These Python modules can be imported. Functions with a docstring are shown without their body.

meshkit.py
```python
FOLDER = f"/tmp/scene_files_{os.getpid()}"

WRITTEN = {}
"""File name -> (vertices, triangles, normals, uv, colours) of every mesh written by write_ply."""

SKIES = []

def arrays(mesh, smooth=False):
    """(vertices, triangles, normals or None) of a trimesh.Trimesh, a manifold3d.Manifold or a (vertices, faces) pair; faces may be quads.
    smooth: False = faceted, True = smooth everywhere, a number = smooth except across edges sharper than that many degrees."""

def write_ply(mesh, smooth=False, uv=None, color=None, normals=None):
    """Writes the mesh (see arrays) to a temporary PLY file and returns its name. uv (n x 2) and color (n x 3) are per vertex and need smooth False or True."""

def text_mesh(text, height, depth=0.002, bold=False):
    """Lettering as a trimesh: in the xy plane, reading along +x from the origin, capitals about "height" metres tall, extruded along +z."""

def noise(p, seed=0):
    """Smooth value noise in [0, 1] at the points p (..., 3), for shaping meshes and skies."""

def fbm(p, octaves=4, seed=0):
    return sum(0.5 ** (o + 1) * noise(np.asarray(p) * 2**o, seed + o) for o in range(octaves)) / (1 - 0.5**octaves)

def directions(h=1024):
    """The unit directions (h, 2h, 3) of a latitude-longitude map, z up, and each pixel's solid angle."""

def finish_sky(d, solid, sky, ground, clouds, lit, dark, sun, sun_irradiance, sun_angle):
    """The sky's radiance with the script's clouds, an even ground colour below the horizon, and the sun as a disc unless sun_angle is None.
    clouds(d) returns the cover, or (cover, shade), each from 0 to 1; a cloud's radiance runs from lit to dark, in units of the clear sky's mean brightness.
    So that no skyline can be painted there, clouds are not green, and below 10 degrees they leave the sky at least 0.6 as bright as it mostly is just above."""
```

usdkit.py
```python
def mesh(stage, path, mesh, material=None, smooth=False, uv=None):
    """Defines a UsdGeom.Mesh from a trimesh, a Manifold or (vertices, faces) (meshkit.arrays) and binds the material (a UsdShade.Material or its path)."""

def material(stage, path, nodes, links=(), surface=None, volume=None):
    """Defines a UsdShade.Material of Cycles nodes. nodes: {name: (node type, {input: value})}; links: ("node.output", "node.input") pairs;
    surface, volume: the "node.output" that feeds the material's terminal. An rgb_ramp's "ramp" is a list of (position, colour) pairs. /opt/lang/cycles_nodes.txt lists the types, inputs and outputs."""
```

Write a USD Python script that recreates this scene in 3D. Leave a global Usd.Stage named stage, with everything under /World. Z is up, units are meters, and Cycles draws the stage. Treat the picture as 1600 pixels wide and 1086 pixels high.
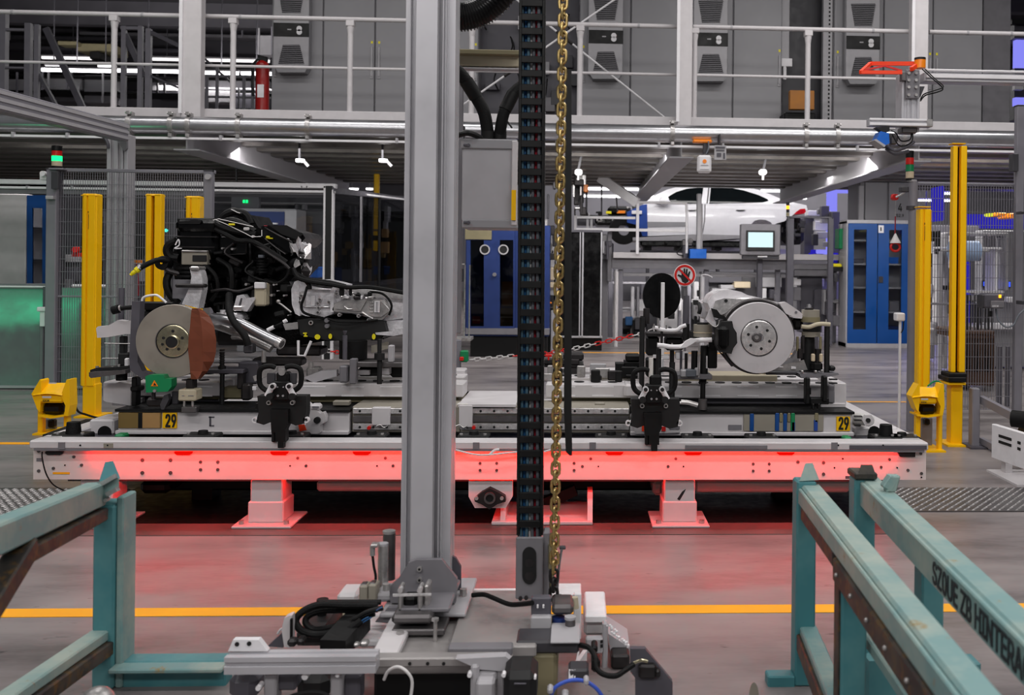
import math, random
import numpy as np, trimesh, usdkit, meshkit
from shapely.geometry import Polygon, Point, box as sbox
from shapely.ops import unary_union
from scipy.spatial import ConvexHull
from pxr import Usd, UsdGeom, UsdLux, UsdShade, Gf, Sdf

random.seed(7)
stage = Usd.Stage.CreateInMemory()
UsdGeom.SetStageUpAxis(stage, 'Z')
UsdGeom.Xform.Define(stage, '/World')
UsdGeom.Scope.Define(stage, '/World/Looks')

# ------------------------------------------------------------------ camera
F = 1500.0                        # focal length in pixels of a 1600 px wide frame
HY = 415.0                        # image row of the optical axis (lens shifted down)
CX = 970.0                        # image column of the optical axis (lens shifted aside)
YAW, ROLL = 0.045, 0.0105
CAM = np.array([0.0, 0.0, 1.2])
fw = np.array([math.sin(YAW), math.cos(YAW), 0]); r0 = np.array([math.cos(YAW), -math.sin(YAW), 0]); u0 = np.array([0, 0, 1.0])
rt = r0 * math.cos(ROLL) + u0 * math.sin(ROLL); up = u0 * math.cos(ROLL) - r0 * math.sin(ROLL)
cam = UsdGeom.Camera.Define(stage, '/World/camera')
cam.CreateHorizontalApertureAttr(36.0); cam.CreateVerticalApertureAttr(36.0 * 1086 / 1600)
cam.CreateFocalLengthAttr(36.0 * F / 1600)
cam.CreateVerticalApertureOffsetAttr(-(543 - HY) / 1600 * 36)
cam.CreateHorizontalApertureOffsetAttr(-(CX - 800) / 1600 * 36)
cam.CreateClippingRangeAttr(Gf.Vec2f(0.05, 200))
cam.CreateFStopAttr(4.5); cam.CreateFocusDistanceAttr(4.7)
cam.CreateExposureAttr(0.18)
bk = -fw
cam.AddTransformOp().Set(Gf.Matrix4d(*[*rt, 0, *up, 0, *bk, 0, *CAM, 1]))

# ------------------------------------------------------------------ light
dome = UsdLux.DomeLight.Define(stage, '/World/hall_ambience')
dome.CreateIntensityAttr(0.03); dome.CreateColorAttr(Gf.Vec3f(0.95, 0.96, 1.0))
def rect(name, c, w, h, L, col=(1, .97, .95), rx=0, rz=0):
    l = UsdLux.RectLight.Define(stage, '/World/' + name)
    l.CreateWidthAttr(w); l.CreateHeightAttr(h); l.CreateIntensityAttr(L); l.CreateColorAttr(Gf.Vec3f(*col))
    l.AddTranslateOp().Set(Gf.Vec3d(*map(float, c)))
    l.AddRotateXYZOp().Set(Gf.Vec3f(rx, 0, rz))
# rows of hall luminaires, above the frame
for i, (x, y, L) in enumerate([(-3.6, 4.6, 6.3), (2.6, 4.6, 8.5), (-3.4, .6, 9), (3.4, .6, 12), (-3.5, 8.0, 7), (3.5, 8.0, 10)]):
    rect('hall_row_light' + ('_%03d' % i if i else ''), (x, y, 5.6), 4.6, 0.5, L * 1.5)
for i, (x, y, L) in enumerate([(-5, 20, 9), (3, 21, 16), (10, 20, 9), (-9, 28, 8), (8, 28, 8)]):
    rect('far_row_light' + ('_%03d' % i if i else ''), (x, y, 6.2), 6, 0.8, L * 1.3)
rect('front_fill_light', (-.4, -2.6, 4.4), 8.0, .6, 9.0, rx=58)  # unseen fill added to brighten faces turned to the camera
rect('added_uplight', (-8, 24, 6.0), 14, 1.5, 9.0, rx=180)  # unseen upward fill added to brighten the dark hall roof
rect('line_light', (2.6, 17.6, 3.3), 6.0, 0.5, 6.0, rx=25)
rect('line_light_001', (2.6, 11.6, 2.5), 7.0, 0.4, 15.0, rx=22)
rect('walkway_fill_light', (1.6, 15.5, 1.12), 3.4, .12, 16.0, rx=35)  # unseen fill added to brighten the machines below the walkway
rect('aisle_light', (1.5, 13.6, 2.5), 6.0, .3, 6.0)
rect('line_light_002', (-4.2, 11.4, 2.5), 5.5, 0.3, 9.0, rx=20)
rect('far_wall_light', (6, 38, 5.2), 16, .6, 9.0, rx=60)
rect('violet_light', (8.2, 19.5, 3.3), 2.6, 2.2, 8.0, (.22, .2, 1.0))
rect('violet_light_001', (8.4, 16.0, 1.5), 1.2, 1.6, 2.5, (.12, .1, 1.0), rx=90)
rect('green_light', (-6.2, 6.9, .62), 1.8, .25, 4.5, (.02, .8, .35), rx=75, rz=-12)

# ------------------------------------------------------------------ materials
def lin(c):
    return tuple(((x / 255) / 12.92 if x <= 10 else ((x / 255 + .055) / 1.055) ** 2.4) for x in c)
M = {}
def mat(name, rgb, rough=.5, metal=0., var=.12, scale=9., bump=0., bscale=60., rvar=.1, spec=.5, coat=0.):
    """principled paint or metal, its tone and gloss broken up by noise in the thing's own place"""
    c = np.array(lin(rgb))
    n = {'g': ('geometry', {}), 'n': ('noise_texture', {'scale': scale, 'detail': 4., 'roughness': .6}),
         'r': ('rgb_ramp', {'ramp': [(.3, tuple(c * (1 - var))), (.7, tuple(np.minimum(c * (1 + var), 1)))]}),
         'rr': ('map_range', {'from_min': .3, 'from_max': .7, 'to_min': max(.03, rough - rvar), 'to_max': min(1, rough + rvar)}),
         'p': ('principled_bsdf', {'metallic': metal, 'specular_ior_level': spec, 'coat_weight': coat})}
    l = [('g.position', 'n.vector'), ('n.fac', 'r.fac'), ('r.color', 'p.base_color'), ('n.fac', 'rr.value'), ('rr.result', 'p.roughness')]
    if bump:
        n['bn'] = ('noise_texture', {'scale': bscale, 'detail': 3.}); n['b'] = ('bump', {'strength': bump, 'distance': .01})
        l += [('g.position', 'bn.vector'), ('bn.fac', 'b.height'), ('b.normal', 'p.normal')]
    M[name] = usdkit.material(stage, '/World/Looks/' + name, n, l, surface='p.BSDF')
def emit(name, rgb, s):
    M[name] = usdkit.material(stage, '/World/Looks/' + name, {'e': ('emission', {'color': lin(rgb), 'strength': float(s)})}, surface='e.emission')
def glass(name, tint, gl=.08, rough=.03):
    M[name] = usdkit.material(stage, '/World/Looks/' + name, {'t': ('transparent_bsdf', {'color': tint}), 'g': ('glossy_bsdf', {'color': (.9, .9, .9), 'roughness': rough}),
        'f': ('fresnel', {'IOR': 1.45}), 'm': ('mix_closure', {})}, [('f.fac', 'm.fac'), ('t.BSDF', 'm.closure1'), ('g.BSDF', 'm.closure2')], surface='m.closure')
def worn(name, rgb, dust, rust, lo=.5, hi=.62, rlo=.66, rhi=.72, scale=5., rough=.55):
    """painted steel with rubbed pale patches and small rust stains"""
    M[name] = usdkit.material(stage, '/World/Looks/' + name, {'g': ('geometry', {}), 'n': ('noise_texture', {'scale': scale, 'detail': 6., 'roughness': .65}), 'n2': ('noise_texture', {'scale': scale * 2.2, 'detail': 5., 'roughness': .7}),
        'a': ('map_range', {'from_min': lo, 'from_max': hi, 'clamp': True}), 'b': ('map_range', {'from_min': rlo, 'from_max': rhi, 'clamp': True}),
        'm1': ('mix', {'color1': lin(rgb), 'color2': lin(dust)}), 'm2': ('mix', {'color2': lin(rust)}), 'p': ('principled_bsdf', {'roughness': rough})},
        [('g.position', 'n.vector'), ('g.position', 'n2.vector'), ('n.fac', 'a.value'), ('n2.fac', 'b.value'), ('a.result', 'm1.fac'), ('m1.color', 'm2.color1'), ('b.result', 'm2.fac'), ('m2.color', 'p.base_color')], surface='p.BSDF')
mat('white_paint', (206, 202, 204), .45, var=.05); mat('bright_white', (235, 233, 236), .35, var=.03)
mat('panel_paint', (216, 207, 204), .55, var=.05, scale=6)
mat('light_grey', (172, 170, 174), .45, var=.06); mat('cabinet_grey', (150, 149, 153), .5, var=.05, scale=3)
mat('mid_grey', (118, 116, 121), .5, var=.1); mat('post_grey', (128, 126, 134), .45, var=.06); mat('dark_grey', (58, 57, 62), .5, var=.15); mat('slate', (82, 80, 88), .5, var=.12)
mat('black', (12, 12, 13), .5, var=.25, scale=20, spec=.3); mat('rubber', (12, 12, 13), .6, var=.2, scale=30, bump=.2, bscale=200, spec=.22); mat('gloss_black', (8, 8, 9), .2, var=.2, spec=.35); mat('disc_bright', (206, 203, 206), .4, .25, var=.03); mat('bright_cast', (238, 235, 239), .3, .2, var=.05)
mat('engine_black', (6, 6, 7), .42, spec=.18, var=.35, scale=24, bump=.3, bscale=70); mat('iron', (48, 45, 46), .45, .5, var=.35, scale=22)
mat('steel', (182, 179, 178), .34, .65, var=.12, scale=14); mat('dark_steel', (102, 99, 100), .42, .7, var=.2, scale=12); mat('galvanised', (196, 196, 200), .27, .9, var=.04, scale=3, rvar=.03)
mat('aluminium', (190, 189, 194), .38, .25, var=.04, scale=4); mat('cast_aluminium', (232, 230, 234), .28, .35, var=.14, scale=18, bump=.35, bscale=45); mat('machined', (215, 212, 212), .26, .6, var=.1, scale=30)
mat('disc_metal', (158, 151, 141), .42, .35, var=.04, scale=10); mat('hub_zinc', (186, 178, 150), .25, .9, var=.12, scale=14)
mat('safety_yellow', (255, 196, 0), .4, var=.015, spec=.35); mat('tape_yellow', (250, 172, 12), .6, var=.06, scale=4); mat('plug_yellow', (240, 225, 20), .45, var=.05)
worn('teal_paint', (64, 126, 133), (84, 138, 142), (84, 88, 70), .46, .6, .68, .74, 3.); worn('teal_rail', (112, 148, 148), (158, 170, 160), (140, 122, 78), .42, .66, .62, .7, 4.)
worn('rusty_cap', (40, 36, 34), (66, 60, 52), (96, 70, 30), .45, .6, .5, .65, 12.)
mat('brown_guard', (124, 66, 45), .42, var=.12, scale=7); mat('signal_green', (0, 132, 78), .45, var=.06); mat('cabinet_blue', (0, 70, 142), .45, var=.06, scale=3); mat('navy', (16, 44, 104), .5, var=.1); mat('cover_blue', (24, 66, 150), .6, var=.15)
mat('signal_red', (215, 28, 22), .4, var=.08); mat('extinguisher_red', (150, 15, 13), .35, var=.08); mat('arm_orange', (255, 66, 20), .45, var=.05); mat('lamp_orange', (255, 140, 20), .3, var=.05)
mat('chain_gold', (196, 170, 112), .27, .85, var=.2, scale=30); mat('tan', (176, 136, 84), .6, var=.08); mat('box_ochre', (124, 100, 52), .6, var=.1); mat('carton', (178, 118, 56), .7, var=.08); mat('beige', (186, 176, 152), .55, var=.06); mat('pad_grey', (146, 140, 128), .6, var=.06)
mat('bin_brown', (72, 48, 34), .6, var=.1); mat('panel_grey', (132, 138, 140), .2, .35, var=.05, scale=3); mat('cream', (205, 188, 160), .5, var=.04); mat('sensor_blue', (24, 104, 205), .35, var=.05)
mat('cable_blue', (34, 84, 132), .4, var=.1); mat('cable_cyan', (78, 112, 132), .4, var=.1); mat('cable_red', (150, 26, 44), .4, var=.1); mat('cable_white', (215, 212, 212), .4, var=.05); mat('cable_grey', (95, 100, 108), .5, var=.1); mat('hose_blue', (60, 90, 190), .35, var=.1)
mat('car_white', (240, 239, 244), .2, var=.01, coat=.5); mat('car_glass', (14, 18, 20), .05, var=.05); mat('tail_red', (190, 20, 35), .2, var=.1); mat('olive', (128, 120, 92), .6, var=.1); mat('deck_metal', (120, 116, 112), .4, .6, var=.12, scale=4); mat('ink', (12, 12, 14), .6, var=.05); mat('ink_text', (38, 44, 48), .7, var=.3, scale=40)
mat('fibre_white', (222, 220, 216), .5, var=.03); mat('roll_blue', (150, 172, 205), .4, var=.1)
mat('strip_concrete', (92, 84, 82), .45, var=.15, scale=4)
mat('plate_steel', (156, 152, 151), .38, .3, var=.12, scale=6)
mat('hall_dark', (52, 50, 55), .8, var=.2, scale=.6); mat('hall_beam', (78, 76, 82), .6, var=.15, scale=1.2); mat('hall_wall', (150, 148, 156), .8, var=.15, scale=.5)
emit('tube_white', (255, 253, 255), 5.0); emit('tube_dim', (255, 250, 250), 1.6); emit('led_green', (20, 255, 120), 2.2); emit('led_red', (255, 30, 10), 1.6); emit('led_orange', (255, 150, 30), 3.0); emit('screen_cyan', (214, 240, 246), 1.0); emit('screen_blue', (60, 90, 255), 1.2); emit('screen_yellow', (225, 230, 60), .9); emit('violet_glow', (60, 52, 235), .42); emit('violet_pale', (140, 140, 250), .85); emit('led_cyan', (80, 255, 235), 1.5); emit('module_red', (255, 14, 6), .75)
glass('pane_glass', (.86, .87, .88)); glass('smoke_glass', (.45, .46, .48)); glass('clear_plastic', (.8, .8, .8))
# concrete floor: broad cloudy tone, small dark scuffs, soft gloss
M['concrete'] = usdkit.material(stage, '/World/Looks/concrete', {'g': ('geometry', {}), 'mp': ('mapping', {'scale': (.55, 1.5, 1)}), 'n': ('noise_texture', {'scale': 1.6, 'detail': 7., 'roughness': .62}),
    'n2': ('noise_texture', {'scale': 14., 'detail': 4., 'roughness': .6}), 'r': ('rgb_ramp', {'ramp': [(.3, lin((104, 98, 98))), (.5, lin((130, 123, 123))), (.7, lin((150, 143, 142)))]}),
    'n3': ('noise_texture', {'scale': 42., 'detail': 2.}), 's3': ('map_range', {'from_min': .74, 'from_max': .78, 'to_max': .7, 'clamp': True}), 'm3': ('mix', {'color2': lin((58, 54, 54))}), 's': ('map_range', {'from_min': .66, 'from_max': .74, 'to_max': .8, 'clamp': True}), 'm': ('mix', {'color2': lin((62, 58, 58))}), 'rr': ('map_range', {'from_min': .3, 'from_max': .7, 'to_min': .22, 'to_max': .46}),
    'p': ('principled_bsdf', {'specular_ior_level': .45})},
    [('g.position', 'mp.vector'), ('mp.vector', 'n.vector'), ('mp.vector', 'n2.vector'), ('n.fac', 'r.fac'), ('n2.fac', 's.value'), ('s.result', 'm.fac'), ('r.color', 'm.color1'), ('mp.vector', 'n3.vector'), ('n3.fac', 's3.value'), ('s3.result', 'm3.fac'), ('m.color', 'm3.color1'), ('m3.color', 'p.base_color'), ('n.fac', 'rr.value'), ('rr.result', 'p.roughness')], surface='p.BSDF')

# ------------------------------------------------------------------ geometry helpers
def P(px, py, Y):
    d = fw + rt * (px - CX) / F + up * (HY - py) / F
    return CAM + d * (Y / d[1])
def PZ(px, py, z):
    d = fw + rt * (px - CX) / F + up * (HY - py) / F
    return CAM + d * ((z - CAM[2]) / d[2])
def sc(Y): return Y / F
_hull = {}
class MB:
    """collects shapes; becomes ONE mesh"""
    def __init__(s): s.v, s.f, s.n = [], [], 0
    def raw(s, v, f):
        s.v.append(np.asarray(v, float)); s.f.append(np.asarray(f, int) + s.n); s.n += len(v); return s
    def mesh(s, m): return s.raw(m.vertices, m.faces)
    def box(s, c, d, b=0., rot=None):
        """box centre c, size d, chamfer b, optional 3x3 rotation"""
        d = np.abs(np.asarray(d, float)) / 2
        b = min(b, d.min() * .6)
        if b <= 0:
            m = trimesh.creation.box(d * 2); v, f = np.array(m.vertices), np.array(m.faces)
        else:
            v = np.array([[sx * (d[0] - b * (k != 0)), sy * (d[1] - b * (k != 1)), sz * (d[2] - b * (k != 2))] for sx in (-1, 1) for sy in (-1, 1) for sz in (-1, 1) for k in range(3)])
            if 'f' not in _hull:
                u = np.array([[sx * (1 - .3 * (k != 0)), sy * (1 - .3 * (k != 1)), sz * (1 - .3 * (k != 2))] for sx in (-1, 1) for sy in (-1, 1) for sz in (-1, 1) for k in range(3)])
                h = ConvexHull(u); ff = h.simplices.copy()
                for i, t in enumerate(ff):
                    n = np.cross(u[t[1]] - u[t[0]], u[t[2]] - u[t[0]])
                    if n @ u[t].mean(0) < 0: ff[i] = t[::-1]
                _hull['f'] = ff
            f = _hull['f']
        if rot is not None: v = v @ np.asarray(rot).T
        return s.raw(v + np.asarray(c, float), f)
    def bb(s, x0, y0, z0, x1, y1, z1, b=0.): return s.box(((x0 + x1) / 2, (y0 + y1) / 2, (z0 + z1) / 2), (x1 - x0, y1 - y0, z1 - z0), b)
    def px(s, x0, y0, x1, y1, Y, d, b=.003):
        """box whose front stands at depth Y and fills that window of the picture, d deep"""
        c = P((x0 + x1) / 2, (y0 + y1) / 2, Y); k = sc(Y)
        return s.box((c[0], Y + d / 2, c[2]), ((x1 - x0) * k, d, (y1 - y0) * k), b)
    def bar(s, p, q, w, h=None, b=.0):
        """square bar from p to q, w wide sideways, h high"""
        p, q = np.asarray(p, float), np.asarray(q, float); t = q - p; L = np.linalg.norm(t); t /= L
        a = np.cross(t, [0, 0, 1.]) if abs(t[2]) < .95 else np.array([1., 0, 0]); a /= np.linalg.norm(a); u = np.cross(a, t)
        return s.box((p + q) / 2, (w, L, h or w), b, np.stack([a, t, u], 1))
    def cyl(s, p, q, r, n=14, r2=None):
        p, q = np.asarray(p, float), np.asarray(q, float); t = q - p; t /= np.linalg.norm(t)
        a = np.cross(t, [0, 0, 1.]) if abs(t[2]) < .9 else np.cross(t, [1., 0, 0]); a /= np.linalg.norm(a); b = np.cross(t, a)
        an = np.arange(n) * 2 * np.pi / n; ring = np.cos(an)[:, None] * a + np.sin(an)[:, None] * b; r2 = r if r2 is None else r2
        v = np.vstack([p + ring * r, q + ring * r2, [p], [q]]); i = np.arange(n); j = (i + 1) % n
        f = np.vstack([np.c_[i, j, j + n], np.c_[i, j + n, i + n], np.c_[np.full(n, 2 * n), j, i], np.c_[np.full(n, 2 * n + 1), i + n, j + n]])
        return s.raw(v, f)
    def disc(s, px, py, Y, r, d, n=24, r2=None):
        """cylinder along the line of sight axis: front at Y, radius r in picture pixels"""
        c = P(px, py, Y); k = sc(Y)
        return s.cyl((c[0], Y + d, c[2]), (c[0], Y, c[2]), (r if r2 is None else r2) * k, n, r * k)
    def lathe(s, px, py, Y, prof, n=48, th=(0, 2 * np.pi)):
        """profile of (radius px, depth offset m) turned about an axis along y"""
        c = P(px, py, Y); k = sc(Y); pr = np.array(prof, float); full = abs(th[1] - th[0] - 2 * np.pi) < 1e-6
        an = np.linspace(th[0], th[1], n + 1)[: n if full else n + 1]; m = len(pr); K = len(an)
        v = np.array([[c[0] + r * k * math.cos(a), Y + o, c[2] + r * k * math.sin(a)] for a in an for r, o in pr])
        f = []
        for i in range(K if full else K - 1):
            for j in range(m - 1):
                a, b = i * m + j, ((i + 1) % K) * m + j
                f += [[a, a + 1, b], [b, a + 1, b + 1]]
        return s.raw(v, f)
    def vert(s, px, y0, y1, Y, r, n=12, r2=None):
        """upright cylinder from picture row y0 (top) to y1"""
        a, b = P(px, y1, Y), P(px, y0, Y); x = (a[0] + b[0]) / 2
        return s.cyl((x, Y, a[2]), (x, Y, b[2]), r * sc(Y), n, None if r2 is None else r2 * sc(Y))
    def tube(s, pts, r, n=8, smooth=True, cap=True, closed=False):
        p = np.asarray(pts, float)
        if smooth and len(p) > 2:
            q = []; N = len(p)
            for i in range(N if closed else N - 1):
                a, b, c, d = (p[(i - 1) % N], p[i], p[(i + 1) % N], p[(i + 2) % N]) if closed else (p[max(i - 1, 0)], p[i], p[i + 1], p[min(i + 2, N - 1)])
                for t in np.arange(0, 1, .2): q.append(.5 * (2 * b + (c - a) * t + (2 * a - 5 * b + 4 * c - d) * t * t + (3 * b - a - 3 * c + d) * t ** 3))
            if not closed: q.append(p[-1])
            p = np.array(q)
        N = len(p); t = (np.roll(p, -1, 0) - np.roll(p, 1, 0)) if closed else np.gradient(p, axis=0)
        t /= np.linalg.norm(t, axis=1, keepdims=True) + 1e-12
        a = np.cross(t[0], [0, 0, 1.] if abs(t[0][2]) < .9 else [1., 0, 0]); an = np.arange(n) * 2 * np.pi / n; v = []
        for i in range(N):
            a = a - t[i] * (a @ t[i]); a /= np.linalg.norm(a) + 1e-12; b = np.cross(t[i], a)
            rr = r[min(int(i * len(r) / N), len(r) - 1)] if np.ndim(r) else r
            v.append(p[i] + rr * (np.cos(an)[:, None] * a + np.sin(an)[:, None] * b))
        v = np.vstack(v); f = []
        i = np.arange(n); j = (i + 1) % n
        for k in range(N if closed else N - 1):
            A, B = k * n, ((k + 1) % N) * n
            f += [np.c_[A + i, A + j, B + j], np.c_[A + i, B + j, B + i]]
        f = np.vstack(f)
        if cap and not closed:
            v = np.vstack([v, p[:1], p[-1:]]); L = (N - 1) * n
            f = np.vstack([f, np.c_[np.full(n, N * n), j, i], np.c_[np.full(n, N * n + 1), L + i, L + j]])
        return s.raw(v, f)
    def pt(s, pts, r, n=8, **k):
        """tube through picture points (px, py, Y), r in pixels at the first point's depth"""
        rr = [x * sc(pts[0][2]) for x in r] if np.ndim(r) else r * sc(pts[0][2])
        return s.tube([P(*p) for p in pts], rr, n, **k)
    def prism(s, pts, Y, d, holes=()):
        """outline in picture points at depth Y, given its thickness d away from the viewer"""
        q = [P(x, y, Y) for x, y in pts]
        g = Polygon([(a[0], a[2]) for a in q], [[(P(x, y, Y)[0], P(x, y, Y)[2]) for x, y in h] for h in holes]).buffer(0)
        return s.poly(g, Y, d)
    def poly(s, g, Y, d):
        for gg in getattr(g, 'geoms', [g]):
            m = trimesh.creation.extrude_polygon(gg, d, engine='earcut'); v = np.array(m.vertices)
            s.raw(np.c_[v[:, 0], Y + d - v[:, 2], v[:, 1]], m.faces)
        return s
    def hull(s, pts):
        h = trimesh.convex.convex_hull(np.asarray(pts, float)); return s.mesh(h)
    def ball(s, c, r, sub=1): m = trimesh.creation.icosphere(sub, r); return s.raw(m.vertices + np.asarray(c), m.faces)
    def text(s, t, px, py, Y, h, bold=True, w=None):
        """lettering facing the viewer, capitals h px high, its left foot at px, py; w squeezes it to that width in px"""
        m = meshkit.text_mesh(t, h * sc(Y), .0012, bold); c = P(px, py, Y); v = np.array(m.vertices)
        kx = 1 if not w else w * sc(Y) / (v[:, 0].max() - v[:, 0].min())
        return s.raw(np.c_[c[0] + v[:, 0] * kx, Y - v[:, 2], c[2] + v[:, 1]], m.faces)
def B(*a, **k): return MB().px(*a, **k)
def circ(cx, cy, r, n=20, a0=0, a1=360): return [(cx + r * math.cos(math.radians(a)), cy + r * math.sin(math.radians(a))) for a in np.linspace(a0, a1, n + (a1 - a0 < 360))[: n + (a1 - a0 < 360)]]

# ------------------------------------------------------------------ things, parts, sub-parts
ALL, used = [], {}
def numbered(scope, name):
    k = used.get((scope, name), 0); used[(scope, name)] = k + 1
    return name if k == 0 else '%s_%03d' % (name, k)
class Thing:
    def __init__(s, name, label, cat=None, group=None, kind=None):
        s.path = '/World/' + numbered('', name); s.name = name
        s.data = {'label': label, 'category': cat, 'group': group, 'kind': kind}; s.parts, s.copies = [], []; ALL.append(s)
    def add(s, name, mb, m, smooth=35, on=None, label=None, kind=None):
        if kind is None and 1 < len(mb.v) <= 40:        # pieces that do not touch become parts of their own
            b = [(v.min(0) - 6e-4, v.max(0) + 6e-4) for v in mb.v]; n = len(b); g = list(range(n))
            for _ in range(3):
                for i in range(n):
                    for j in range(i):
                        if (b[i][0] < b[j][1]).all() and (b[j][0] < b[i][1]).all(): g = [min(g[i], g[j]) if x in (g[i], g[j]) else x for x in g]
            if len(set(g)) > 1:
                out = []; st = np.cumsum([0] + [len(v) for v in mb.v])
                for k in sorted(set(g)):
                    q = MB()
                    for i in range(n):
                        if g[i] == k: q.raw(mb.v[i], mb.f[i] - st[i])
                    out.append(s.add(name, q, m, smooth, on, label, kind))
                return out[0]
        p = (on or s.path) + '/' + numbered(on or s.path, name)
        s.parts.append((p, mb, m, smooth, {'label': label, 'kind': kind})); return p
    def copy(s, dx, dy, dz, label, group=None): s.copies.append(((dx, dy, dz), label, group)); return s
def one(name, label, cat, mb, m, group=None, kind=None, smooth=35):
    t = Thing(name, label, cat, group, kind); t.single = True; t.parts.append((t.path, mb, m, smooth, {})); return t
def tags(prim, d):
    for k, v in d.items():
        if v: prim.SetCustomDataByKey(k, v)
def put(p, mb, m, smooth, off):
    v, f = np.vstack(mb.v) - off, np.vstack(mb.f)
    return usdkit.mesh(stage, p, trimesh.Trimesh(v, f, process=smooth is not False), M[m], smooth=smooth)
def flush():
    for t in ALL:
        vs = np.vstack([v for p in t.parts for v in p[1].v]); lo, hi = vs.min(0), vs.max(0)
        o = np.array([(lo[0] + hi[0]) / 2, (lo[1] + hi[1]) / 2, lo[2]])
        if getattr(t, 'single', 0):
            g = put(t.path, *t.parts[0][1:4], o); g.AddTranslateOp().Set(Gf.Vec3d(*o)); tags(g.GetPrim(), t.data); continue
        x = UsdGeom.Xform.Define(stage, t.path); x.AddTranslateOp().Set(Gf.Vec3d(*o)); tags(x.GetPrim(), t.data)
        for p, mb, m, sm, d in t.parts: tags(put(p, mb, m, sm, o).GetPrim(), d)
        for (dx, dy, dz), label, group in t.copies:
            c = UsdGeom.Xform.Define(stage, '/World/' + numbered('', t.name)); c.AddTranslateOp().Set(Gf.Vec3d(o[0] + dx, o[1] + dy, o[2] + dz))
            tags(c.GetPrim(), {**t.data, 'label': label, 'group': group or t.data['group']})
            c.GetPrim().GetReferences().AddInternalReference(t.path); c.GetPrim().SetInstanceable(True)
# ================================================================== THE SETTING
def struct(name, label, mb, m, smooth=35, group=None): return one(name, label, 'building', mb, m, group, 'structure', smooth)
struct('floor', 'grey concrete factory floor with dark scuffs', MB().bb(-26, -4, -.1, 26, 42, 0), 'concrete')
struct('ceiling', 'dark hall ceiling high above the mezzanine', MB().bb(-26, 10.5, 8.8, 26, 42, 9.0), 'hall_dark')
struct('wall_back', 'dark grey far wall of the hall', MB().bb(-26, 42, 0, 26, 42.2, 9), 'hall_wall')
struct('wall_left', 'dark side wall of the hall', MB().bb(-26.2, 10, 0, -26, 42, 9), 'hall_dark')
struct('wall_right', 'dark side wall of the hall behind violet lit machines', MB().bb(26, 10, 0, 26.2, 42, 9), 'hall_dark')
for i in range(7):
    struct('ceiling_beam', 'steel roof beam under the hall ceiling', MB().bb(-26, 18 + i * 3.6, 8.1, 26, 18.3 + i * 3.6, 8.8), 'hall_beam', 35, 'roof beams of the hall')
def line(x0, x1, y, w, label): struct('floor_marking', label, MB().bb(x0, y - w / 2, .0005, x1, y + w / 2, .002), 'tape_yellow')
line(-6, 6, PZ(800, 954, 0)[1], .078, 'yellow floor tape running in front of the lit platform')
line(-8, -2.6, PZ(20, 693, 0)[1], .07, 'yellow floor tape beside the yellow scanner hood')
line(2.2, 3.3, PZ(1360, 628, 0)[1], .05, 'orange yellow floor tape behind the platform beside the grey post')
line(0, 3, PZ(940, 551, 0)[1], .08, 'thin yellow floor tape under the barrier chain')
struct('floor_strip', 'black floor strip beneath the platform', MB().bb(-2.62, 4.46, .0, 1.62, 5.95, .004), 'black')  # plain black strip laid on the floor
struct('floor_strip', 'darker floor strip along the front of the lit platform', MB().bb(-2.6, 4.27, .0, 1.62, 4.46, .003), 'strip_concrete')  # strip in a darker tone than the floor around it
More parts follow.
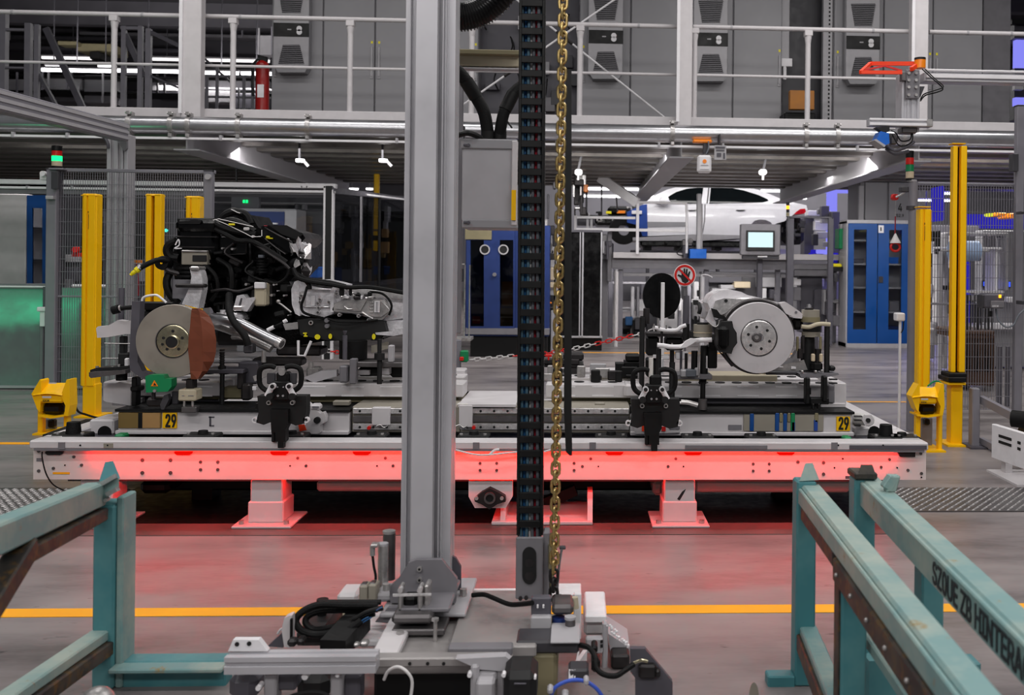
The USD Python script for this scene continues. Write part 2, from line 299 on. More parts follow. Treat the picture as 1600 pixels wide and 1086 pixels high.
# tread plates let into the floor either side of the platform
def tread(name, x0, x1, y0, y1, label):
    t = Thing(name, label, 'floor plate', None, 'structure')
    t.add('plate', MB().bb(x0, y0, 0, x1, y1, .006), 'dark_steel'); s = MB(); k = 0
    y = y0 + .02
    while y < y1 - .01:
        x = x0 + .02 + (k % 2) * .022
        while x < x1 - .01:
            a = (.016, .005) if (k % 2) else (.013, .006)
            s.raw([(x - a[0], y - a[0] * .6, .006), (x + a[1] * .4, y - a[1], .006), (x + a[0], y + a[0] * .6, .006), (x - a[1] * .4, y + a[1], .006), (x, y, .0125)], [(0, 1, 4), (1, 2, 4), (2, 3, 4), (3, 0, 4)]); x += .044
        y += .027; k += 1
    t.add('tread_studs', s, 'steel', smooth=False, kind='stuff')
tread('tread_plate', -4.2, -2.3, 4.5, 5.15, 'studded steel floor plate behind the bent arm of the teal rack')
tread('tread_plate', 1.56, 3.3, 4.66, 5.16, 'studded steel floor plate in front of the white conveyor')

# ------------------------------------------------------------------ mezzanine
YM = 10.0
zt, zb = P(800, 178, YM)[2], P(800, 192, YM)[2]
t = Thing('mezzanine_floor', 'steel mezzanine floor with white edge beam and ribbed tray underside', 'building', None, 'structure')
t.add('edge_beam', MB().bb(-12, YM, zb, 12, YM + .12, zt, .006), 'white_paint')
t.add('deck', MB().bb(-12, YM + .12, zb + .03, 12, 17.2, zt - .01), 'deck_metal')
for i in range(12):
    y = YM + .45 + i * .55
    t.add('deck_rib', MB().raw([(-12, y, zb + .03), (-12, y + .3, zb + .03), (-12, y + .25, zb - .09), (-12, y + .05, zb - .09), (12, y, zb + .03), (12, y + .3, zb + .03), (12, y + .25, zb - .09), (12, y + .05, zb - .09)],
          [(0, 4, 7), (0, 7, 3), (3, 7, 6), (3, 6, 2), (2, 6, 5), (2, 5, 1), (0, 3, 2), (0, 2, 1), (4, 5, 6), (4, 6, 7)]), 'deck_metal', smooth=False)
for px, lab in ((290, 'grey I-beam carrying the mezzanine above the green stack light'), (1065, 'grey I-beam carrying the mezzanine above the white junction box'), (1437, 'grey I-beam carrying the mezzanine behind the blue sensor')):
    x = P(px, 235, YM)[0]; z0 = zb - .335
    m = MB().bb(x - .006, YM + .02, z0 + .014, x + .006, 17, zb + .0, 0).bb(x - .13, YM + .02, z0, x + .13, 17, z0 + .015).bb(x - .13, YM + .02, zb - .04, x + .13, 17, zb - .02)
    struct('ceiling_beam', lab, m, 'light_grey', False)
for px, w, lab in ((299, 30, 'white square pillar beside the fire extinguisher'), (1070, 23, 'white square pillar between the two cabinet doors of the long bank'), (1437, 26, 'white square pillar behind the orange lamp arm')):
    a = P(px, 100, YM - .11); k = sc(YM - .11) * w / 2
    t = Thing('pillar', lab, 'pillar', None, 'structure')
    t.add('shaft', MB().bb(a[0] - k, YM - .13, zb - .02, a[0] + k, YM - .005, 6.5, .008), 'white_paint')
    t.add('edge_strip', MB().bb(a[0] - k - .012, YM - .15, zb + .02, a[0] - k + .02, YM - .131, 6.5), 'bright_white')
# guard rails between the pillars
def guard(px0, px1, posts, lab):
    t = Thing('guard_rail', lab, 'railing')
    a, b = P(px0, 30, YM + .06)[0], P(px1, 30, YM + .06)[0]
    z1, z2 = P(800, 33.5, YM)[2], P(800, 110, YM)[2]
    t.add('top_rail', MB().cyl((a, YM + .06, z1), (b, YM + .06, z1), .024, 12), 'white_paint')
    t.add('middle_rail', MB().cyl((a, YM + .06, z2), (b, YM + .06, z2), .015, 10), 'white_paint')
    for q in posts:
        x = P(q, 120, YM + .06)[0]
        p = t.add('post', MB().cyl((x, YM + .06, zt - .06), (x, YM + .06, z1 - .14), .029, 12), 'white_paint')
        t.add('post_head', MB().cyl((x, YM + .06, z1 - .15), (x, YM + .06, z1 - .075), .029, 12, .04).bb(x - .042, YM + .02, z1 - .075, x + .042, YM + .1, z1 - .018, .004), 'white_paint', on=p)
    for q in (px0 + 60, px1 - 60):
        x = P(q, 30, YM + .06)[0]; t.add('rail_sleeve', MB().cyl((x - .012, YM + .06, z1), (x + .012, YM + .06, z1), .027, 12), 'light_grey')
guard(-40, 283, (178,), 'white tubular guard rail beside the stair frames')
guard(316, 1058, (364, 547, 737, 906), 'white tubular guard rail crossing behind the tall aluminium column')
guard(1083, 1424, (1085, 1262), 'white tubular guard rail with a post before the brown carton')
guard(1452, 1640, (), 'white tubular guard rail above the overhead aluminium arm')
# diagonal tension braces behind the chain
def brace(pts, lab):
    t = Thing('brace', lab, 'brace'); t.add('rod', MB().tube([P(*q) for q in pts], .011, 8, smooth=False), 'bright_white')
    m = P((pts[0][0] * .62 + pts[1][0] * .38), (pts[0][1] * .62 + pts[1][1] * .38), pts[0][2]); d = (P(*pts[1]) - P(*pts[0])); d /= np.linalg.norm(d)
    t.add('turnbuckle', MB().cyl(m - d * .11, m + d * .11, .018, 8), 'iron')
brace([(700, 180, 10.35), (965, -4, 10.35)], 'white tension rod rising from the control box hoses past the chain')
brace([(783, -20, 10.5), (1044, 188, 10.5)], 'white tension rod running down to the foot of the white pillar')
# galvanised pipe on hangers
t = Thing('pipe', 'long galvanised pipe with clamp couplings along the mezzanine edge', 'pipe')
zp = P(800, 204.5, 9.72)[2]; t.add('tube', MB().cyl((-12, 9.72, zp), (12, 9.72, zp), .084, 28), 'galvanised')
for px in (205, 270, 297, 375, 483, 1050, 1258, 1307, 1410):
    x = P(px, 200, 9.72)[0]; c = t.add('coupling', MB().cyl((x - .022, 9.72, zp), (x + .022, 9.72, zp), .096, 24), 'steel')
    t.add('bolt', MB().bb(x - .018, 9.64, zp + .09, x + .018, 9.76, zp + .125, .004).bb(x - .018, 9.64, zp - .125, x + .018, 9.76, zp - .09, .004).cyl((x - .03, 9.66, zp + .11), (x + .03, 9.66, zp + .11), .012, 8), 'steel', on=c)
t = Thing('conduit', 'thin white conduit clipped below the galvanised pipe', 'conduit')
z = zp - .135; t.add('tube', MB().bb(-12, 9.66, z - .011, 12, 9.69, z + .011), 'bright_white')
for px in (20, 105, 345, 620, 870, 1030, 1130, 1340):
    x = P(px, 210, 9.66)[0]; t.add('clip', MB().bb(x - .012, 9.645, z - .02, x + .012, 9.69, z + .035, .003), 'light_grey')

# ------------------------------------------------------------------ switch cabinets on the mezzanine
YC = 11.6
def bank(seams, lab, m='cabinet_grey'):
    t = Thing('switch_cabinet', lab, 'cabinet'); z1 = 5.0
    xs = [P(q, 90, YC)[0] for q in seams]
    t.add('carcass', MB().bb(xs[0], YC + .02, zt, xs[-1], YC + .7, z1), 'mid_grey')
    t.add('plinth', MB().bb(xs[0], YC + .01, zt, xs[-1], YC + .02, zt + .07), 'slate')
    for i, (a, b) in enumerate(zip(xs, xs[1:])):
        d = t.add('door', MB().bb(a + .008, YC - .012, zt + .075, b - .008, YC + .02, z1 - .02, .006), m)
        hx = b - .035 if i % 2 else a + .05
        t.add('handle', MB().bb(hx - .012, YC - .03, 3.42, hx + .012, YC - .012, 3.78, .004).bb(hx - .02, YC - .022, 3.4, hx + .02, YC - .012, 3.48, .003), 'light_grey', on=d)
        t.add('mark', MB().bb(hx - .012, YC - .014, 3.82, hx + .012, YC - .0125, 3.85), 'plug_yellow', on=d)
bank((424, 505, 586, 668, 748), 'grey switch cabinet bank beside the red fire extinguisher')
bank((905, 985, 1064, 1145, 1222), 'grey switch cabinet bank with two cooling units behind the white pillar')
bank((1302, 1380, 1457, 1535), 'grey switch cabinet bank behind the orange lamp arm')
t = Thing('cable_riser', 'dark cable riser with perforated strut beside the cabinet bank', 'riser')
a, b = P(1223, 90, YC + .3)[0], P(1286, 90, YC + .3)[0]; t.add('back_panel', MB().bb(a, YC + .3, zt, b, YC + .34, 5), 'dark_grey')
a, b = P(1286, 90, YC)[0], P(1300, 90, YC)[0]; t.add('strut', MB().bb(a, YC, zt, b, YC + .08, 5), 'light_grey')
h = MB()
for i in range(44): h.bb((a + b) / 2 + .01, YC - .003, zt + .05 + i * .05, (a + b) / 2 + .03, YC + .0, zt + .075 + i * .05)
t.add('punched_holes', h, 'black', smooth=False)
a = P(1224, 20, YC)[0]; t.add('duct', MB().bb(a, YC + .1, zt + 1.0, a + .1, YC + .29, 5, .005), 'light_grey')
t.add('bracket', MB().bb(a - .02, YC + .06, zt + .9, a + .13, YC + .12, zt + 1.0, .004).bb(a + .02, YC + .06, zt + .74, a + .06, YC + .1, zt + .9, .004), 'bright_white')
one('side_panel', 'dark grey cabinet side wall beyond the last grey door', 'panel', MB().bb(P(1536, 90, YC + .1)[0], YC + .1, zt, P(1579, 90, YC + .1)[0], YC + .7, 5, .006), 'mid_grey')
# cooling unit on a door, and its copies
u = Thing('cooling_unit', 'grey cabinet cooling unit next to the red fire extinguisher', 'cooling unit', 'cooling units on the mezzanine cabinets')
YU = YC - .165; cx, cy = 455, 46
u.add('housing', MB().px(428, -58, 482, 105, YU + .02, .13, .02).prism([(428, 103), (482, 103), (476, 113), (434, 113)], YU, .15), 'cabinet_grey')
u.add('front_cover', MB().px(428, -58, 482, 103, YU, .02, .008), 'light_grey')
u.add('display_panel', MB().px(428, 36, 482, 57, YU - .006, .006, .002), 'ink')
u.add('badge', MB().disc(467.5, 44.5, YU - .011, 4.2, .005).disc(467.5, 50, YU - .011, 4.2, .005), 'bright_white'); u.add('indicator', MB().px(449, 45, 455, 47, YU - .008, .002), 'light_grey')
def grille(y0, y1, w0, w1, n):
    g = MB(); s = MB()
    g.prism([(455 - w0, y0), (455 + w0, y0), (455 + w1, y1), (455 - w1, y1)], YU - .002, .002)
    for i in range(n):
        f = (i + .5) / n; w = w0 + (w1 - w0) * f; y = y0 + (y1 - y0) * f; s.px(455 - w, y - .75, 455 + w, y + .75, YU - .012, .01, .001)
    p = u.add('grille', g, 'black'); u.add('slats', s, 'mid_grey', on=p, smooth=False)
grille(70, 100, 13, 20, 10); grille(-16, 20, 20, 14, 12)
for px, py, lab in ((946.5, 57, 'grey cabinet cooling unit with green display behind the thin tension rod'), (1110.5, 61, 'grey cabinet cooling unit beside the white pillar'), (1348.5, 66, 'grey cabinet cooling unit half behind the orange lamp arm')):
    d = P(px, py, YU) - P(cx, cy, YU); u.copy(d[0], 0, d[2], lab)
# fire extinguisher, carton, open switchgear
t = Thing('fire_extinguisher', 'red fire extinguisher standing on the mezzanine before the switch cabinet', 'fire extinguisher')
t.add('cylinder', MB().vert(410, 104, 191, 10.6, 10, 20).ball(P(410, 104, 10.6), 10 * sc(10.6), 2), 'extinguisher_red'); t.add('valve', MB().px(404, 88, 416, 96, 10.57, .06, .004).bar(P(402, 86, 10.57), P(418, 90, 10.57), .012), 'black')
t.add('hose', MB().pt([(404, 92, 10.55), (396, 102, 10.55), (394, 130, 10.55), (396, 150, 10.55)], 2, 8), 'black'); t.add('label', MB().px(402, 132, 412, 152, 10.6 - 10.3 * sc(10.6), .004), 'bright_white')
t = Thing('carton', 'brown carton in a dark crate on the mezzanine beside the strut', 'carton')
x0, x1 = P(1226, 165, 11.3)[0], P(1274, 165, 11.3)[0]; t.add('crate', MB().bb(x0, 11.3, zt, x1, 11.75, zt + .28, .01), 'black'); t.add('flaps', B(1234, 141, 1273, 171, 11.2, .09, .006), 'carton')
t = Thing('switchgear', 'open switchgear with cable bundles behind the black hoses', 'switchgear')
t.add('frame', B(752, -30, 904, 180, 11.9, .1), 'slate'); random.seed(3)
for i in range(13):
    x = random.uniform(752, 892); y = random.uniform(0, 165); w, hh = random.uniform(8, 26), random.uniform(6, 26)
    t.add('module', B(x, y, min(x + w, 903), y + hh, 11.84 - random.uniform(0, .04), .06), random.choice(['light_grey', 'mid_grey', 'cabinet_grey', 'slate', 'dark_grey']))
for i in range(14):
    x = random.uniform(755, 895); y = random.uniform(20, 130); t.add('cable', MB().pt([(x, y, 11.78), (x + random.uniform(-9, 9), y + 12, 11.74), (x + random.uniform(-6, 6), y + 26, 11.78)], 1.2, 5), 'black')
# stair and machine frames on the mezzanine, beyond the rail
def frame(lab, Y, uprights, rails, braces=(), m='post_grey', cat='machine frame', name='stair_tower'):
    t = Thing(name, lab, cat)
    for a, b, y0, y1 in uprights: t.add('upright', B(a, y0, b, y1, Y, (b - a) * sc(Y), .004), m)
    for a, b, y0, y1 in rails: t.add('crossbar', B(a, y0, b, y1, Y + .01, .05, .004), m)
    for p, q, w in braces: t.add('stringer', MB().bar(P(*p, Y + .05), P(*q, Y + .05), .05, w * sc(Y)), 'slate')
    return t
zf = P(100, 165.5, YM)[2]
frame('grey double post stair frame with a steep stringer', 12.2, [(37, 46, 38, 222), (52, 59, 40, 222), (-4, 7, 20, 222)], [(7, 37, 44, 48), (7, 37, 104, 107)], [((72, 44), (131, 172), 9), ((60, 114), (92, 172), 4)])
frame('grey framed doorway of two uprights joined by a crossbar', 12.0, [(188, 195, 42, 222), (214, 221, 42, 222), (226, 234, 46, 222)], [(188, 221, 41, 46), (195, 214, 114, 117)], [((235, 50), (283, 73), 6), ((235, 118), (283, 139), 3), ((196, 54), (226, 120), 8)])
frame('slim grey machine frame behind the pillar and extinguisher', 13.5, [(320, 324, 118, 240), (336, 340, 104, 240), (378, 382, 120, 240), (392, 396, 100, 240)], [(316, 420, 118, 121), (316, 420, 150, 153)], [((318, 90), (362, 130), 3)])
def tubes(name, lab, pts, Y, m='tube_white', h=3.):
    t = Thing(name, lab, 'light')
    for x0, x1, y in pts: q = t.add('housing', B(x0, y - h, x1, y - h * .4, Y, .12), 'light_grey'); t.add('tube', B(x0 + 1, y - h * .4, x1 - 1, y + h * .6, Y + .02, .06), m, on=q); c = P((x0 + x1) / 2, y - h, Y); t.add('suspension', MB().bb(c[0] - .012, Y + .03, c[2], c[0] + .012, Y + .05, 8.78), 'dark_grey', on=q)
tubes('strip_light', 'row of white strip lights under the hall roof beyond the stair frame', [(66, 172, 109), (180, 280, 110), (318, 372, 113), (376, 424, 114)], 24, h=5)
tubes('strip_light', 'thin far strip light row above the brighter strip lights', [(66, 160, 90), (230, 290, 92), (318, 420, 94)], 29.5, 'tube_dim', 4)
tubes('strip_light', 'slanting bright strip light pair hanging in the far hall', [(152, 176, 103), (70, 96, 105)], 26, h=6)
random.seed(11)
for lab, Y, boxes in (('pale far machinery seen through the mezzanine rail beside the stair frame', 27, [(60, 125, 118, 140, 'light_grey'), (70, 130, 142, 158, 'mid_grey'), (132, 175, 118, 160, 'cabinet_grey'), (8, 40, 124, 150, 'light_grey'), (90, 178, 140, 144, 'black'), (10, 280, 118, 121, 'black'), (10, 280, 143, 146, 'black'), (90, 120, 64, 70, 'olive'), (120, 176, 68, 80, 'olive'), (140, 155, 80, 92, 'black')]),
                      ('dark far machinery seen behind the white pillar and its rail', 28, [(235, 280, 120, 150, 'slate'), (238, 276, 128, 142, 'light_grey'), (320, 420, 126, 140, 'cabinet_grey'), (325, 360, 142, 160, 'light_grey'), (365, 400, 146, 170, 'slate'), (316, 424, 143, 146, 'black'), (400, 424, 55, 85, 'light_grey')]),
                      ('dark duct run under the far hall roof', 31, [(0, 180, 56, 62, 'dark_grey'), (60, 300, 74, 80, 'slate'), (230, 430, 40, 47, 'dark_grey'), (130, 430, 52, 57, 'mid_grey')])):
    t = Thing('machinery', lab, 'machinery')
    for x0, x1, y0, y1, m in boxes: t.add('housing', B(x0, y0, x1, y1, Y + random.uniform(-.4, .4), random.uniform(.4, .9), .02), m)
    for i in range(10):
        b = random.choice(boxes); x = random.uniform(b[0], b[1]); t.add('stanchion', B(x, b[2] - random.uniform(2, 16), x + 2, b[3], Y - .5, .06), random.choice(['light_grey', 'post_grey', 'dark_grey']))
t = Thing('machinery', 'violet lit machinery at the far end of the mezzanine', 'machinery')
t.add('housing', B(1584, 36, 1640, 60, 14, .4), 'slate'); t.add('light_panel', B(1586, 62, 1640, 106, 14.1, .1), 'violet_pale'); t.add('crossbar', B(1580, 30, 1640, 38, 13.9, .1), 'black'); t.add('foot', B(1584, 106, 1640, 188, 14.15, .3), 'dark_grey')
t.add('lamp', B(1586, 133, 1600, 140, 13.8, .1), 'bright_white'); t.add('light_panel', B(1586, 152, 1604, 165, 14, .1), 'violet_pale')

# ================================================================== UNDER THE MEZZANINE, REAR FIELD
FLOOR = lambda px, Y: F * 1.2 / Y + HY                     # image row where the floor lies at depth Y (near enough)
def fl(mb_x0, mb_x1, y0, Y, d, b=.006):
    """box standing on the floor"""
    a, c = P(mb_x0, y0, Y), P(mb_x1, y0, Y); return MB().bb(a[0], Y, 0, c[0], Y + d, (a[2] + c[2]) / 2, b)
# white car on the raised conveyor
YK = 18.6; W = 1.78
def skin(pts, grow=0., Y=YK, zb_=None, step=.12):
    q = [P(x, y, Y) for x, y in pts]; g = Polygon([(a[0], a[2]) for a in q]).buffer(0)
    m = trimesh.creation.extrude_polygon(g, W + 2 * grow, engine='earcut'); v, f = trimesh.remesh.subdivide_to_size(m.vertices, m.faces, step, max_iter=12)
    v = np.array(v); y = v[:, 2] - W / 2 - grow; z = v[:, 1]; zb0 = P(1110, 319, Y)[2]; zr = P(1110, 288, Y)[2]
    u_ = np.clip((z - zb0) / (zr - zb0), 0, 1.2); lo_ = np.clip((zb0 - .22 - z) / .55, 0, 1)
    y = y * (1 - .26 * u_ ** 1.25 - .06 * lo_ ** 2 - .012 * np.clip(1 - np.abs(z - zb0 + .02) / .06, 0, 1))
    return MB().raw(np.c_[v[:, 0], Y + W / 2 + y, z], f[:, ::-1] if 0 else f)
t = Thing('car', 'white four door car without front wing on the raised conveyor', 'car')
body = [(1010, 369), (1010, 321), (1004, 320), (1012, 313), (1026, 303.5), (1044, 295), (1064, 290), (1088, 287.4), (1116, 286.6), (1144, 287.4), (1166, 290), (1188, 295.5), (1208, 304), (1226, 313), (1246, 317.4), (1260, 320.6), (1262, 328), (1252, 331), (1240, 335), (1233, 341), (1225, 346), (1214, 349), (1208, 352), (1204, 347), (1196, 343.6), (1187, 343), (1179, 345), (1173, 351), (1168, 362), (1167, 368), (1100, 366), (1050, 367.5)]
t.add('body_shell', skin(body), 'car_white', smooth=40)
t.add('window', skin([(1046, 306), (1058, 299), (1076, 293.5), (1101, 291.4), (1095, 317.5), (1056, 318.5), (1036, 317)], .012), 'car_glass', smooth=40)
t.add('window', skin([(1113, 291), (1140, 291.6), (1164, 296.5), (1186, 304), (1200, 311), (1201, 313.5), (1192, 316), (1108, 318)], .012), 'car_glass', smooth=40)
t.add('window_reveal', skin([(1104, 318), (1109, 291.2), (1110.4, 291.2), (1105.4, 318)], .014), 'black', smooth=False)
t.add('door_seam', skin([(1101, 319), (1102.2, 319), (1101.5, 345), (1098, 366), (1096.8, 366), (1100.3, 345)], .006), 'dark_grey', smooth=False)
t.add('sill', skin([(989, 371), (989, 376), (1098, 376), (1167, 372), (1167, 368), (1100, 366), (1040, 369)], .004), 'light_grey', smooth=40)
for x in (1074, 1150): t.add('door_handle', skin([(x, 328.2), (x + 15, 328), (x + 11, 329.6), (x + 4, 329.8)], .02), 'black', smooth=False)
t.add('door_trim', skin([(1011, 346.5), (1073, 347), (1073, 354), (1011, 355)], .006), 'cabinet_grey', smooth=False)
t.add('mirror', MB().ball(P(1038, 314, YK - .06), .1, 2).px(1026, 314, 1048, 317, YK - .1, .16, .01), 'car_white')
t.add('tail_lamp', skin([(1244, 331), (1250, 326.6), (1258, 326), (1259, 331), (1256, 334), (1240, 335)], .01), 'tail_red', smooth=False)
t.add('wing_cover', skin([(980, 331), (1004, 320), (1011, 319), (1012, 369), (1004, 369), (998, 352), (980, 348)], .015), 'cover_blue', smooth=40)
t.add('cover_label', B(987, 329, 1003, 334.5, YK - .05, .02), 'bright_white')
t.add('underbody', MB().px(1000, 376, 1165, 386, YK + .2, 1.3, .03).px(930, 340, 982, 352, YK + .35, 1.1, .05), 'gloss_black')
t.add('front_axle', MB().lathe(975, 359, YK + .08, [(9, 0), (21, 0), (23, .06), (23, .2), (9, .2)], 32), 'rubber')
t.add('engine_bay', MB().px(905, 336, 985, 346, YK + .4, .9, .04).px(950, 322, 1000, 336, YK + .5, .6, .05), 'engine_black')
random.seed(5)
for i in range(22):
    x = random.uniform(908, 985); y = random.uniform(322, 345); t.add('engine_fitting', B(x, y, x + random.uniform(3, 10), y + random.uniform(2, 7), YK + .3, .12, .01), random.choice(['black', 'iron', 'steel', 'engine_black', 'light_grey']))
t.add('fuse_label', B(947, 330, 955.5, 334, YK + .2, .05), 'plug_yellow'); t.add('fuse_label', B(964, 329, 977, 333.5, YK + .2, .05), 'lamp_orange')
t.add('rear_crash_box', MB().px(1222, 340, 1258, 382, YK + .2, 1.2, .08), 'black')
for i in range(14):
    x = random.uniform(1218, 1252); y = random.uniform(338, 378); t.add('rear_fitting', B(x, y, x + random.uniform(3, 12), y + random.uniform(3, 9), YK + .12, .1, .01), random.choice(['black', 'iron', 'dark_grey', 'dark_steel']))
t = Thing('car_carrier', 'dark steel carrier frame under the white car', 'carrier')
for x in (1010, 1060, 1120, 1180): t.add('leg', fl(x, x + 5, 386, YK + .5, .12), 'slate'); t.add('hanger', B(x - 3, 384, x + 8, 391, YK + .4, .5), 'black')
t.add('beam', B(985, 392, 1210, 398, YK + .4, .2), 'slate'); t.add('bright_gap_sheet', B(1000, 388, 1230, 402, YK + 1.6, .02), 'bright_white')  # white sheet added; light in the gaps is put into its colour
# raised walkway in front of the car with its white rails
t = Thing('walkway', 'grey raised walkway with pale edge in front of the white car', 'walkway')
t.add('edge', B(957, 396, 1320, 405, 15.0, .3), 'white_paint'); t.add('girder', MB().px(955, 405, 1320, 421, 15.1, .25), 'mid_grey'); t.add('deck', MB().bb(P(957, 400, 15)[0], 15.3, P(1100, 400, 15)[2] - .1, P(1320, 400, 15)[0], 17.2, P(1100, 400, 15)[2]), 'deck_metal')
for x in (966, 1100, 1212, 1300): t.add('support', B(x, 421, x + 7, FLOOR(x, 15.2) + 4, 15.2, .1), 'post_grey')
t.add('lower_rail', B(957, 428, 1320, 433, 15.3, .1), 'light_grey'); t.add('lower_rail', B(957, 441, 1060, 444, 15.6, .1), 'mid_grey')
t = Thing('walkway_rail', 'white tubular rail on the walkway before the car door', 'railing')
t.add('post', B(994, 316, 998.5, 397, 14.9, .045), 'bright_white'); t.add('post', MB().pt([(1073, 396, 14.9), (1073, 330, 14.9), (1072, 320, 14.9), (1066, 317.5, 14.9), (994, 316, 14.9)], 2, 8), 'bright_white')
t.add('rail', B(900, 357, 1073, 361.5, 14.92, .045), 'bright_white'); t.add('rail', B(900, 338, 993, 342, 14.92, .045), 'bright_white'); t.add('end_post', B(897, 336, 901, 364, 14.92, .045), 'white_paint')
for x in (916, 922): t.add('bracket', B(x, 342, x + 4, 358, 14.95, .05), 'light_grey')
one('support_strut', 'white sloping square strut rising above the walkway rail', 'strut', MB().bar(P(937, 277, 15.2), P(996, 317, 14.9), .09, .15, .008), 'bright_white')
one('post', 'grey slotted post standing before the car door', 'post', MB().px(1089, 302, 1096, 397, 14.8, .1, .01).px(1094, 318, 1098, 397, 14.85, .04), 'light_grey')
one('parts_bin', 'small blue plastic bin on the walkway edge', 'bin', MB().px(1078, 389, 1104, 404, 14.76, .02, .006).px(1078, 389, 1081, 404, 14.78, .2, .004).px(1101, 389, 1104, 404, 14.78, .2, .004).px(1080, 400, 1102, 404, 14.78, .2, .004).px(1078, 389, 1104, 404, 14.98, .02, .006), 'sensor_blue')
t = Thing('torque_tool', 'dark torque tool hanging on the walkway beside the blue bin', 'tool')
t.add('body', MB().vert(1071, 384, 403, 14.95, 5, 12), 'slate'); t.add('head', MB().px(1066, 374, 1082, 384, 14.91, .08, .01).disc(1079, 376, 14.87, 4, .08), 'dark_steel'); t.add('cable', MB().pt([(1068, 400, 14.92), (1058, 396, 14.92), (1066, 384, 14.92)], 1, 6), 'black')
# operator panel
t = Thing('operator_panel', 'grey operator panel with pale lit screen before the car', 'monitor')
t.add('housing', MB().px(1157, 350, 1220, 399, 14.2, .12, .012), 'mid_grey'); q = t.add('bezel', MB().px(1166, 360, 1211, 392, 14.17, .03, .004), 'ink')
t.add('screen', MB().px(1169, 363, 1208, 386.5, 14.16, .01, 0), 'screen_cyan', on=q); t.add('underside_tray', MB().px(1160, 399, 1218, 405, 14.25, .1, .004), 'dark_grey'); t.add('key_strip', B(1184, 400, 1199, 402, 14.23, .02, 0), 'bright_white')
t.add('pole', fl(1184, 1192, 405, 14.4, .1), 'slate')
def stack_light(lab, px, y0, y1, Y, w, segs, pole=None):
    t = Thing('stack_light', lab, 'signal light'); n = len(segs); h = (y1 - y0) / n
    for i, m in enumerate(segs): t.add('lens' if i or len(segs) < 4 else 'cap', MB().vert(px, y0 + i * h, y0 + (i + 1) * h - .4, Y, w / 2, 16), m)
    t.add('base', MB().vert(px, y1, y1 + h * .3, Y, w / 2 * 1.1, 16), 'black')
    if pole: t.add('pole', MB().vert(px, y1 + h * .3, pole, Y, w * .18, 8), 'dark_grey')
stack_light('slim stack light glowing orange before the car boot', 1231, 316, 338, 14.3, 5.2, ['black', 'led_orange', 'black', 'olive'], 346)
frame('dark square post frame beside the operator panel', 14.35, [(1229.5, 1240, 340, 541), (1294, 1302, 340, 541)], [(1233, 1300, 338, 341), (1240, 1294, 407, 413)], (), 'slate')
tubes('strip_light', 'long bright strip lights hanging behind the white car', [(905, 1035, 281), (915, 1030, 295), (905, 1025, 306.5), (1060, 1140, 282), (1145, 1262, 286), (1188, 1256, 298), (1222, 1262, 309)], 24, h=3.6)
tubes('strip_light', 'broken row of strip lights seen through the mesh fence', [(1434, 1500, 313), (1434, 1462, 339), (1470, 1492, 302), (1436, 1445, 288)], 20, 'tube_white', 2.6)
tubes('strip_light', 'short strip lights hanging in the far hall beside the yellow hoist column', [(538, 560, 295), (571, 583, 295), (560, 576, 273), (570, 582, 280)], 24, 'tube_white', 2.4)
random.seed(21)
def clutter(lab, Y, boxes, n=0, win=None, ms=('mid_grey', 'slate', 'dark_grey', 'light_grey'), name='machine'):
    t = Thing(name, lab, 'machine')
    for x0, x1, y0, y1, m, dy in boxes: t.add('housing' if (x1 - x0) > (y1 - y0) * .4 else 'upright', B(x0, y0, x1, y1, Y + dy, .12 + random.uniform(0, .25), .01), m)
    for i in range(n):
        x, y = random.uniform(win[0], win[1]), random.uniform(win[2], win[3]); w, h = random.uniform(3, 16), random.uniform(3, 20)
        if random.random() < .4: w = random.uniform(2, 4); h = random.uniform(16, 40)
        t.add('fitting', B(x, y, min(x + w, win[1] + 6), min(y + h, win[3] + 6), Y - random.uniform(0, .35), .15, .01), random.choice(ms))
    return t
clutter('pale assembly machine below the walkway behind the brake discs', 16.0, [(1010, 1130, 447, 520, 'dark_grey', .6), (1095, 1230, 425, 470, 'mid_grey', .5), (1100, 1160, 428, 442, 'slate', .2), (1147, 1173, 440, 450, 'cream', .1), (1183, 1222, 432, 449, 'light_grey', .15), (1126, 1150, 445, 452, 'light_grey', .15), (1030, 1070, 468, 520, 'bright_white', .3), (1084, 1092, 440, 500, 'bright_white', .25), (1112, 1124, 450, 500, 'light_grey', .25), (1060, 1064, 440, 530, 'post_grey', -.2), (1074, 1080, 430, 530, 'post_grey', -.2), (1186, 1198, 450, 492, 'bright_white', .2), (1204, 1216, 452, 490, 'slate', .1), (1240, 1252, 433, 450, 'bright_white', .2), (1239, 1254, 452, 500, 'light_grey', .2)], 46, (1012, 1225, 448, 525), ('black', 'iron', 'dark_grey', 'steel', 'bright_white', 'black'))
clutter('dark workstation with white tubes beside the round mirror', 16.4, [(962, 1002, 443, 470, 'slate', .5), (964, 1006, 500, 528, 'black', .4), (986, 991, 448, 530, 'light_grey', 0), (995, 999, 448, 500, 'mid_grey', 0), (990, 1008, 468, 486, 'bright_white', .3), (965, 990, 480, 483, 'light_grey', .1), (965, 990, 485, 487, 'light_grey', .1), (950, 958, 380, 530, 'slate', -.4), (945, 953, 384, 402, 'cabinet_grey', -.6)], 14, (966, 1004, 490, 522), ('black', 'cable_blue', 'dark_grey', 'iron', 'steel'))
t = Thing('post', 'white round post standing before the dark workstation', 'post'); t.add('shaft', MB().vert(962.5, 424, FLOOR(962, 14.2) + 2, 14.2, 3.4, 12), 'white_paint'); t.add('cap', MB().vert(962.5, 421, 424, 14.2, 2.6, 12), 'light_grey')
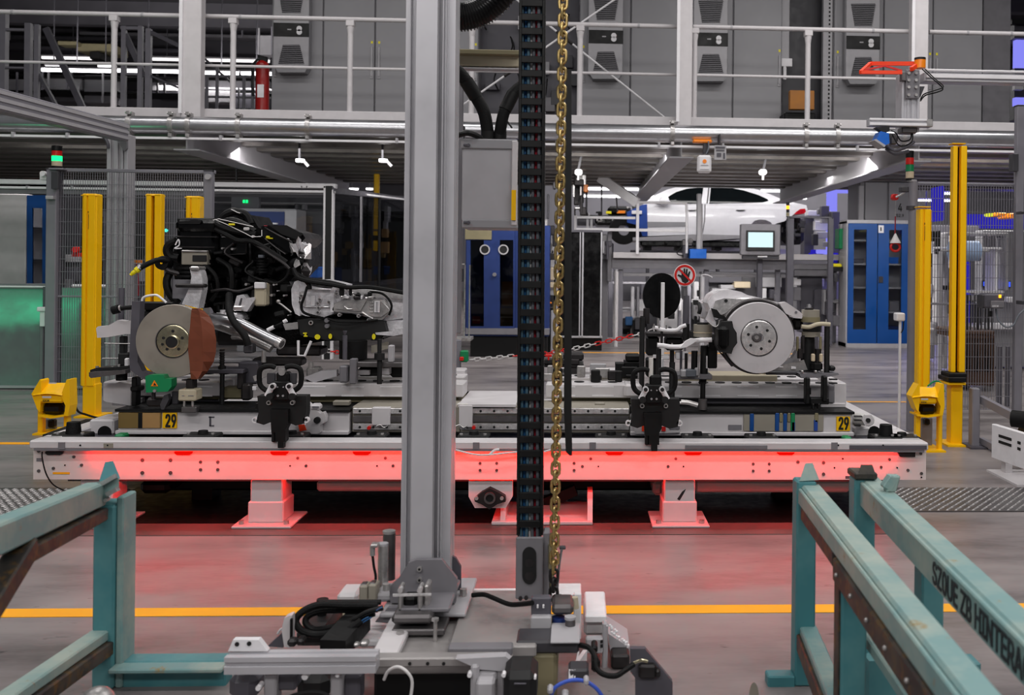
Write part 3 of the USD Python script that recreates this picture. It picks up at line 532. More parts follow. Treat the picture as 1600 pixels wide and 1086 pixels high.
t = Thing('post', 'white lamp post bent over behind the prohibition sign', 'post'); t.add('shaft', MB().vert(1097, 432, FLOOR(1097, 14.0) + 1, 14.0, 3.6, 12), 'light_grey'); t.add('arm', MB().pt([(1097, 436, 14), (1097, 430, 14), (1106, 430, 14), (1113, 434, 14)], 1.2, 8), 'light_grey')
clutter('grey machine column at the far side of the black glazed cabin', 15.2, [(935, 948, 366, 398, 'light_grey', 0), (949, 956, 362, 440, 'mid_grey', -.1), (930, 946, 400, 402, 'steel', 0), (938, 950, 404, 534, 'mid_grey', .1), (902, 930, 342, 352, 'slate', .2)], 8, (934, 950, 370, 400))
clutter('chromed chain hoist hanging behind the gold chain', 14.6, [(897, 905, 268, 320, 'iron', .1), (905, 911, 300, 330, 'dark_grey', .1), (912, 919, 288, 300, 'lamp_orange', -.1), (915, 918, 300, 330, 'dark_grey', .05), (904, 906, 232, 300, 'iron', .05)], 14, (894, 910, 270, 330), ('steel', 'machined', 'iron'), 'hoist')
for lab, pts in (('thin dark hanger rod dropping behind the sloping strut', [(940, 282, 16.5), (940, 331, 16.5)]), ('thin hanger rod dropping above the car front', [(963, 308, 16.6), (965, 331, 16.6)]), ('thin hanger rod dropping above the windscreen', [(1000, 283, 17), (1000, 315, 17)])):
    one('hanger_rod', lab, 'rod', MB().tube([P(*q) for q in pts], .014, 6, smooth=False), 'mid_grey')
# violet lit region beyond the car
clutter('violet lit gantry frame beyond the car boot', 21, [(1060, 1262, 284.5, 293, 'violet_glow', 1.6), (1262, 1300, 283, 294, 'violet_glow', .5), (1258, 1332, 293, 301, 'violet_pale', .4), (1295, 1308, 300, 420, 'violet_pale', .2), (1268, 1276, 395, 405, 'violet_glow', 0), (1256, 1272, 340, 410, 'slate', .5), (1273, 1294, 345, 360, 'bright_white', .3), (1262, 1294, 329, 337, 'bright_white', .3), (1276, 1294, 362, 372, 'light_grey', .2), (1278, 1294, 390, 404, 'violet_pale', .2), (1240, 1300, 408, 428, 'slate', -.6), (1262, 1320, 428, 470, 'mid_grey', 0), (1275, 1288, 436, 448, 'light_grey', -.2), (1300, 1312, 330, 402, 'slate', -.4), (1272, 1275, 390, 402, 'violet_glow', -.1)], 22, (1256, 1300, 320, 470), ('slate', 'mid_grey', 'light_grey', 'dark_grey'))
clutter('grey workbench with violet lit side beyond the rear disc', 14.9, [(1240, 1300, 420, 432, 'mid_grey', .2), (1250, 1285, 432, 520, 'slate', .3), (1272, 1300, 452, 505, 'slate', .2), (1286, 1318, 468, 474, 'light_grey', .1), (1300, 1310, 395, 412, 'violet_glow', .2), (1240, 1252, 436, 446, 'bright_white', .1), (1240, 1252, 449, 470, 'mid_grey', .1), (1268, 1280, 500, 512, 'slate', .1)], 6, (1255, 1312, 440, 510))
t = Thing('first_aid_box', 'dark green wall box beside the blue cabinet', 'box'); t.add('case', MB().px(1311, 357, 1322, 389, 14.55, .25, .01), 'signal_green'); t.add('bracket', B(1313, 350, 1320, 358, 14.6, .1), 'light_grey')
t = Thing('glove_tray', 'small tray with yellow green gloves beside the blue cabinet', 'tray'); t.add('tray', B(1298, 417, 1317, 424, 14.5, .2), 'black'); t.add('gloves', MB().px(1299, 412, 1316, 418, 14.52, .15, .02), 'plug_yellow'); t.add('bottle', MB().vert(1305, 427, 440, 14.5, 5, 10), 'dark_grey'); t.add('bracket', B(1300, 424, 1304, 470, 14.6, .05), 'slate')
# tall grey cabinet and blue glazed cabinet
t = Thing('switch_cabinet', 'tall grey cabinet lettered 4 standing behind the blue cabinet', 'cabinet')
t.add('carcass', fl(1344, 1426, 282, 15.3, .7), 'mid_grey'); 
for a, b in ((1351, 1386), (1388, 1424)): t.add('door', B(a, 284, b, 420, 15.27, .03), 'cabinet_grey')
t.add('side_strip', B(1342, 290, 1350, 346, 15.26, .05), 'light_grey'); t.add('number', MB().text('4', 1402.5, 330, 15.26, 12, True, 6.5).text('52.9', 1400, 339, 15.26, 4.6, True, 12), 'ink')
t = Thing('tool_cabinet', 'blue two door cabinet with glazed panels beside the grey fence post', 'cabinet')
YB = 14.3; zt_ = P(1370, 346, YB)[2]; x0, x1, xm = P(1323, 450, YB)[0], P(1423, 450, YB)[0], P(1371, 450, YB)[0]; zb_ = P(1370, 543, YB)[2]
t.add('carcass', MB().bb(x0, YB + .03, zb_, x0 + .03, YB + .45, zt_).bb(x1 - .03, YB + .03, zb_, x1, YB + .45, zt_).bb(x0, YB + .43, zb_, x1, YB + .45, zt_).bb(x0, YB + .02, zt_ - .03, x1, YB + .45, zt_ + .02).bb(x0, YB, zb_ - .02, x1, YB + .45, zb_ + .06), 'light_grey', smooth=False)
t.add('feet', MB().bb(x0 + .05, YB + .05, 0, x0 + .15, YB + .4, zb_).bb(x1 - .15, YB + .05, 0, x1 - .05, YB + .4, zb_), 'black')
for a, b in ((1325, 1370), (1371.5, 1421)):
    dx0, dx1 = P(a, 450, YB)[0], P(b, 450, YB)[0]
    w0, w1 = (P(1333.5, 450, YB)[0], P(1353.5, 450, YB)[0]) if a < 1340 else (P(1388.5, 450, YB)[0], P(1408.5, 450, YB)[0])
    zw0, zw1 = P(1370, 515, YB)[2], P(1370, 359, YB)[2]
    d = t.add('door', MB().poly(sbox(dx0, zb_ + .06, dx1, zt_ - .035).difference(sbox(w0, zw0, w1, zw1)), YB, .028), 'cabinet_blue')
    t.add('pane', MB().bb(w0, YB + .014, zw0, w1, YB + .018, zw1), 'pane_glass', on=d)
for r in (376, 413, 450, 488): z = P(1370, r, YB)[2]; t.add('shelf', MB().bb(x0 + .03, YB + .06, z - .012, x1 - .03, YB + .43, z + .012), 'light_grey')
t.add('lock', B(1373, 432, 1380, 442, YB - .015, .015), 'dark_grey'); q = t.add('door_card', B(1372.5, 352, 1381, 364, YB - .003, .003, 0), 'bright_white'); t.add('symbol', B(1375.5, 355, 1377.5, 361, YB - .005, .002, 0), 'ink', on=q)
for lab, a, b, r, h, m in (('blue storage box on the upper cabinet shelf', 1391, 1407, 413, 10, 'sensor_blue'), ('pale storage box on the middle cabinet shelf', 1392, 1408, 488, 16, 'mid_grey'), ('folded grey cloth on the cabinet shelf behind glass', 1334, 1352, 413, 7, 'slate'), ('blue storage box at the cabinet floor behind glass', 1391, 1408, 522, 10, 'navy')):
    z = P(1370, r, YB)[2] + .012; c0, c1 = P(a, r, YB)[0], P(b, r, YB)[0]; q = Thing('storage_box', lab, 'box'); q.add('body', MB().bb(c0, YB + .08, z, c1, YB + .34, z + h * sc(YB), .01), m); q.add('rim', MB().bb(c0 - .005, YB + .075, z + h * sc(YB) - .01, c1 + .005, YB + .345, z + h * sc(YB) + .004, .003), m)
# floor-standing dark glazed cabin and blue cabinet behind the chain
t = Thing('glazed_cabin', 'black glazed cabin in slim aluminium frame behind the black strip', 'cabin')
YG = 13.4; t.add('pane', B(872, 364, 905, 526, YG, .02), 'gloss_black'); t.add('pane', B(911, 364, 938, 526, YG, .02), 'gloss_black')
for a, b in ((868, 872), (905, 907), (909, 911.5), (938, 940.5)): t.add('mullion', B(a, 362, b, 528, YG - .02, .06), 'aluminium')
t.add('top_rail', B(868, 359, 941, 363, YG - .02, .06), 'slate'); t.add('bottom_rail', B(868, 525, 941, 528, YG - .02, .06), 'aluminium'); t.add('back', fl(866, 942, 360, YG + .1, .6), 'black')
t = Thing('tool_cabinet', 'navy cabinet with two round holes and cartons seen beside the column', 'cabinet')
YN = 12.4; t.add('carcass', MB().px(728, 352, 858, 525, YN + .05, .5), 'navy'); t.add('plinth', B(728, 513, 858, 523, YN, .1), 'mid_grey'); t.add('foot', fl(735, 855, 526, YN + .1, .3), 'black')
t.add('door', MB().prism([(729, 356), (804, 356), (804, 513), (729, 513)], YN, .03, [[(735, 375), (756, 375), (756, 510), (735, 510)], [(781, 375), (802, 375), (802, 510), (781, 510)]]), 'navy', smooth=False)
for a in (735, 781): t.add('pane', B(a, 375, a + 21, 510, YN + .02, .005, 0), 'smoke_glass')
for x in (757.5, 786.5): t.add('port_ring', MB().lathe(x, 390, YN - .012, [(6, .012), (6, 0), (8, 0), (8, .012)], 24), 'light_grey'); 
for x in (757.5, 786.5): t.add('port', MB().disc(x, 390, YN - .004, 6.2, .004), 'ink')
t.add('knob', MB().disc(772.5, 429, YN - .03, 3, .03), 'mid_grey'); t.add('card', B(727, 357, 768, 374, YN - .012, .01, 0), 'olive')
for lab, b in (('light brown carton behind the navy cabinet glass', (784, 440, 801, 478, 'carton')), ('ochre carton at the bottom of the navy cabinet', (782, 482, 801, 509, 'box_ochre')), ('red and white carton low in the navy cabinet', (738, 494, 750, 506, 'cable_red'))):
    q = Thing('carton', lab, 'carton'); q.add('body', B(*b[:4], YN + .03, .016, .003), b[4]); q.add('tape', B(b[0], (b[1] + b[3]) / 2 - 1, b[2], (b[1] + b[3]) / 2 + 1, YN + .028, .002, 0), 'cream')
t = Thing('trolley', 'slim steel trolley frame beside the tall column', 'trolley')
for x in (726, 733.5): t.add('upright', MB().vert(x, 414, 531, 10.4, 1.1, 8), 'steel')
t.add('handle', MB().pt([(714, 413, 10.4), (726, 413, 10.4)], 1.1, 8), 'steel'); t.add('tray', B(708, 528, 735, 533, 10.35, .3), 'steel'); t.add('tool_holder', B(712, 420, 724, 440, 10.5, .1), 'dark_grey'); t.add('rod', MB().vert(717, 440, 500, 10.5, 2.5, 10), 'light_grey'); t.add('foot', MB().vert(716, 533, FLOOR(716, 10.5), 10.5, 3, 8), 'dark_grey')
clutter('shelf of small cream boxes between cable chain and gold chain', 12.9, [(850, 866, 362, 418, 'light_grey', .2), (850, 866, 418, 438, 'cream', .05), (850, 866, 441, 450, 'cream', .05), (850, 866, 452, 462, 'cabinet_grey', .1), (852, 864, 462, 480, 'ink', .05), (854, 862, 472, 475, 'lamp_orange', 0), (848, 866, 482, 570, 'black', .1), (860, 866, 485, 580, 'light_grey', .05)], 10, (850, 864, 275, 400), ('black', 'iron', 'steel', 'dark_grey'), 'shelf')
# ================================================================== LEFT REAR FIELD
t = Thing('sheet_partition', 'glossy grey sheet steel partition catching green light', 'partition')
YS = 9.1; t.add('sheet', B(-60, 451, 172, 604, YS, .03), 'panel_grey'); t.add('top_rail', B(-60, 443, 73, 451, YS - .02, .07), 'mid_grey'); t.add('edge_trim', B(-60, 446.5, 73, 449, YS - .03, .02), 'bright_white')
t.add('bottom_rail', B(-60, 603, 172, 607, YS - .01, .05), 'light_grey'); t.add('kick_plate', fl(-60, 172, 608, YS + .02, .05), 'black'); t.add('corner_post', B(66, 450, 71, 606, YS - .04, .05), 'slate')
t = Thing('sensor_stand', 'small grey stand with white sensor bracket before the sheet partition', 'stand')
t.add('pole', fl(62, 68, 486, 8.75, .05), 'mid_grey'); t.add('bracket', MB().px(57, 480, 72, 487, 8.7, .08, .008).px(62, 487, 70, 510, 8.72, .05, .004), 'bright_white')
t = Thing('workshop_cabinet', 'white cabinet end with blue glazed door beside the fence post', 'cabinet')
YW = 11.4; t.add('side', fl(-20, 41.5, 303, YW, .8), 'white_paint'); t.add('door', MB().prism([(42, 305), (75, 305), (75, 560), (42, 560)], YW, .03, [[(50, 325), (66, 325), (66, 542), (50, 542)]]), 'cabinet_blue', smooth=False)
t.add('pane', B(50, 325, 66, 542, YW + .012, .005, 0), 'smoke_glass'); t.add('carcass', fl(42, 75, 307, YW + .35, .4), 'dark_grey')
for y in (355, 405, 448): t.add('shelf', B(43, y, 74, y + 2.5, YW + .06, .3), 'light_grey')
for px in (20, 62): pass
# enclosure of aluminium profile with clear panes
t = Thing('machine_enclosure', 'aluminium profile enclosure with clear panes behind the engine', 'enclosure')
YE = 9.9
t.add('top_rail', B(-40, 283, 515, 290, YE, .08), 'bright_white'); t.add('rail', B(-40, 294, 513, 297.6, YE + .01, .06), 'bright_white'); t.add('rail', B(-40, 298, 505, 305, YE + .03, .06), 'mid_grey')
t.add('corner_post', B(507.5, 292, 516.5, 560, YE - .01, .05), 'ink'); t.add('post_lip', B(504, 292, 507.5, 560, YE, .07), 'bright_white'); t.add('post_lip', B(516.5, 292, 519.5, 560, YE, .07), 'bright_white')
t.add('pane', B(332, 305, 504, 560, YE + .03, .008, 0), 'pane_glass')
for x in (40, 110, 470, 478): t.add('clamp', B(x, 290, x + 2.5, 294, YE, .05), 'light_grey')
t.add('side_rail', MB().bar(P(518, 297, YE), P(592, 306, 12.6), .05, .06).bar(P(592, 306, 12.6), P(640, 313, 13), .05, .06), 'slate'); t.add('side_edge', MB().bar(P(572, 304, 11.4), P(640, 312.5, 12.9), .02, .02), 'bright_white')
t.add('side_mullion', B(590, 306, 593.5, 460, 12.5, .05), 'ink'); t.add('side_mullion', B(562, 304, 565, 440, 12.2, .05), 'mid_grey'); t.add('side_pane', B(594, 313, 640, 460, 12.6, .01, 0), 'smoke_glass'); t.add('side_pane', B(519.5, 302, 590, 452, 12.4, .01, 0), 'smoke_glass')
t.add('bottom_rail', MB().bar(P(518, 449, 12.3), P(640, 437, 13.5), .05, .06), 'mid_grey')
t = Thing('cabinet', 'blue fronted white cabinet inside the clear enclosure', 'cabinet'); t.add('carcass', fl(372, 462, 326, 13.0, .5), 'cabinet_grey'); t.add('door', B(374, 331, 443, 402, 12.96, .03), 'navy'); t.add('side', B(444, 330, 462, 500, 12.97, .02), 'light_grey'); t.add('shelf_edge', B(402, 348, 432, 350.5, 12.9, .06), 'bright_white')
one('parts_bin', 'blue plastic bin at the enclosure corner post', 'bin', MB().px(483, 418, 497, 434, 10.6, .3, .01).px(482, 417, 498, 420, 10.57, .34, .004), 'sensor_blue')
t = Thing('exit_sign', 'dark hanging sign with two small green lit symbols', 'sign'); t.add('case', B(362, 305, 404, 325, 14, .08), 'slate'); t.add('lit_symbol', B(379.5, 312.5, 382.5, 317, 13.98, .01, 0), 'led_green'); t.add('lit_symbol', B(384, 312.5, 387, 317, 13.98, .01, 0), 'led_green'); t.add('hanger', B(368, 250, 370, 305, 14, .03), 'dark_grey')
t = Thing('hoist_column', 'yellow hoist column seen through the enclosure panes', 'column'); t.add('shaft', MB().px(583.5, 272, 591, 392, 15.0, .1, .01), 'safety_yellow'); t.add('collar', B(582, 368, 592, 375, 14.97, .12), 'ink'); t.add('collar', B(582, 358, 592, 361, 14.97, .12), 'box_ochre'); t.add('foot', fl(581, 593, 392, 15.0, .12), 'dark_grey')
random.seed(31)
clutter('grey robot cell behind the mesh fence and its yellow light curtain', 12.6, [(92, 170, 306, 400, 'slate', 1.2), (96, 124, 398, 410, 'light_grey', -.3), (93, 124, 410, 445, 'mid_grey', -.2), (98, 120, 418, 440, 'slate', -.3), (125, 165, 330, 445, 'dark_grey', .2), (97, 108, 437, 480, 'mid_grey', -.4), (160, 175, 310, 440, 'black', .3), (205, 232, 306, 420, 'black', .2), (252, 290, 300, 400, 'dark_grey', .5), (186, 216, 412, 470, 'mid_grey', -.6), (205, 214, 420, 545, 'dark_grey', -.8), (216, 222, 412, 440, 'post_grey', -.8), (112, 166, 445, 449, 'bright_white', -1.6), (203, 228, 309, 312, 'bright_white', .3), (185, 191, 440, 520, 'slate', -1.4)], 26, (92, 285, 310, 470), ('mid_grey', 'slate', 'dark_grey', 'light_grey', 'black', 'cable_grey'))
one('status_lamp', 'tiny cyan status lamp on the dark robot cell behind the mesh', 'lamp', MB().disc(259, 360, 11.9, 2.4, .02, 12), 'led_cyan')
q = one('emergency_button', 'red emergency button behind the mesh beside the yellow light curtain', 'button', MB().disc(117, 390, 12.0, 5, .06, 16).px(112, 395, 123, 401, 12.03, .08), 'signal_red')
t = Thing('barrier_stand', 'grey stand with yellow cap carrying a red and white chain', 'stand'); t.add('pole', fl(204, 211, 412, 9.3, .07), 'mid_grey'); t.add('cap', B(201, 406, 215, 411, 9.28, .1), 'lamp_orange'); t.add('chain_end', MB().pt([(196, 410, 9.2), (190, 428, 9.2), (185, 440, 9.2), (178, 462, 9.2)], 1.3, 6), 'cable_white'); t.add('chain_end', MB().pt([(214, 412, 9.2), (216, 440, 9.2), (216, 462, 9.2)], 1.2, 6), 'cable_red')
random.seed(33)
clutter('dark welding cell with pale robot parts behind the enclosure side panes', 16.8, [(519, 580, 330, 420, 'dark_grey', .6), (519, 532, 318, 356, 'light_grey', -.2), (540, 585, 400, 418, 'box_ochre', .5), (519, 565, 316, 320, 'light_grey', .1), (519, 590, 323, 326, 'mid_grey', 0), (519, 526, 360, 440, 'slate', -.1), (548, 553, 322, 440, 'mid_grey', -.2), (592, 640, 277, 305, 'slate', .3), (593, 640, 330, 440, 'black', .5), (600, 606, 322, 346, 'light_grey', .2), (519, 640, 440, 465, 'mid_grey', .4), (518, 526, 418, 445, 'navy', -.6)], 26, (520, 600, 318, 415), ('black', 'dark_grey', 'light_grey', 'iron', 'steel', 'box_ochre', 'tan'))
clutter('dark machine body under the mezzanine behind the clear pane', 15.5, [(332, 505, 300, 330, 'slate', .5), (332, 380, 330, 460, 'dark_grey', .4), (462, 505, 330, 460, 'mid_grey', .3), (450, 455, 340, 365, 'steel', .1), (336, 500, 316, 318, 'light_grey', 0), (466, 470, 330, 380, 'black', 0), (474, 505, 350, 440, 'slate', .1), (332, 640, 470, 560, 'dark_grey', .9)], 16, (335, 500, 305, 440), ('slate', 'mid_grey', 'dark_grey', 'light_grey'))
clutter('dark press silhouettes in the shade under the mezzanine', 17.0, [(-20, 72, 222, 300, 'black', .5), (15, 62, 232, 246, 'light_grey', .1), (8, 70, 246, 255, 'mid_grey', .1), (32, 50, 262, 278, 'brown_guard', .1), (0, 10, 245, 280, 'slate', 0), (104, 165, 225, 280, 'ink', .5), (198, 290, 228, 284, 'black', .5), (226, 236, 232, 262, 'light_grey', .1), (244, 290, 246, 282, 'slate', .2), (310, 450, 262, 283, 'dark_grey', .4), (442, 446, 240, 280, 'cover_blue', .0), (446, 458, 243, 282, 'slate', .1)], 12, (0, 300, 235, 280), ('mid_grey', 'slate', 'dark_grey', 'black'), 'press')
for lab, x in (('small white floodlight under the mezzanine beside the blue edged panel', 468), ('small white floodlight under the mezzanine near the yellow hoist column', 598)):
    q = Thing('floodlight', lab, 'lamp'); q.add('head', B(x - 6, 248, x + 6, 253, 11.5, .06), 'tube_white'); q.add('bracket', B(x - 2, 215, x + 1, 248, 11.53, .03), 'dark_grey'); q.add('shade', MB().bar(P(x + 7, 252, 11.55), P(x + 14, 260, 11.55), .03), 'light_grey')
# mesh fences
def fence(lab, posts, rails, win, Y, vp=3.7, hp=19., m='post_grey', pm='post_grey'):
    t = Thing('mesh_fence', lab, 'fence')
    for a, b, y0, y1 in posts:
        q = t.add('post', (fl(a, b, y0, Y - .05, (b - a) * sc(Y)) if y1 is None else B(a, y0, b, y1, Y - .05, (b - a) * sc(Y), .006)), pm)
        t.add('post_cap', B(a - .5, y0 - 1.5, b + .5, y0, Y - .055, (b - a) * sc(Y) + .01), 'dark_grey', on=q)
    for a, b, y0, y1 in rails: t.add('rail', B(a, y0, b, y1, Y - .01, .03), pm)
    x0, x1, y0, y1 = win; w = MB(); k = sc(Y)
    A, C = P(x0, y0, Y), P(x1, y1, Y)
    n = int((x1 - x0) / vp); h = int((y1 - y0) / hp)
    for i in range(n + 1): x = A[0] + (C[0] - A[0]) * i / n; w.bb(x - .002, Y - .002, C[2], x + .002, Y + .002, A[2])
    for i in range(h + 1): z = A[2] + (C[2] - A[2]) * i / h; w.bb(A[0], Y - .005, z - .002, C[0], Y - .0015, z + .002)
    t.add('wire_mesh', w, m, smooth=False, kind='stuff'); return t
t = fence('grey wire mesh fence panel with square post under the green stack light', [(72, 88, 264, None), (318, 331, 267, None)], [(90, 331, 264.5, 269.5), (90, 180, 462, 465)], (92, 318, 268, 640), 8.7)
t.add('post_lip', B(88, 268, 93, 640, 8.7, .04), 'slate'); t.add('lamp_bracket', B(76, 262.4, 98, 265, 8.62, .16, .003), 'post_grey'); t.add('clamp', B(71, 306, 82, 311, 8.6, .05), 'light_grey'); t.add('latch', B(80, 268, 90, 295, 8.6, .04), 'dark_grey'); t.add('lamp_eye', MB().disc(66, 271, 8.62, 4, .05).px(62, 271, 72, 281, 8.66, .05), 'bright_white'); t.add('bolt', MB().disc(324, 276, 8.6, 4.5, .03), 'light_grey')
stack_light('stack light with red cap and lit green lens on the fence post', 89, 228, 260, 8.7, 14.5, ['black', 'signal_red', 'led_green', 'clear_white' if 'clear_white' in M else 'cream'])
t = Thing('aluminium_post', 'upright aluminium profile post with bracket behind the mesh fence', 'post')
YP = 8.95
t.add('shaft', MB().px(165, 214, 197, 640, YP + .02, .16, .008), 'light_grey'); 
for a, b in ((165, 171), (176, 182), (187, 190), (192, 197)): t.add('profile_rib', B(a, 214, b, 640, YP, .02), 'aluminium')
t.add('foot', fl(165, 197, 640, YP, .16), 'aluminium'); t.add('bracket', MB().prism([(180, 196), (192, 201), (198, 214), (198, 232), (194, 236), (184, 222)], YP - .04, .03), 'mid_grey'); t.add('brace_arc', MB().pt([(160, 212, YP), (165, 217, YP), (169, 226, YP), (169, 232, YP)], 2.5, 8), 'slate')
t = Thing('aluminium_beam', 'long sloping aluminium profile beam joined to the upright post', 'beam')
a, b = P(192, 207, 8.85), P(-150, 120, 5.9)
t.add('profile', MB().bar(a, b, .10, .16, .008), 'post_grey')
d = (b - a) / np.linalg.norm(b - a); s_ = np.cross(d, [0, 0, 1.]); s_ /= np.linalg.norm(s_); u_ = np.cross(s_, d)
for k in (-.052, .0, .052): t.add('profile_rib', MB().bar(a + u_ * k - s_ * .052, b + u_ * k - s_ * .052, .012, .026), 'light_grey'); t.add('profile_rib', MB().bar(a + u_ * k + s_ * .052, b + u_ * k + s_ * .052, .012, .026), 'light_grey')
# safety light curtains
def curtain(lab, a, b, y0, y1, Y, kind=0, base=None):
    t = Thing('light_curtain', lab, 'light curtain', None); k = sc(Y); w = b - a
    if kind == 0:
        t.add('housing', MB().px(a, y0, b, y1, Y + .012, w * k * .9, .008), 'safety_yellow'); t.add('front_rib', B(a + w * .08, y0 + .5, a + w * .3, y1, Y, .014, .003), 'safety_yellow'); t.add('front_rib', B(a + w * .42, y0 + .5, b - w * .1, y1, Y, .014, .003), 'safety_yellow')
        t.add('cap', B(a - .4, y0 - 1.4, b + .4, y0, Y - .002, w * k * .95, .003), 'safety_yellow')
        t.add('print', MB().px(a + w * .47, y0 + 24, a + w * .52, y0 + 27, Y - .001, .002, 0).px(a + w * .49, y0 + 29, a + w * .52, y0 + 52, Y - .001, .002, 0), 'ink')
    else:
        t.add('back', B(a, y0, b, y1, Y + w * k * .55, w * k * .3), 'safety_yellow'); t.add('lens_strip', B(a + w * .33, y0 + 2, a + w * .56, y1, Y + w * k * .42, w * k * .14), 'gloss_black')
        t.add('wing', B(a, y0, a + w * .33, y1, Y, w * k * .6, .004), 'safety_yellow'); t.add('wing', B(a + w * .56, y0, b, y1, Y, w * k * .6, .004), 'safety_yellow'); t.add('cap', B(a, y0 - 1.6, b, y0, Y, w * k * .85, .003), 'safety_yellow')
    return t
c = curtain('yellow light curtain column before the mesh fence with small print', 127, 149, 306, 600, 7.5)
c.add('base_post', fl(128.5, 149.5, 600, 7.51, .1), 'safety_yellow'); c.add('foot_plate', MB().bb(P(120, 650, 7.5)[0], 7.45, 0, P(158, 650, 7.5)[0], 7.68, .012), 'safety_yellow')
c = curtain('yellow light curtain with black lens strip behind the engine hose', 227, 250, 306, 600, 7.9, 1); c.add('foot', fl(229, 248, 600, 7.92, .09), 'safety_yellow')
c = curtain('yellow light curtain rising behind the engine air box', 289, 310, 309, 600, 8.2); c.add('foot', fl(291, 309, 600, 8.22, .09), 'safety_yellow')
c = curtain('tall yellow light curtain in front of the second mesh fence', 1488, 1510, 225, 585, 6.45, 1)
c.add('clamp', MB().px(1483, 583, 1512, 590, 6.4, .16, .006).px(1482, 590, 1511, 597, 6.36, .2, .004), 'black'); c.add('collar', B(1481, 598, 1510, 602, 6.38, .16, .003), 'safety_yellow'); c.add('base_post', fl(1487, 1505, 602, 6.44, .09), 'safety_yellow'); c.add('foot_plate', MB().bb(P(1478, 696, 6.4)[0], 6.36, 0, P(1508, 696, 6.4)[0], 6.6, .012), 'safety_yellow')
c = curtain('short yellow light curtain standing behind the yellow scanner hood', 1435, 1455, 324, 640, 6.5); c.add('foot', fl(1437, 1453, 640, 6.52, .08), 'safety_yellow')
# yellow hoods with laser scanners
def hood(lab, x, y, s, Y, mirror=1):
    """hood whose upper rim starts at picture point x,y; s picture pixels per template unit"""
    t = Thing('scanner_hood', lab, 'laser scanner'); q = lambda pts: [(x + a * s, y + b * s) for a, b in pts]; k = sc(Y) * s
    top = [P(x + a * s, y + b * s, Y + c) for a, b, c in ((4, 4, .22), (58, 4, .22), (58, 2, .22), (50, 22, .02), (0, 22, .02))]
    rf = [P(x + a * s, y + b * s, Y + c) for c, l in ((0, 0), (.012, 0)) for a, b, c in [(u, w_, e + c) for u, w_, e in ((13, 5, .06), (54, 5, .06), (47, 24.5, -.045), (34, 22.5, -.045), (23, 22, -.045), (12, 23, -.045), (2, 24.5, -.045))]]
    t.add('roof', MB().raw(rf, [(0, 6, 5), (0, 5, 4), (0, 4, 1), (1, 4, 3), (1, 3, 2), (7, 12, 13), (7, 11, 12), (7, 8, 11), (8, 10, 11), (8, 9, 10)] + [(i, (i + 1) % 7, 7 + (i + 1) % 7) for i in range(7)] + [(i, 7 + (i + 1) % 7, 7 + i) for i in range(7)]), 'safety_yellow', smooth=False)
    t.add('cheek', MB().prism(q([(0, 22), (13, 0), (15, 2), (15, 24), (13, 50), (9, 46)]), Y - .03, .1), 'safety_yellow', smooth=False)
    t.add('cheek', MB().prism(q([(54, 0), (58, 0), (59, 40), (56, 56), (50, 56), (52, 40), (45, 25)]), Y - .03, .1), 'safety_yellow', smooth=False)
    h = t.add('scanner_head', MB().px(x + 13 * s, y + 23 * s, x + 47 * s, y + 36 * s, Y - .03, .16, .012), 'safety_yellow')
    t.add('label', MB().px(x + 17 * s, y + 25.5 * s, x + 30 * s, y + 28.5 * s, Y - .034, .003, 0), 'cable_white', on=h); t.add('lettering', MB().text('SICK', x + 17 * s, y + 34 * s, Y - .032, 3 * s, True), 'ink', on=h)
    t.add('window', MB().px(x + 15 * s, y + 37 * s, x + 46 * s, y + 54 * s, Y, .14, .03), 'gloss_black')
    t.add('sill', MB().prism(q([(10, 54), (30, 57), (50, 54), (50, 57), (30, 60), (10, 57)]), Y - .03, .14), 'safety_yellow', smooth=False)
    t.add('leg', fl(x + 9 * s, x + 17 * s, y + 46 * s, Y + .02, .05), 'safety_yellow'); t.add('leg', fl(x + 49 * s, x + 56 * s, y + 50 * s, Y + .02, .05), 'safety_yellow'); t.add('foot_plate', MB().bb(P(x + 6 * s, y, Y)[0], Y - .03, 0, P(x + 60 * s, y, Y)[0], Y + .24, .012), 'safety_yellow')
    t.add('sticker', MB().prism(q([(5, 18), (12, 6), (15, 8), (9, 20)]), Y - .012, .006), 'cable_white'); t.add('sticker', MB().px(x + 27 * s, y + 4.8 * s, x + 38 * s, y + 6.5 * s, Y - .022, .003, 0), 'cable_white')
    t.add('plate', fl(x + 18 * s, x + 38 * s, y + 60 * s, Y + .16, .02), 'mid_grey'); t.add('connector', MB().px(x + 24 * s, y + 62 * s, x + 34 * s, y + 74 * s, Y + .1, .05, .01), 'black')
    return t
h = hood('yellow scanner hood beside the green lit partition', 49, 593, 1.02, 6.75)
h.add('cable', MB().pt([(113, 610, 6.9), (120, 640, 6.9), (135, 648, 6.9), (160, 655, 6.9)], 1.6, 6), 'rubber')
h = hood('yellow scanner hood beside the short light curtain', 1424, 600, .88, 6.2)
h.add('cable', MB().pt([(1450, 603, 6.4), (1460, 596, 6.45), (1470, 598, 6.45), (1476, 612, 6.4)], 1.3, 6), 'signal_green')

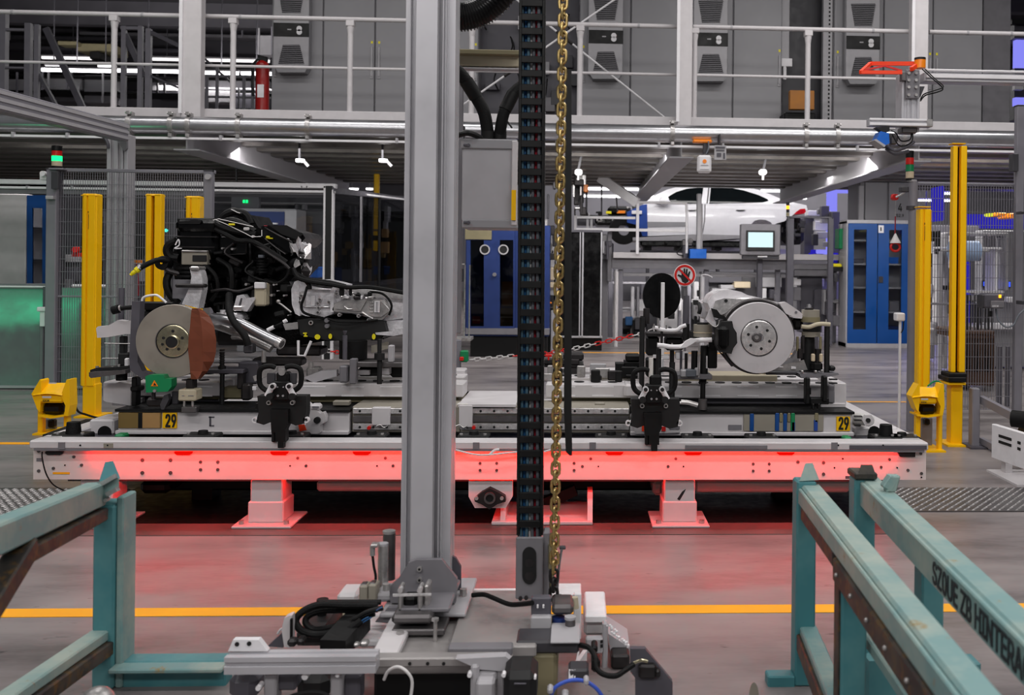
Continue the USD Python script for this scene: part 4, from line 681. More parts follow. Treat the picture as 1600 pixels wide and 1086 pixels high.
# ================================================================== RIGHT FIELD
t = fence('grey wire mesh fence with round post beside the blue cabinet', [(1590, 1602, 165, None)], [(1432, 1592, 285.5, 289), (1432, 1500, 473, 476.5)], (1433, 1590, 289, 640), 7.6, 4.0, 20.)
t.add('post', MB().vert(1425, 284, 680, 7.0, 7.2, 16), 'post_grey'); t.add('post_collar', MB().vert(1424, 322, 328, 7.0, 8, 16), 'dark_grey'); t.add('post_cap', MB().vert(1425, 281, 284, 7.0, 7.4, 16), 'light_grey'); t.add('foot', MB().vert(1417.5, 680, FLOOR(1425, 7.0), 7.0, 7.2, 16), 'post_grey'); t.add('end_fitting', MB().px(1596, 330, 1604, 334, 7.4, .1).px(1596, 470, 1604, 476, 7.4, .1).px(1583, 240, 1592, 268, 7.5, .08), 'dark_grey')
stack_light('unlit stack light with red and green lenses on the round fence post', 1421.5, 236, 279, 7.0, 12.5, ['black', 'signal_red', 'signal_green', 'cream'])
t = Thing('sensor_post', 'white slim post with sensor head beside the round fence post', 'post'); t.add('shaft', fl(1406, 1409, 500, 6.9, .03), 'bright_white'); t.add('head', MB().px(1401, 489, 1415, 502, 6.88, .08, .008), 'bright_white'); t.add('cable', MB().pt([(1412, 502, 6.9), (1411, 514, 6.9), (1408, 520, 6.9)], 1, 6), 'black')
t = Thing('pull_switch', 'red pull switch with rope and red ring handle before the blue cabinet', 'switch')
t.add('head', MB().disc(1399.5, 308, 7.2, 5, .05, 16).px(1395, 303, 1404, 312, 7.22, .05, .006), 'signal_red'); t.add('arm', MB().pt([(1400, 308, 7.15), (1410, 303, 7.15), (1418, 296, 7.05)], 1.6, 8), 'cable_white'); t.add('bracket', MB().px(1408, 292, 1422, 300, 7.0, .06, .004), 'dark_grey')
t.add('wire', MB().pt([(1399.5, 313, 7.2), (1399, 338, 7.2)], .5, 6), 'steel'); t.add('rope', MB().pt([(1399, 338, 7.2), (1398.5, 366, 7.2)], 1.0, 6), 'cable_red')
c_ = P(1399, 376, 7.2); t.add('cone', MB().cyl(P(1399, 380, 7.2), P(1399, 364, 7.2), 8.5 * sc(7.2), 14, .003), 'cable_white'); t.add('ring_handle', MB().tube([P(1399 + 7 * math.cos(a), 386 + 6.5 * math.sin(a), 7.2) for a in np.linspace(0, 2 * np.pi, 13)[:-1]], 2.0 * sc(7.2), 8, closed=True), 'signal_red')
t = Thing('scanner_control_box', 'dark grey control box with orange lamp on the mesh fence', 'control box')
t.add('case', MB().px(1539, 459, 1571, 482, 7.35, .12, .012), 'slate'); t.add('side', MB().px(1535, 460, 1540, 482, 7.38, .1, .01), 'dark_grey'); q = t.add('lid', B(1548, 470, 1570, 481, 7.34, .01, .003), 'mid_grey'); t.add('lettering', MB().text('SICK', 1550, 480, 7.335, 3.2, True), 'bright_white', on=q)
t.add('lamp', B(1561, 460.5, 1565, 465.5, 7.34, .01), 'led_orange'); t.add('cable', MB().pt([(1556, 483, 7.4), (1560, 500, 7.35), (1572, 511, 7.3), (1584, 507, 7.3), (1592, 492, 7.3), (1604, 482, 7.3)], 1.5, 8), 'cable_grey'); t.add('gland', B(1547, 486, 1551, 495, 7.38, .04), 'black')
random.seed(44)
clutter('grey machine with three blue screens behind the second mesh fence', 11.2, [(1532, 1660, 358, 576, 'cabinet_grey', .2), (1545, 1546, 360, 520, 'slate', .15), (1434, 1532, 352, 365, 'slate', .9), (1458, 1500, 362, 420, 'light_grey', .9), (1438, 1462, 375, 562, 'mid_grey', 1.0), (1448, 1476, 395, 418, 'black', .4), (1455, 1475, 465, 500, 'black', .4), (1462.5, 1466.5, 385, 505, 'bright_white', -.2), (1476, 1481, 362, 578, 'light_grey', -.1), (1479, 1576, 363, 368, 'light_grey', -.1), (1571, 1576, 363, 455, 'light_grey', -.1), (1555, 1559, 390, 455, 'bright_white', -.3), (1466, 1568, 386, 389.5, 'bright_white', -.35), (1505, 1571, 454, 458, 'bright_white', -.35), (1505, 1535, 461, 470, 'light_grey', -.3), (1505, 1537, 474, 505, 'slate', .0), (1505, 1550, 508, 514, 'bright_white', -.1), (1537, 1590, 505, 515, 'bright_white', .05), (1455, 1475, 505, 540, 'light_grey', -.2), (1508, 1516, 408, 506, 'violet_glow', -.15), (1434, 1437, 430, 530, 'violet_glow', .3), (1500, 1640, 335, 357, 'violet_glow', 1.8), (1470, 1476, 290, 345, 'violet_glow', 1.2), (1545, 1553, 333, 338, 'screen_yellow', .4), (1558, 1573, 332, 338, 'lamp_orange', .4), (1578, 1592, 333, 341, 'lamp_orange', .4), (1574, 1590, 464, 473, 'bright_white', 0), (1516, 1534, 395, 408, 'mid_grey', 0)], 22, (1436, 1500, 340, 520), ('light_grey', 'mid_grey', 'black', 'slate', 'bright_white'))
t = Thing('screen', 'wide blue screen pair on the grey machine behind the mesh', 'screen'); t.add('bezel', B(1535, 438.5, 1556, 449.5, 11.34, .04), 'ink'); t.add('display', MB().px(1537, 440, 1546, 447, 11.33, .01, 0).px(1548, 440, 1554, 448, 11.33, .01, 0), 'screen_blue')
t.copy(P(1577, 444, 11.3)[0] - P(1552, 444, 11.3)[0], 0, 0, 'blue screen pair nearest to the curved cable of the control box')
t = Thing('film_roll', 'pale blue film roll behind the second mesh fence', 'roll'); t.add('roll', MB().cyl(P(1485, 392, 10.7), P(1528, 392, 10.7), 16 * sc(10.7), 20), 'roll_blue'); t.add('core', MB().cyl(P(1470, 392, 10.7), P(1545, 392, 10.7), 2 * sc(10.7), 10), 'steel'); t.add('stand', fl(1469, 1473, 393, 10.68, .05), 'light_grey')
t = Thing('waste_bin', 'dark brown wheeled bin behind the tall light curtain', 'bin')
t.add('body', MB().hull([P(x, y, Y) for x, y in ((1500, 524), (1555, 524)) for Y in (9.2, 9.75)] + [np.array([P(x, 600, 9.3)[0], Y, .06]) for x in (1506, 1551) for Y in (9.25, 9.65)]), 'bin_brown', smooth=False); t.add('lid', MB().px(1499, 516, 1556, 524, 9.15, .65, .015), 'bin_brown'); t.add('rim', B(1499, 524, 1556, 529, 9.17, .6), 'bin_brown')
for x in (1510, 1547): c0 = P(x, 600, 9.7); t.add('wheel', MB().cyl((c0[0] - .025, 9.72, .08), (c0[0] + .025, 9.72, .08), .08, 14), 'rubber')
r = MB()
for i in range(9): x = P(1506 + i * 5.6, 560, 9.2)[0]; r.bb(x - .003, 9.2, .2, x + .003, 9.235, .95)
t.add('ribs', r, 'black', smooth=False)
one('storage_rack', 'low grey rack with boxes behind the scanner hood and fence', 'rack', MB().px(1440, 660, 1600, 690, 8.1, .3, .01).px(1470, 640, 1600, 644, 8.1, .3).px(1440, 560, 1446, 690, 8.2, .06).px(1560, 540, 1566, 690, 8.2, .06).px(1574, 540, 1579, 690, 8.25, .06), 'slate')
t = Thing('low_rail', 'grey low guard rail beside the white conveyor', 'railing'); t.add('post', fl(1520, 1532, 607, 6.35, .07), 'post_grey'); t.add('foot_plate', MB().bb(P(1515, 700, 6.3)[0], 6.28, 0, P(1542, 700, 6.3)[0], 6.48, .012), 'slate'); t.add('top_rail', MB().bar(P(1533, 624, 6.4), P(1604, 661, 5.72), .035, .05), 'post_grey'); t.add('lower_rail', MB().bar(P(1533, 688, 6.4), P(1604, 725, 5.72), .03, .04), 'post_grey')
t = Thing('conveyor', 'white conveyor end with slotted side panel beside the tread plate', 'conveyor')
a, b = P(1553, 662, 5.55), P(1553, 715, 5.55); e = np.array([P(1700, 720, 4.9)[0], 4.75])
def side(q0, q1, z0, z1, th, m, n='side_panel', **k):
    d = np.array([q1[0] - q0[0], q1[1] - q0[1]]); L = np.linalg.norm(d); d /= L; R = np.array([[d[0], -d[1], 0], [d[1], d[0], 0], [0, 0, 1]])
    return t.add(n, MB().box(((q0[0] + q1[0]) / 2, (q0[1] + q1[1]) / 2, (z0 + z1) / 2), (L, th, z1 - z0), .004, R), m, **k)
p0 = np.array([a[0], 5.55]); p1 = np.array([P(1720, 720, 4.6)[0], 4.6]); dd = (p1 - p0) / np.linalg.norm(p1 - p0); sp = side(p0, p1, b[2], a[2], .03, 'bright_white')
for k, z in ((.06, .72), (.06, .55)): q = p0 + dd * .08; zz = b[2] + (a[2] - b[2]) * z; nn = np.array([dd[1], -dd[0]]) * .017; side(q + nn, q + dd * .13 + nn, zz - .008, zz + .008, .003, 'ink', 'slot', on=sp); side(q + dd * .19 + nn, q + dd * .22 + nn, zz - .012, zz + .004, .003, 'ink', 'slot', on=sp)
t.add('leg', MB().bb(p0[0] + .05, 5.5, 0, p0[0] + .09, 5.56, b[2]), 'white_paint'); t.add('foot_plate', MB().bb(p0[0] - .02, 5.2, 0, p0[0] + .6, 5.6, .012), 'white_paint'); t.add('crossbar', MB().bb(p0[0] + .09, 5.5, .12, p0[0] + 1.0, 5.53, .15), 'white_paint'); t.add('motor', MB().cyl((p0[0] + .2, 5.6, .2), (p0[0] + .6, 5.6, .2), .08, 14), 'black')
t.add('roller', MB().cyl((p0[0] + .14, 5.62, a[2] + .02), (p0[0] + .9, 5.0, a[2] + .02), .05, 14), 'rubber')
# overhead sensor gantry
YO = 6.6
t = Thing('sensor_gantry', 'aluminium overhead gantry arm with bolted plate and crossbar', 'gantry')
t.add('arm', B(1440, 115, 1680, 129, YO + .05, .12), 'aluminium')
for y in (109.5, 117, 126): t.add('arm_rib', B(1444, y, 1680, y + (3 if y != 117 else 6.5), YO + .03, .03), 'bright_white' if y != 126 else 'light_grey')
t.add('upright', MB().px(1409, 112, 1437, 207, YO + .01, .14, .006), 'aluminium')
for a in (1409, 1417.5, 1424, 1433): t.add('upright_rib', B(a, 112, a + (6.5 if a in (1424,) else 4), 207, YO, .02), 'aluminium')
q = t.add('joint_plate', MB().px(1415.5, 108.5, 1437, 154, YO - .025, .02, .004), 'mid_grey')
for x in (1420.5, 1432):
    for y in (114, 125, 136, 148): t.add('screw', MB().disc(x, y, YO - .04, 2.4, .02, 10), 'steel', on=q)
t.add('crossbar', B(1357, 185.5, 1450, 197.5, YO - .06, .07), 'aluminium'); t.add('crossbar_rib', B(1358, 185, 1450, 188.5, YO - .07, .02), 'bright_white'); t.add('crossbar_rib', B(1358, 192, 1450, 196.5, YO - .07, .02), 'bright_white'); t.add('end_plate', MB().px(1448, 186, 1458, 198, YO - .07, .09, .004), 'steel'); t.add('gusset', MB().prism([(1437, 135), (1445, 135), (1438, 152)], YO, .04), 'dark_grey')
t.add('side_clamp', B(1409, 112, 1416, 126, YO - .03, .05), 'dark_steel')
t = Thing('signal_arm', 'orange red lattice arm with orange lamp on the overhead gantry', 'arm')
for p, q in (((1345, 113, YO - .1), (1409, 113.5, YO - .1)), ((1360, 99.5, YO + .25), (1436, 99.5, YO + .05)), ((1345, 113, YO - .1), (1360, 99.5, YO + .25)), ((1436, 99.5, YO + .05), (1424, 108, YO - .05))): t.add('chord', MB().bar(P(*p), P(*q), .022, .024 if p[1] > 105 else .028), 'arm_orange')
for p, q in (((1349, 110, YO), (1382, 103, YO)), ((1382, 103, YO), (1409, 110.5, YO))): t.add('lattice', MB().bar(P(*p), P(*q), .012, .012), 'signal_red')
t.add('lamp', MB().vert(1437.5, 94, 107, YO + .02, 8.8, 18), 'lamp_orange'); t.add('lamp_cap', MB().vert(1437.5, 90.5, 94, YO + .02, 8.9, 18), 'ink')
t.add('cable', MB().pt([(1441, 108, YO), (1456, 122, YO - .03), (1473, 138, YO - .05), (1464, 144, YO - .05), (1446, 149, YO), (1438, 158, YO)], 1.1, 6).pt([(1445, 108, YO), (1462, 124, YO - .04), (1474, 135, YO - .06), (1462, 141, YO - .06), (1444, 147, YO - .02), (1438, 156, YO)], 1.0, 6), 'black')
t = Thing('camera_sensor', 'blue sensor head tilted under the overhead gantry crossbar', 'sensor')
t.add('housing', MB().prism([(1376, 205), (1389, 208), (1390, 224), (1381, 228), (1369, 220)], YO - .12, .12), 'sensor_blue'); t.add('front_lens', MB().prism([(1366, 219), (1369, 217), (1384, 227), (1382, 230)], YO - .13, .14), 'light_grey'); t.add('bracket', MB().prism([(1368, 199), (1390, 197), (1390, 205), (1380, 207)], YO - .1, .06), 'ink')
t.add('hose', MB().pt([(1386, 228, YO), (1398, 235, YO - .05), (1416, 230, YO - .05), (1428, 222, YO)], 2.4, 8).pt([(1384, 232, YO + .02), (1400, 241, YO), (1420, 236, YO)], 2.6, 8), 'slate'); t.add('cable', MB().pt([(1424, 206, YO), (1422, 218, YO - .04), (1408, 220, YO - .06), (1400, 208, YO - .06), (1392, 204, YO - .05)], 1.1, 6).pt([(1426, 206, YO), (1424, 222, YO - .05), (1406, 228, YO - .08), (1394, 210, YO - .08)], 1., 6), 'black')
t.add('valve_block', MB().px(1388, 208, 1404, 222, YO, .08, .01).px(1391, 213, 1402, 226, YO - .03, .05, .01).px(1409, 198, 1434, 208, YO - .02, .1, .008), 'dark_steel')
# small things under the mezzanine edge
t = Thing('junction_box', 'white junction box with orange mark hanging below the pipe', 'box'); t.add('case', MB().px(1090, 242, 1112, 270, 9.5, .08, .02), 'bright_white'); t.add('mark', MB().disc(1101, 252, 9.495, 3.2, .006, 18), 'lamp_orange'); t.add('text_bar', MB().px(1095, 257.5, 1107, 258.5, 9.495, .003, 0).px(1094, 264, 1108, 265, 9.495, .003, 0), 'light_grey'); t.add('hanger', MB().pt([(1107, 221, 9.6), (1107, 232, 9.56), (1103, 241, 9.54)], 1.2, 8), 'cable_grey'); t.add('strap', B(1083, 218, 1113, 223, 9.6, .08, .01), 'lamp_orange'); t.add('dark_plate', B(1099, 224, 1107, 240, 9.62, .05), 'dark_grey')  # includes a dark grey plate behind the hanger
t = Thing('code_plate', 'small white plate with grey pictogram lines below the pipe', 'sign'); t.add('plate', B(1116, 227, 1135, 250, 9.55, .006, .002), 'light_grey'); t.add('pictogram', MB().px(1118, 229, 1133, 232, 9.545, .003, 0).px(1119, 234, 1132, 236, 9.545, .003, 0).px(1120, 239, 1127, 245, 9.545, .003, 0).px(1130, 239, 1133, 248, 9.545, .003, 0), 'slate'); t.add('hanger', B(1124, 209, 1126, 227, 9.553, .12), 'dark_grey')
for px, lab in ((903, 'small white spotlight hanging beneath the mezzanine beside the gold chain'), (1192, 'small white spotlight hanging under the mezzanine above the car roof')):
    q = Thing('spotlight', lab, 'lamp'); q.add('stem', MB().bar(P(px + 6, 240, 12.2), P(px, 268, 12.2), .03), 'dark_grey'); q.add('head', MB().px(px - 5, 264, px + 7, 273, 12.15, .1, .02).px(px - 1, 274, px + 2, 281, 12.2, .03), 'tube_dim')
t = Thing('round_mirror', 'round black mirror back on a slim white pole', 'mirror'); t.add('disc', MB().prism(circ(1034, 462, 29, 40) if 0 else [(1034 + 29 * math.cos(a), 462 + 35 * math.sin(a)) for a in np.linspace(0, 2 * np.pi, 41)[:-1]], 5.5, .03), 'gloss_black')
t.add('rim', MB().prism([(1034 + 29.6 * math.cos(a), 462 + 35.6 * math.sin(a)) for a in np.linspace(0, 2 * np.pi, 41)[:-1]], 5.51, .035, [[(1034 + 28.4 * math.cos(a), 462 + 34.4 * math.sin(a)) for a in np.linspace(0, 2 * np.pi, 41)[:-1]]]), 'dark_grey')
t.add('pole', B(1032.4, 441, 1038, 600, 5.42, .03, .002), 'bright_white')
t = Thing('prohibition_sign', 'round red ringed no touching sign with a black hand', 'sign'); Yg = 5.6; sx, sy = 1070, 430
t.add('plate', MB().disc(sx, sy, Yg, 17.5, .006, 40), 'bright_white'); t.add('ring', MB().lathe(sx, sy, Yg - .003, [(12.8, .003), (12.8, 0), (16.2, 0), (16.2, .003)], 40), 'signal_red')
hand = [(1066, 440), (1064, 434), (1058.5, 430.5), (1060, 428.5), (1065, 430.5), (1064.5, 422.5), (1066.6, 422.2), (1068, 429), (1068.3, 419.5), (1070.6, 419.5), (1071, 429), (1072.3, 420), (1074.5, 420.5), (1074, 429.5), (1076.8, 423.8), (1078.8, 424.6), (1076.8, 433), (1075.5, 440), (1071, 443)]
t.add('hand_symbol', MB().prism(hand, Yg - .0035, .003), 'ink'); t.add('diagonal', MB().prism([(1058, 419.5), (1060.2, 417.5), (1082, 440), (1080, 442)], Yg - .006, .0025), 'signal_red'); t.add('rod', MB().bar(P(1070, 447, Yg + .03), P(1070, 560, Yg + .03), .012), 'mid_grey')
# ================================================================== LIT PLATFORM
YF = 4.40; k = sc(YF)
def zat(py, Y, px=750): return P(px, py, Y)[2]
def xat(px, Y, py=700): return P(px, py, Y)[0]
XL, XR = xat(52, YF, 728), xat(1447, YF, 728); YR = 5.75
zp0, zp1 = zat(749.5, YF), zat(705, YF); zl0, zl1 = zat(703, 4.36), zat(690, 4.36)
t = Thing('assembly_platform', 'white conveyor platform with its front panel lit red', 'platform')
fp = t.add('front_panel', MB().bb(XL, YF, zp0, XR, YF + .03, zl0 + .005), 'panel_paint')
def rect_part(x, y, w, Lw, on=None): pass
xl0, xl1 = xat(45, 4.36, 696), xat(1451, 4.36, 696)
t.add('front_rail', MB().bb(xl0, 4.36, zl0, xl1, 4.46, zl1, .006), 'white_paint')
t.add('rail_channel', MB().bb(xl0 + .02, 4.362, zl0 - .008, xl1 - .02, 4.45, zl0 + .004), 'mid_grey')
t.add('rear_rail', MB().bb(xl0, YR - .1, zl0, xl1, YR, zl1, .006), 'white_paint')
t.add('side_rail', MB().bb(xl0, 4.44, zl0, xl0 + .09, YR - .1, zl1, .006), 'white_paint'); t.add('side_rail', MB().bb(xl1 - .09, 4.44, zl0, xl1, YR - .1, zl1, .006), 'white_paint')
t.add('deck_plate', MB().bb(xl0 + .09, 4.45, zl0 - .03, xl1 - .09, YR - .1, zl0), 'slate')
t.add('side_panel', MB().bb(XL, YF + .03, zp0, XL + .03, YR, zl0), 'panel_paint'); t.add('side_panel', MB().bb(XR - .03, YF + .03, zp0, XR, YR, zl0), 'panel_paint'); t.add('rear_panel', MB().bb(XL, YR - .03, zp0, XR, YR, zl0), 'panel_paint')
t.add('underframe', MB().bb(XL + .1, YF + .1, zp0 - .03, XR - .1, YF + .2, zp0 + .1).bb(XL + .1, YF + .8, zp0 - .06, XR - .1, YF + .95, zp0 + .1), 'dark_grey')
for px in (96, 670, 744, 926, 1304): t.add('rail_tag', B(px - 5, 691.5, px + 5, 702, 4.357, .004, 0), 'mid_grey')
t.add('rail_insert', B(1326, 696, 1450, 702.5, 4.356, .006, .001), 'slate'); t.add('rail_insert', B(1070, 696, 1200, 702, 4.356, .006, .001), 'mid_grey'); t.add('rail_label', B(162, 693, 176, 700, 4.357, .003, 0), 'pad_grey')
for i, px in enumerate((84, 286, 436, 565, 960, 1083, 1228, 1417)): t.add('light_module', MB().prism([(px - 14, 706), (px + 14, 706), (px + 13, 709), (px + 10, 711), (px - 10, 711), (px - 13, 709)], YF - .012, .012), 'ink' if i in (0, 7) else 'module_red', on=fp)
t.add('module_end', MB().prism([(1404, 707), (1430, 707), (1430, 714), (1407, 714)], YF - .014, .014), 'ink', on=fp)
random.seed(9)
for x, y, r in ((115, 714, 2.3), (127, 727, 2.3), (83, 732, 2.3), (101, 727, 1), (222, 719, 2.8), (222, 739, 2.8), (266, 719, 2.8), (266, 739, 2.8), (313, 722, 2.4), (340, 722, 2.4), (313, 734, 2.4), (340, 734, 2.4), (465, 716, 2.2), (478, 728, 2.2), (602, 716, 2.2), (614, 728, 2.2), (453, 728, 1.2), (589, 728, 1.2), (750, 724, 2.2), (776, 724, 2.2), (750, 735, 2.2), (776, 735, 2.2), (897, 724, 2.2), (897, 735, 2.2), (923, 717, 2.2), (910, 729, 2.2), (935, 729, 1.2), (1056, 717, 2.2), (1044, 729, 2.2), (1068, 729, 1.2), (1177, 725, 2.2), (1177, 736, 2.2), (1202, 725, 2.2), (1202, 736, 2.2), (1247, 722, 2.6), (1287, 723, 2.6), (1287, 741, 2.6), (1317, 717, 1.4), (1304, 731, 1.2), (1390, 718, 2.2), (1377, 730, 2.2), (1402, 731, 1.2), (1419, 735, 2.4), (1440, 740, 2.4), (1439, 709, 2.2), (60, 705, 2.4), (60, 736, 2.4), (1440, 752, 1.2)):
    t.add('screw', MB().disc(x, min(y, 746), YF - .004, r, .006, 12), 'dark_steel' if r > 1.5 else 'ink', on=fp)
t.add('sticker', B(83, 738, 108, 741, YF - .002, .003, 0), 'tape_yellow', on=fp); t.add('sticker', B(57, 716, 65, 721, YF - .002, .003, 0), 'mid_grey', on=fp); t.add('sticker', MB().px(1321, 744, 1332, 748, YF - .002, .003, 0), 'slate', on=fp)
for x in (125, 168, 1310, 1380): t.add('rail_screw', MB().disc(x, 696, 4.356, 1.3, .006, 8), 'ink')
t.add('cable', MB().pt([(66, 706, 4.37), (66, 716, 4.37), (72, 740, 4.37), (84, 758, 4.4), (104, 768, 4.6)], 1.0, 6), 'black')
t.add('loose_cable', MB().pt([(712, 703, 4.34), (750, 711, 4.33), (800, 707, 4.34), (830, 705, 4.345)], 1.4, 6).pt([(765, 711, 4.335), (772, 704, 4.34), (780, 702, 4.345)], 2.2, 6).pt([(850, 706, 4.345), (868, 700, 4.35), (880, 692, 4.4)], 1.6, 6), 'cable_white')
# black locating blocks and rollers on the deck, corner brackets
for i, px in enumerate((113, 316, 455, 580, 740, 955, 1090, 1190, 1385, 1410)):
    c = P(px, 684, 4.52)
    b = t.add('locating_block', MB().bb(c[0] - .075, 4.47, zl0, c[0] + .075, 4.58, zl1 + .004, .006), 'black'); r = 11 if i in (0, 8) else 8
    t.add('roller', MB().cyl((c[0], 4.53, zl1 + .004), (c[0], 4.53, zl1 + (.055 if i in (0, 8) else .018)), r * sc(4.53), 20, r * .85 * sc(4.53)), 'rubber', on=b)
    t.add('bolt', MB().cyl((c[0] - .055, 4.5, zl1), (c[0] - .055, 4.5, zl1 + .012), .008, 8).cyl((c[0] + .055, 4.5, zl1), (c[0] + .055, 4.5, zl1 + .012), .008, 8), 'steel', on=b)
for a, b_, y0 in ((144, 182, 656), (1333, 1400, 664)):
    x0, x1 = xat(a, 4.75, 670), xat(b_, 4.75, 670); q = t.add('stop_bracket', MB().bb(x0, 4.72, zl0, x1, 4.9, zat(y0, 4.75), .008), 'white_paint'); t.add('round_hole', MB().disc((a + b_) / 2, 676, 4.715, 10, .01, 24), 'black', on=q)
t.add('green_stop', MB().px(178, 679, 193, 687, 4.56, .06, .012), 'signal_green'); t.add('green_stop', MB().px(1319, 683, 1332, 691, 4.56, .06, .012), 'signal_green')
t.add('side_brush', MB().bar(P(76, 684, 4.5), P(142, 659, 5.2), .05, .03), 'rubber')
t.add('bearing_bracket', MB().prism([(732, 752), (801, 752), (801, 776), (790, 794), (742, 794), (732, 776)], YF + .02, .03), 'white_paint')
t.add('bearing', MB().prism([(741, 779), (752, 770), (765, 763), (779, 770), (789, 776), (790, 784), (777, 788), (765, 796), (752, 788), (742, 784)], YF - .02, .04), 'ink'); t.add('bearing_ring', MB().lathe(765, 779, YF - .035, [(6, .016), (6, 0), (9, 0), (9, .016)], 24), 'dark_steel'); t.add('bearing_bolt', MB().disc(744.5, 779, YF - .03, 3, .02, 10).disc(784, 779, YF - .03, 3, .02, 10), 'steel')
# red working light: the strip under the rail and the one below the frame
for i in range(4):
    x = XL + .27 + (XR - XL - .44) * (i + .5) / 4; rect('platform_strip_light' + ('_%03d' % i if i else ''), (x, YF - .042, zl0 - .013), (XR - XL - .44) / 4, .02, 42, (1, .006, .001), rx=58)
    rect('platform_under_light' + ('_%03d' % i if i else ''), (x, YF + .06, zp0 - .012), (XR - XL - .44) / 4, .03, 15, (1, .006, .001), rx=-8)
# floor stands under the platform
for i, (px, lab) in enumerate(((416, 'white box floor stand beneath the lit platform below the front axle clamp'), (1062, 'white box floor stand with a black scuff beneath the lit platform'), (150, 'white box floor stand hidden behind the bent teal arm'))):
    s = Thing('floor_stand', lab, 'stand', 'floor stands of the platform'); c = P(px, 780, YF + .04); w = .072
    s.add('upper_tube', MB().bb(c[0] - w, YF + .04, .1, c[0] + w, YF + .19, zp0 - .01, .006), 'white_paint'); s.add('lower_sleeve', MB().bb(c[0] - w - .008, YF + .032, .012, c[0] + w + .008, YF + .198, .11, .006), 'white_paint')
    s.add('foot_plate', MB().bb(c[0] - w - .06, YF - .03, .003, c[0] + w + .06, YF + .24, .014, .003), 'white_paint')
    for dx in (-.1, .1): s.add('anchor_bolt', MB().cyl((c[0] + dx, YF + .01, .014), (c[0] + dx, YF + .01, .03), .012, 8), 'steel')
    if i == 1: s.add('scuff', MB().prism([(1058, 780), (1066, 768), (1072, 764), (1068, 772), (1062, 782)], YF + .0385, .002), 'iron')
t2 = Thing('platform_lift', 'low white steel lift base under the middle of the platform', 'base')
a, b = P(768, 818, YF + .03), P(926, 818, YF + .03); t2.add('base_plate', MB().bb(a[0], YF + .02, .004, b[0], YF + .4, .02, .003), 'white_paint')
for px in (786, 922): x = P(px, 800, YF + .05)[0]; t2.add('rib', MB().hull([(x - .012, YF + .04, .02), (x + .012, YF + .04, .02), (x - .012, YF + .3, .02), (x + .012, YF + .3, .02), (x - .012, YF + .2, .14), (x + .012, YF + .2, .14), (x - .012, YF + .09, .14), (x + .012, YF + .09, .14)]), 'white_paint', smooth=False)
t2.add('housing', MB().px(845, 792, 886, 804, YF + .3, .2).px(800, 800, 912, 812, YF + .33, .1), 'cabinet_grey'); t2.add('scissor_arm', MB().bar(P(800, 806, YF + .35), P(900, 765, YF + .35), .05).bar(P(800, 765, YF + .42), P(910, 806, YF + .42), .05), 'black')
t2 = Thing('drive_beam', 'dark steel drive beam under the platform', 'beam'); t2.add('beam', MB().bb(XL + .3, YF + .5, .05, XR - .3, YF + .62, .15, .01), 'black'); t2.add('wheel_box', MB().px(218, 752, 262, 772, YF + .3, .2, .02), 'black'); t2.add('wheel_box', MB().px(1020, 752, 1036, 775, YF + .3, .2, .02), 'panel_paint'); t2.add('wheel_box', MB().px(496, 752, 630, 768, YF + .25, .06, .01), 'panel_paint'); t2.add('wheel_box', MB().px(1085, 752, 1330, 770, YF + .25, .06, .01), 'panel_paint')
for x0_ in (XL + .5, XR - .6): t2.add('support', MB().bb(x0_, YF + .5, .004, x0_ + .1, YF + .62, .06), 'black')

# ================================================================== CARRIER 29
YCa = 4.64
t = Thing('assembly_carrier', 'white pallet carrier numbered 29 holding engine and axle', 'carrier')
zc0, zc1 = zat(679, YCa), zat(644, YCa)
t.add('beam', MB().bb(xat(183, YCa, 660), YCa + .01, zc0, xat(545, YCa, 660), YCa + .3, zc1, .005), 'white_paint'); t.add('beam', MB().bb(xat(985, YCa, 660), YCa + .01, zc0, xat(1333, YCa, 660), YCa + .3, zc1, .005), 'white_paint')
for a, b in ((181, 545), (985, 1334)): t.add('flange', MB().bb(xat(a, YCa, 676), YCa - .01, zc0 - .002, xat(b, YCa, 676), YCa + .3, zc0 + .016, .003), 'white_paint'); t.add('top_strip', MB().bb(xat(a - 1, YCa, 642), YCa - .004, zc1 - .004, xat(b + 1, YCa, 642), YCa + .28, zc1 + .008), 'black')
w = t.add('window', B(186, 645, 250, 669, YCa, .012, .002), 'box_ochre'); t.add('window_gap', B(216, 645.5, 222, 669, YCa - .003, .006, 0), 'black', on=w); t.add('bright_pane', B(222.5, 645.5, 249, 668.5, YCa - .001, .004, 0), 'tan', on=w)
w = t.add('window', B(1161, 644, 1288, 674, YCa, .012, .002), 'pad_grey')
for x, wd, m, y0 in ((1175, 6.5, 'cabinet_blue', 646), (1214.5, 6.5, 'cabinet_blue', 645), (1220.5, 5, 'olive', 645), (1227, 6, 'cabinet_blue', 646), (1233, 5, 'olive', 645), (1239, 6.5, 'signal_green', 645), (1239.5, 6.2, 'cabinet_blue', 659), (1275, 6, 'cover_blue', 656), (1276, 6, 'olive', 645)): t.add('vial', MB().px(x - wd / 2, y0, x + wd / 2, 674 if m != 'olive' else 660, YCa - .006, .01, .003), m, on=w)
t.add('plate', B(1138, 664, 1159, 672, YCa + .004, .006, .001), 'mid_grey')
for x0, lab, px in ((254, 'yellow plate numbered 29 with dark tan window beside it', 257), (1307, 'yellow plate numbered 29', 1309)):
    q = t.add('number_plate', B(x0, 645 if x0 < 500 else 651, x0 + 21.5, 669 if x0 < 500 else 673.5, YCa + .002, .01, .001), 'safety_yellow'); t.add('number', MB().text('29', px, 667 if x0 < 500 else 671, YCa, 19, True, 15.6).text('29', px + .9, 667 if x0 < 500 else 671, YCa + .0002, 19, True, 15.6), 'ink', on=q)
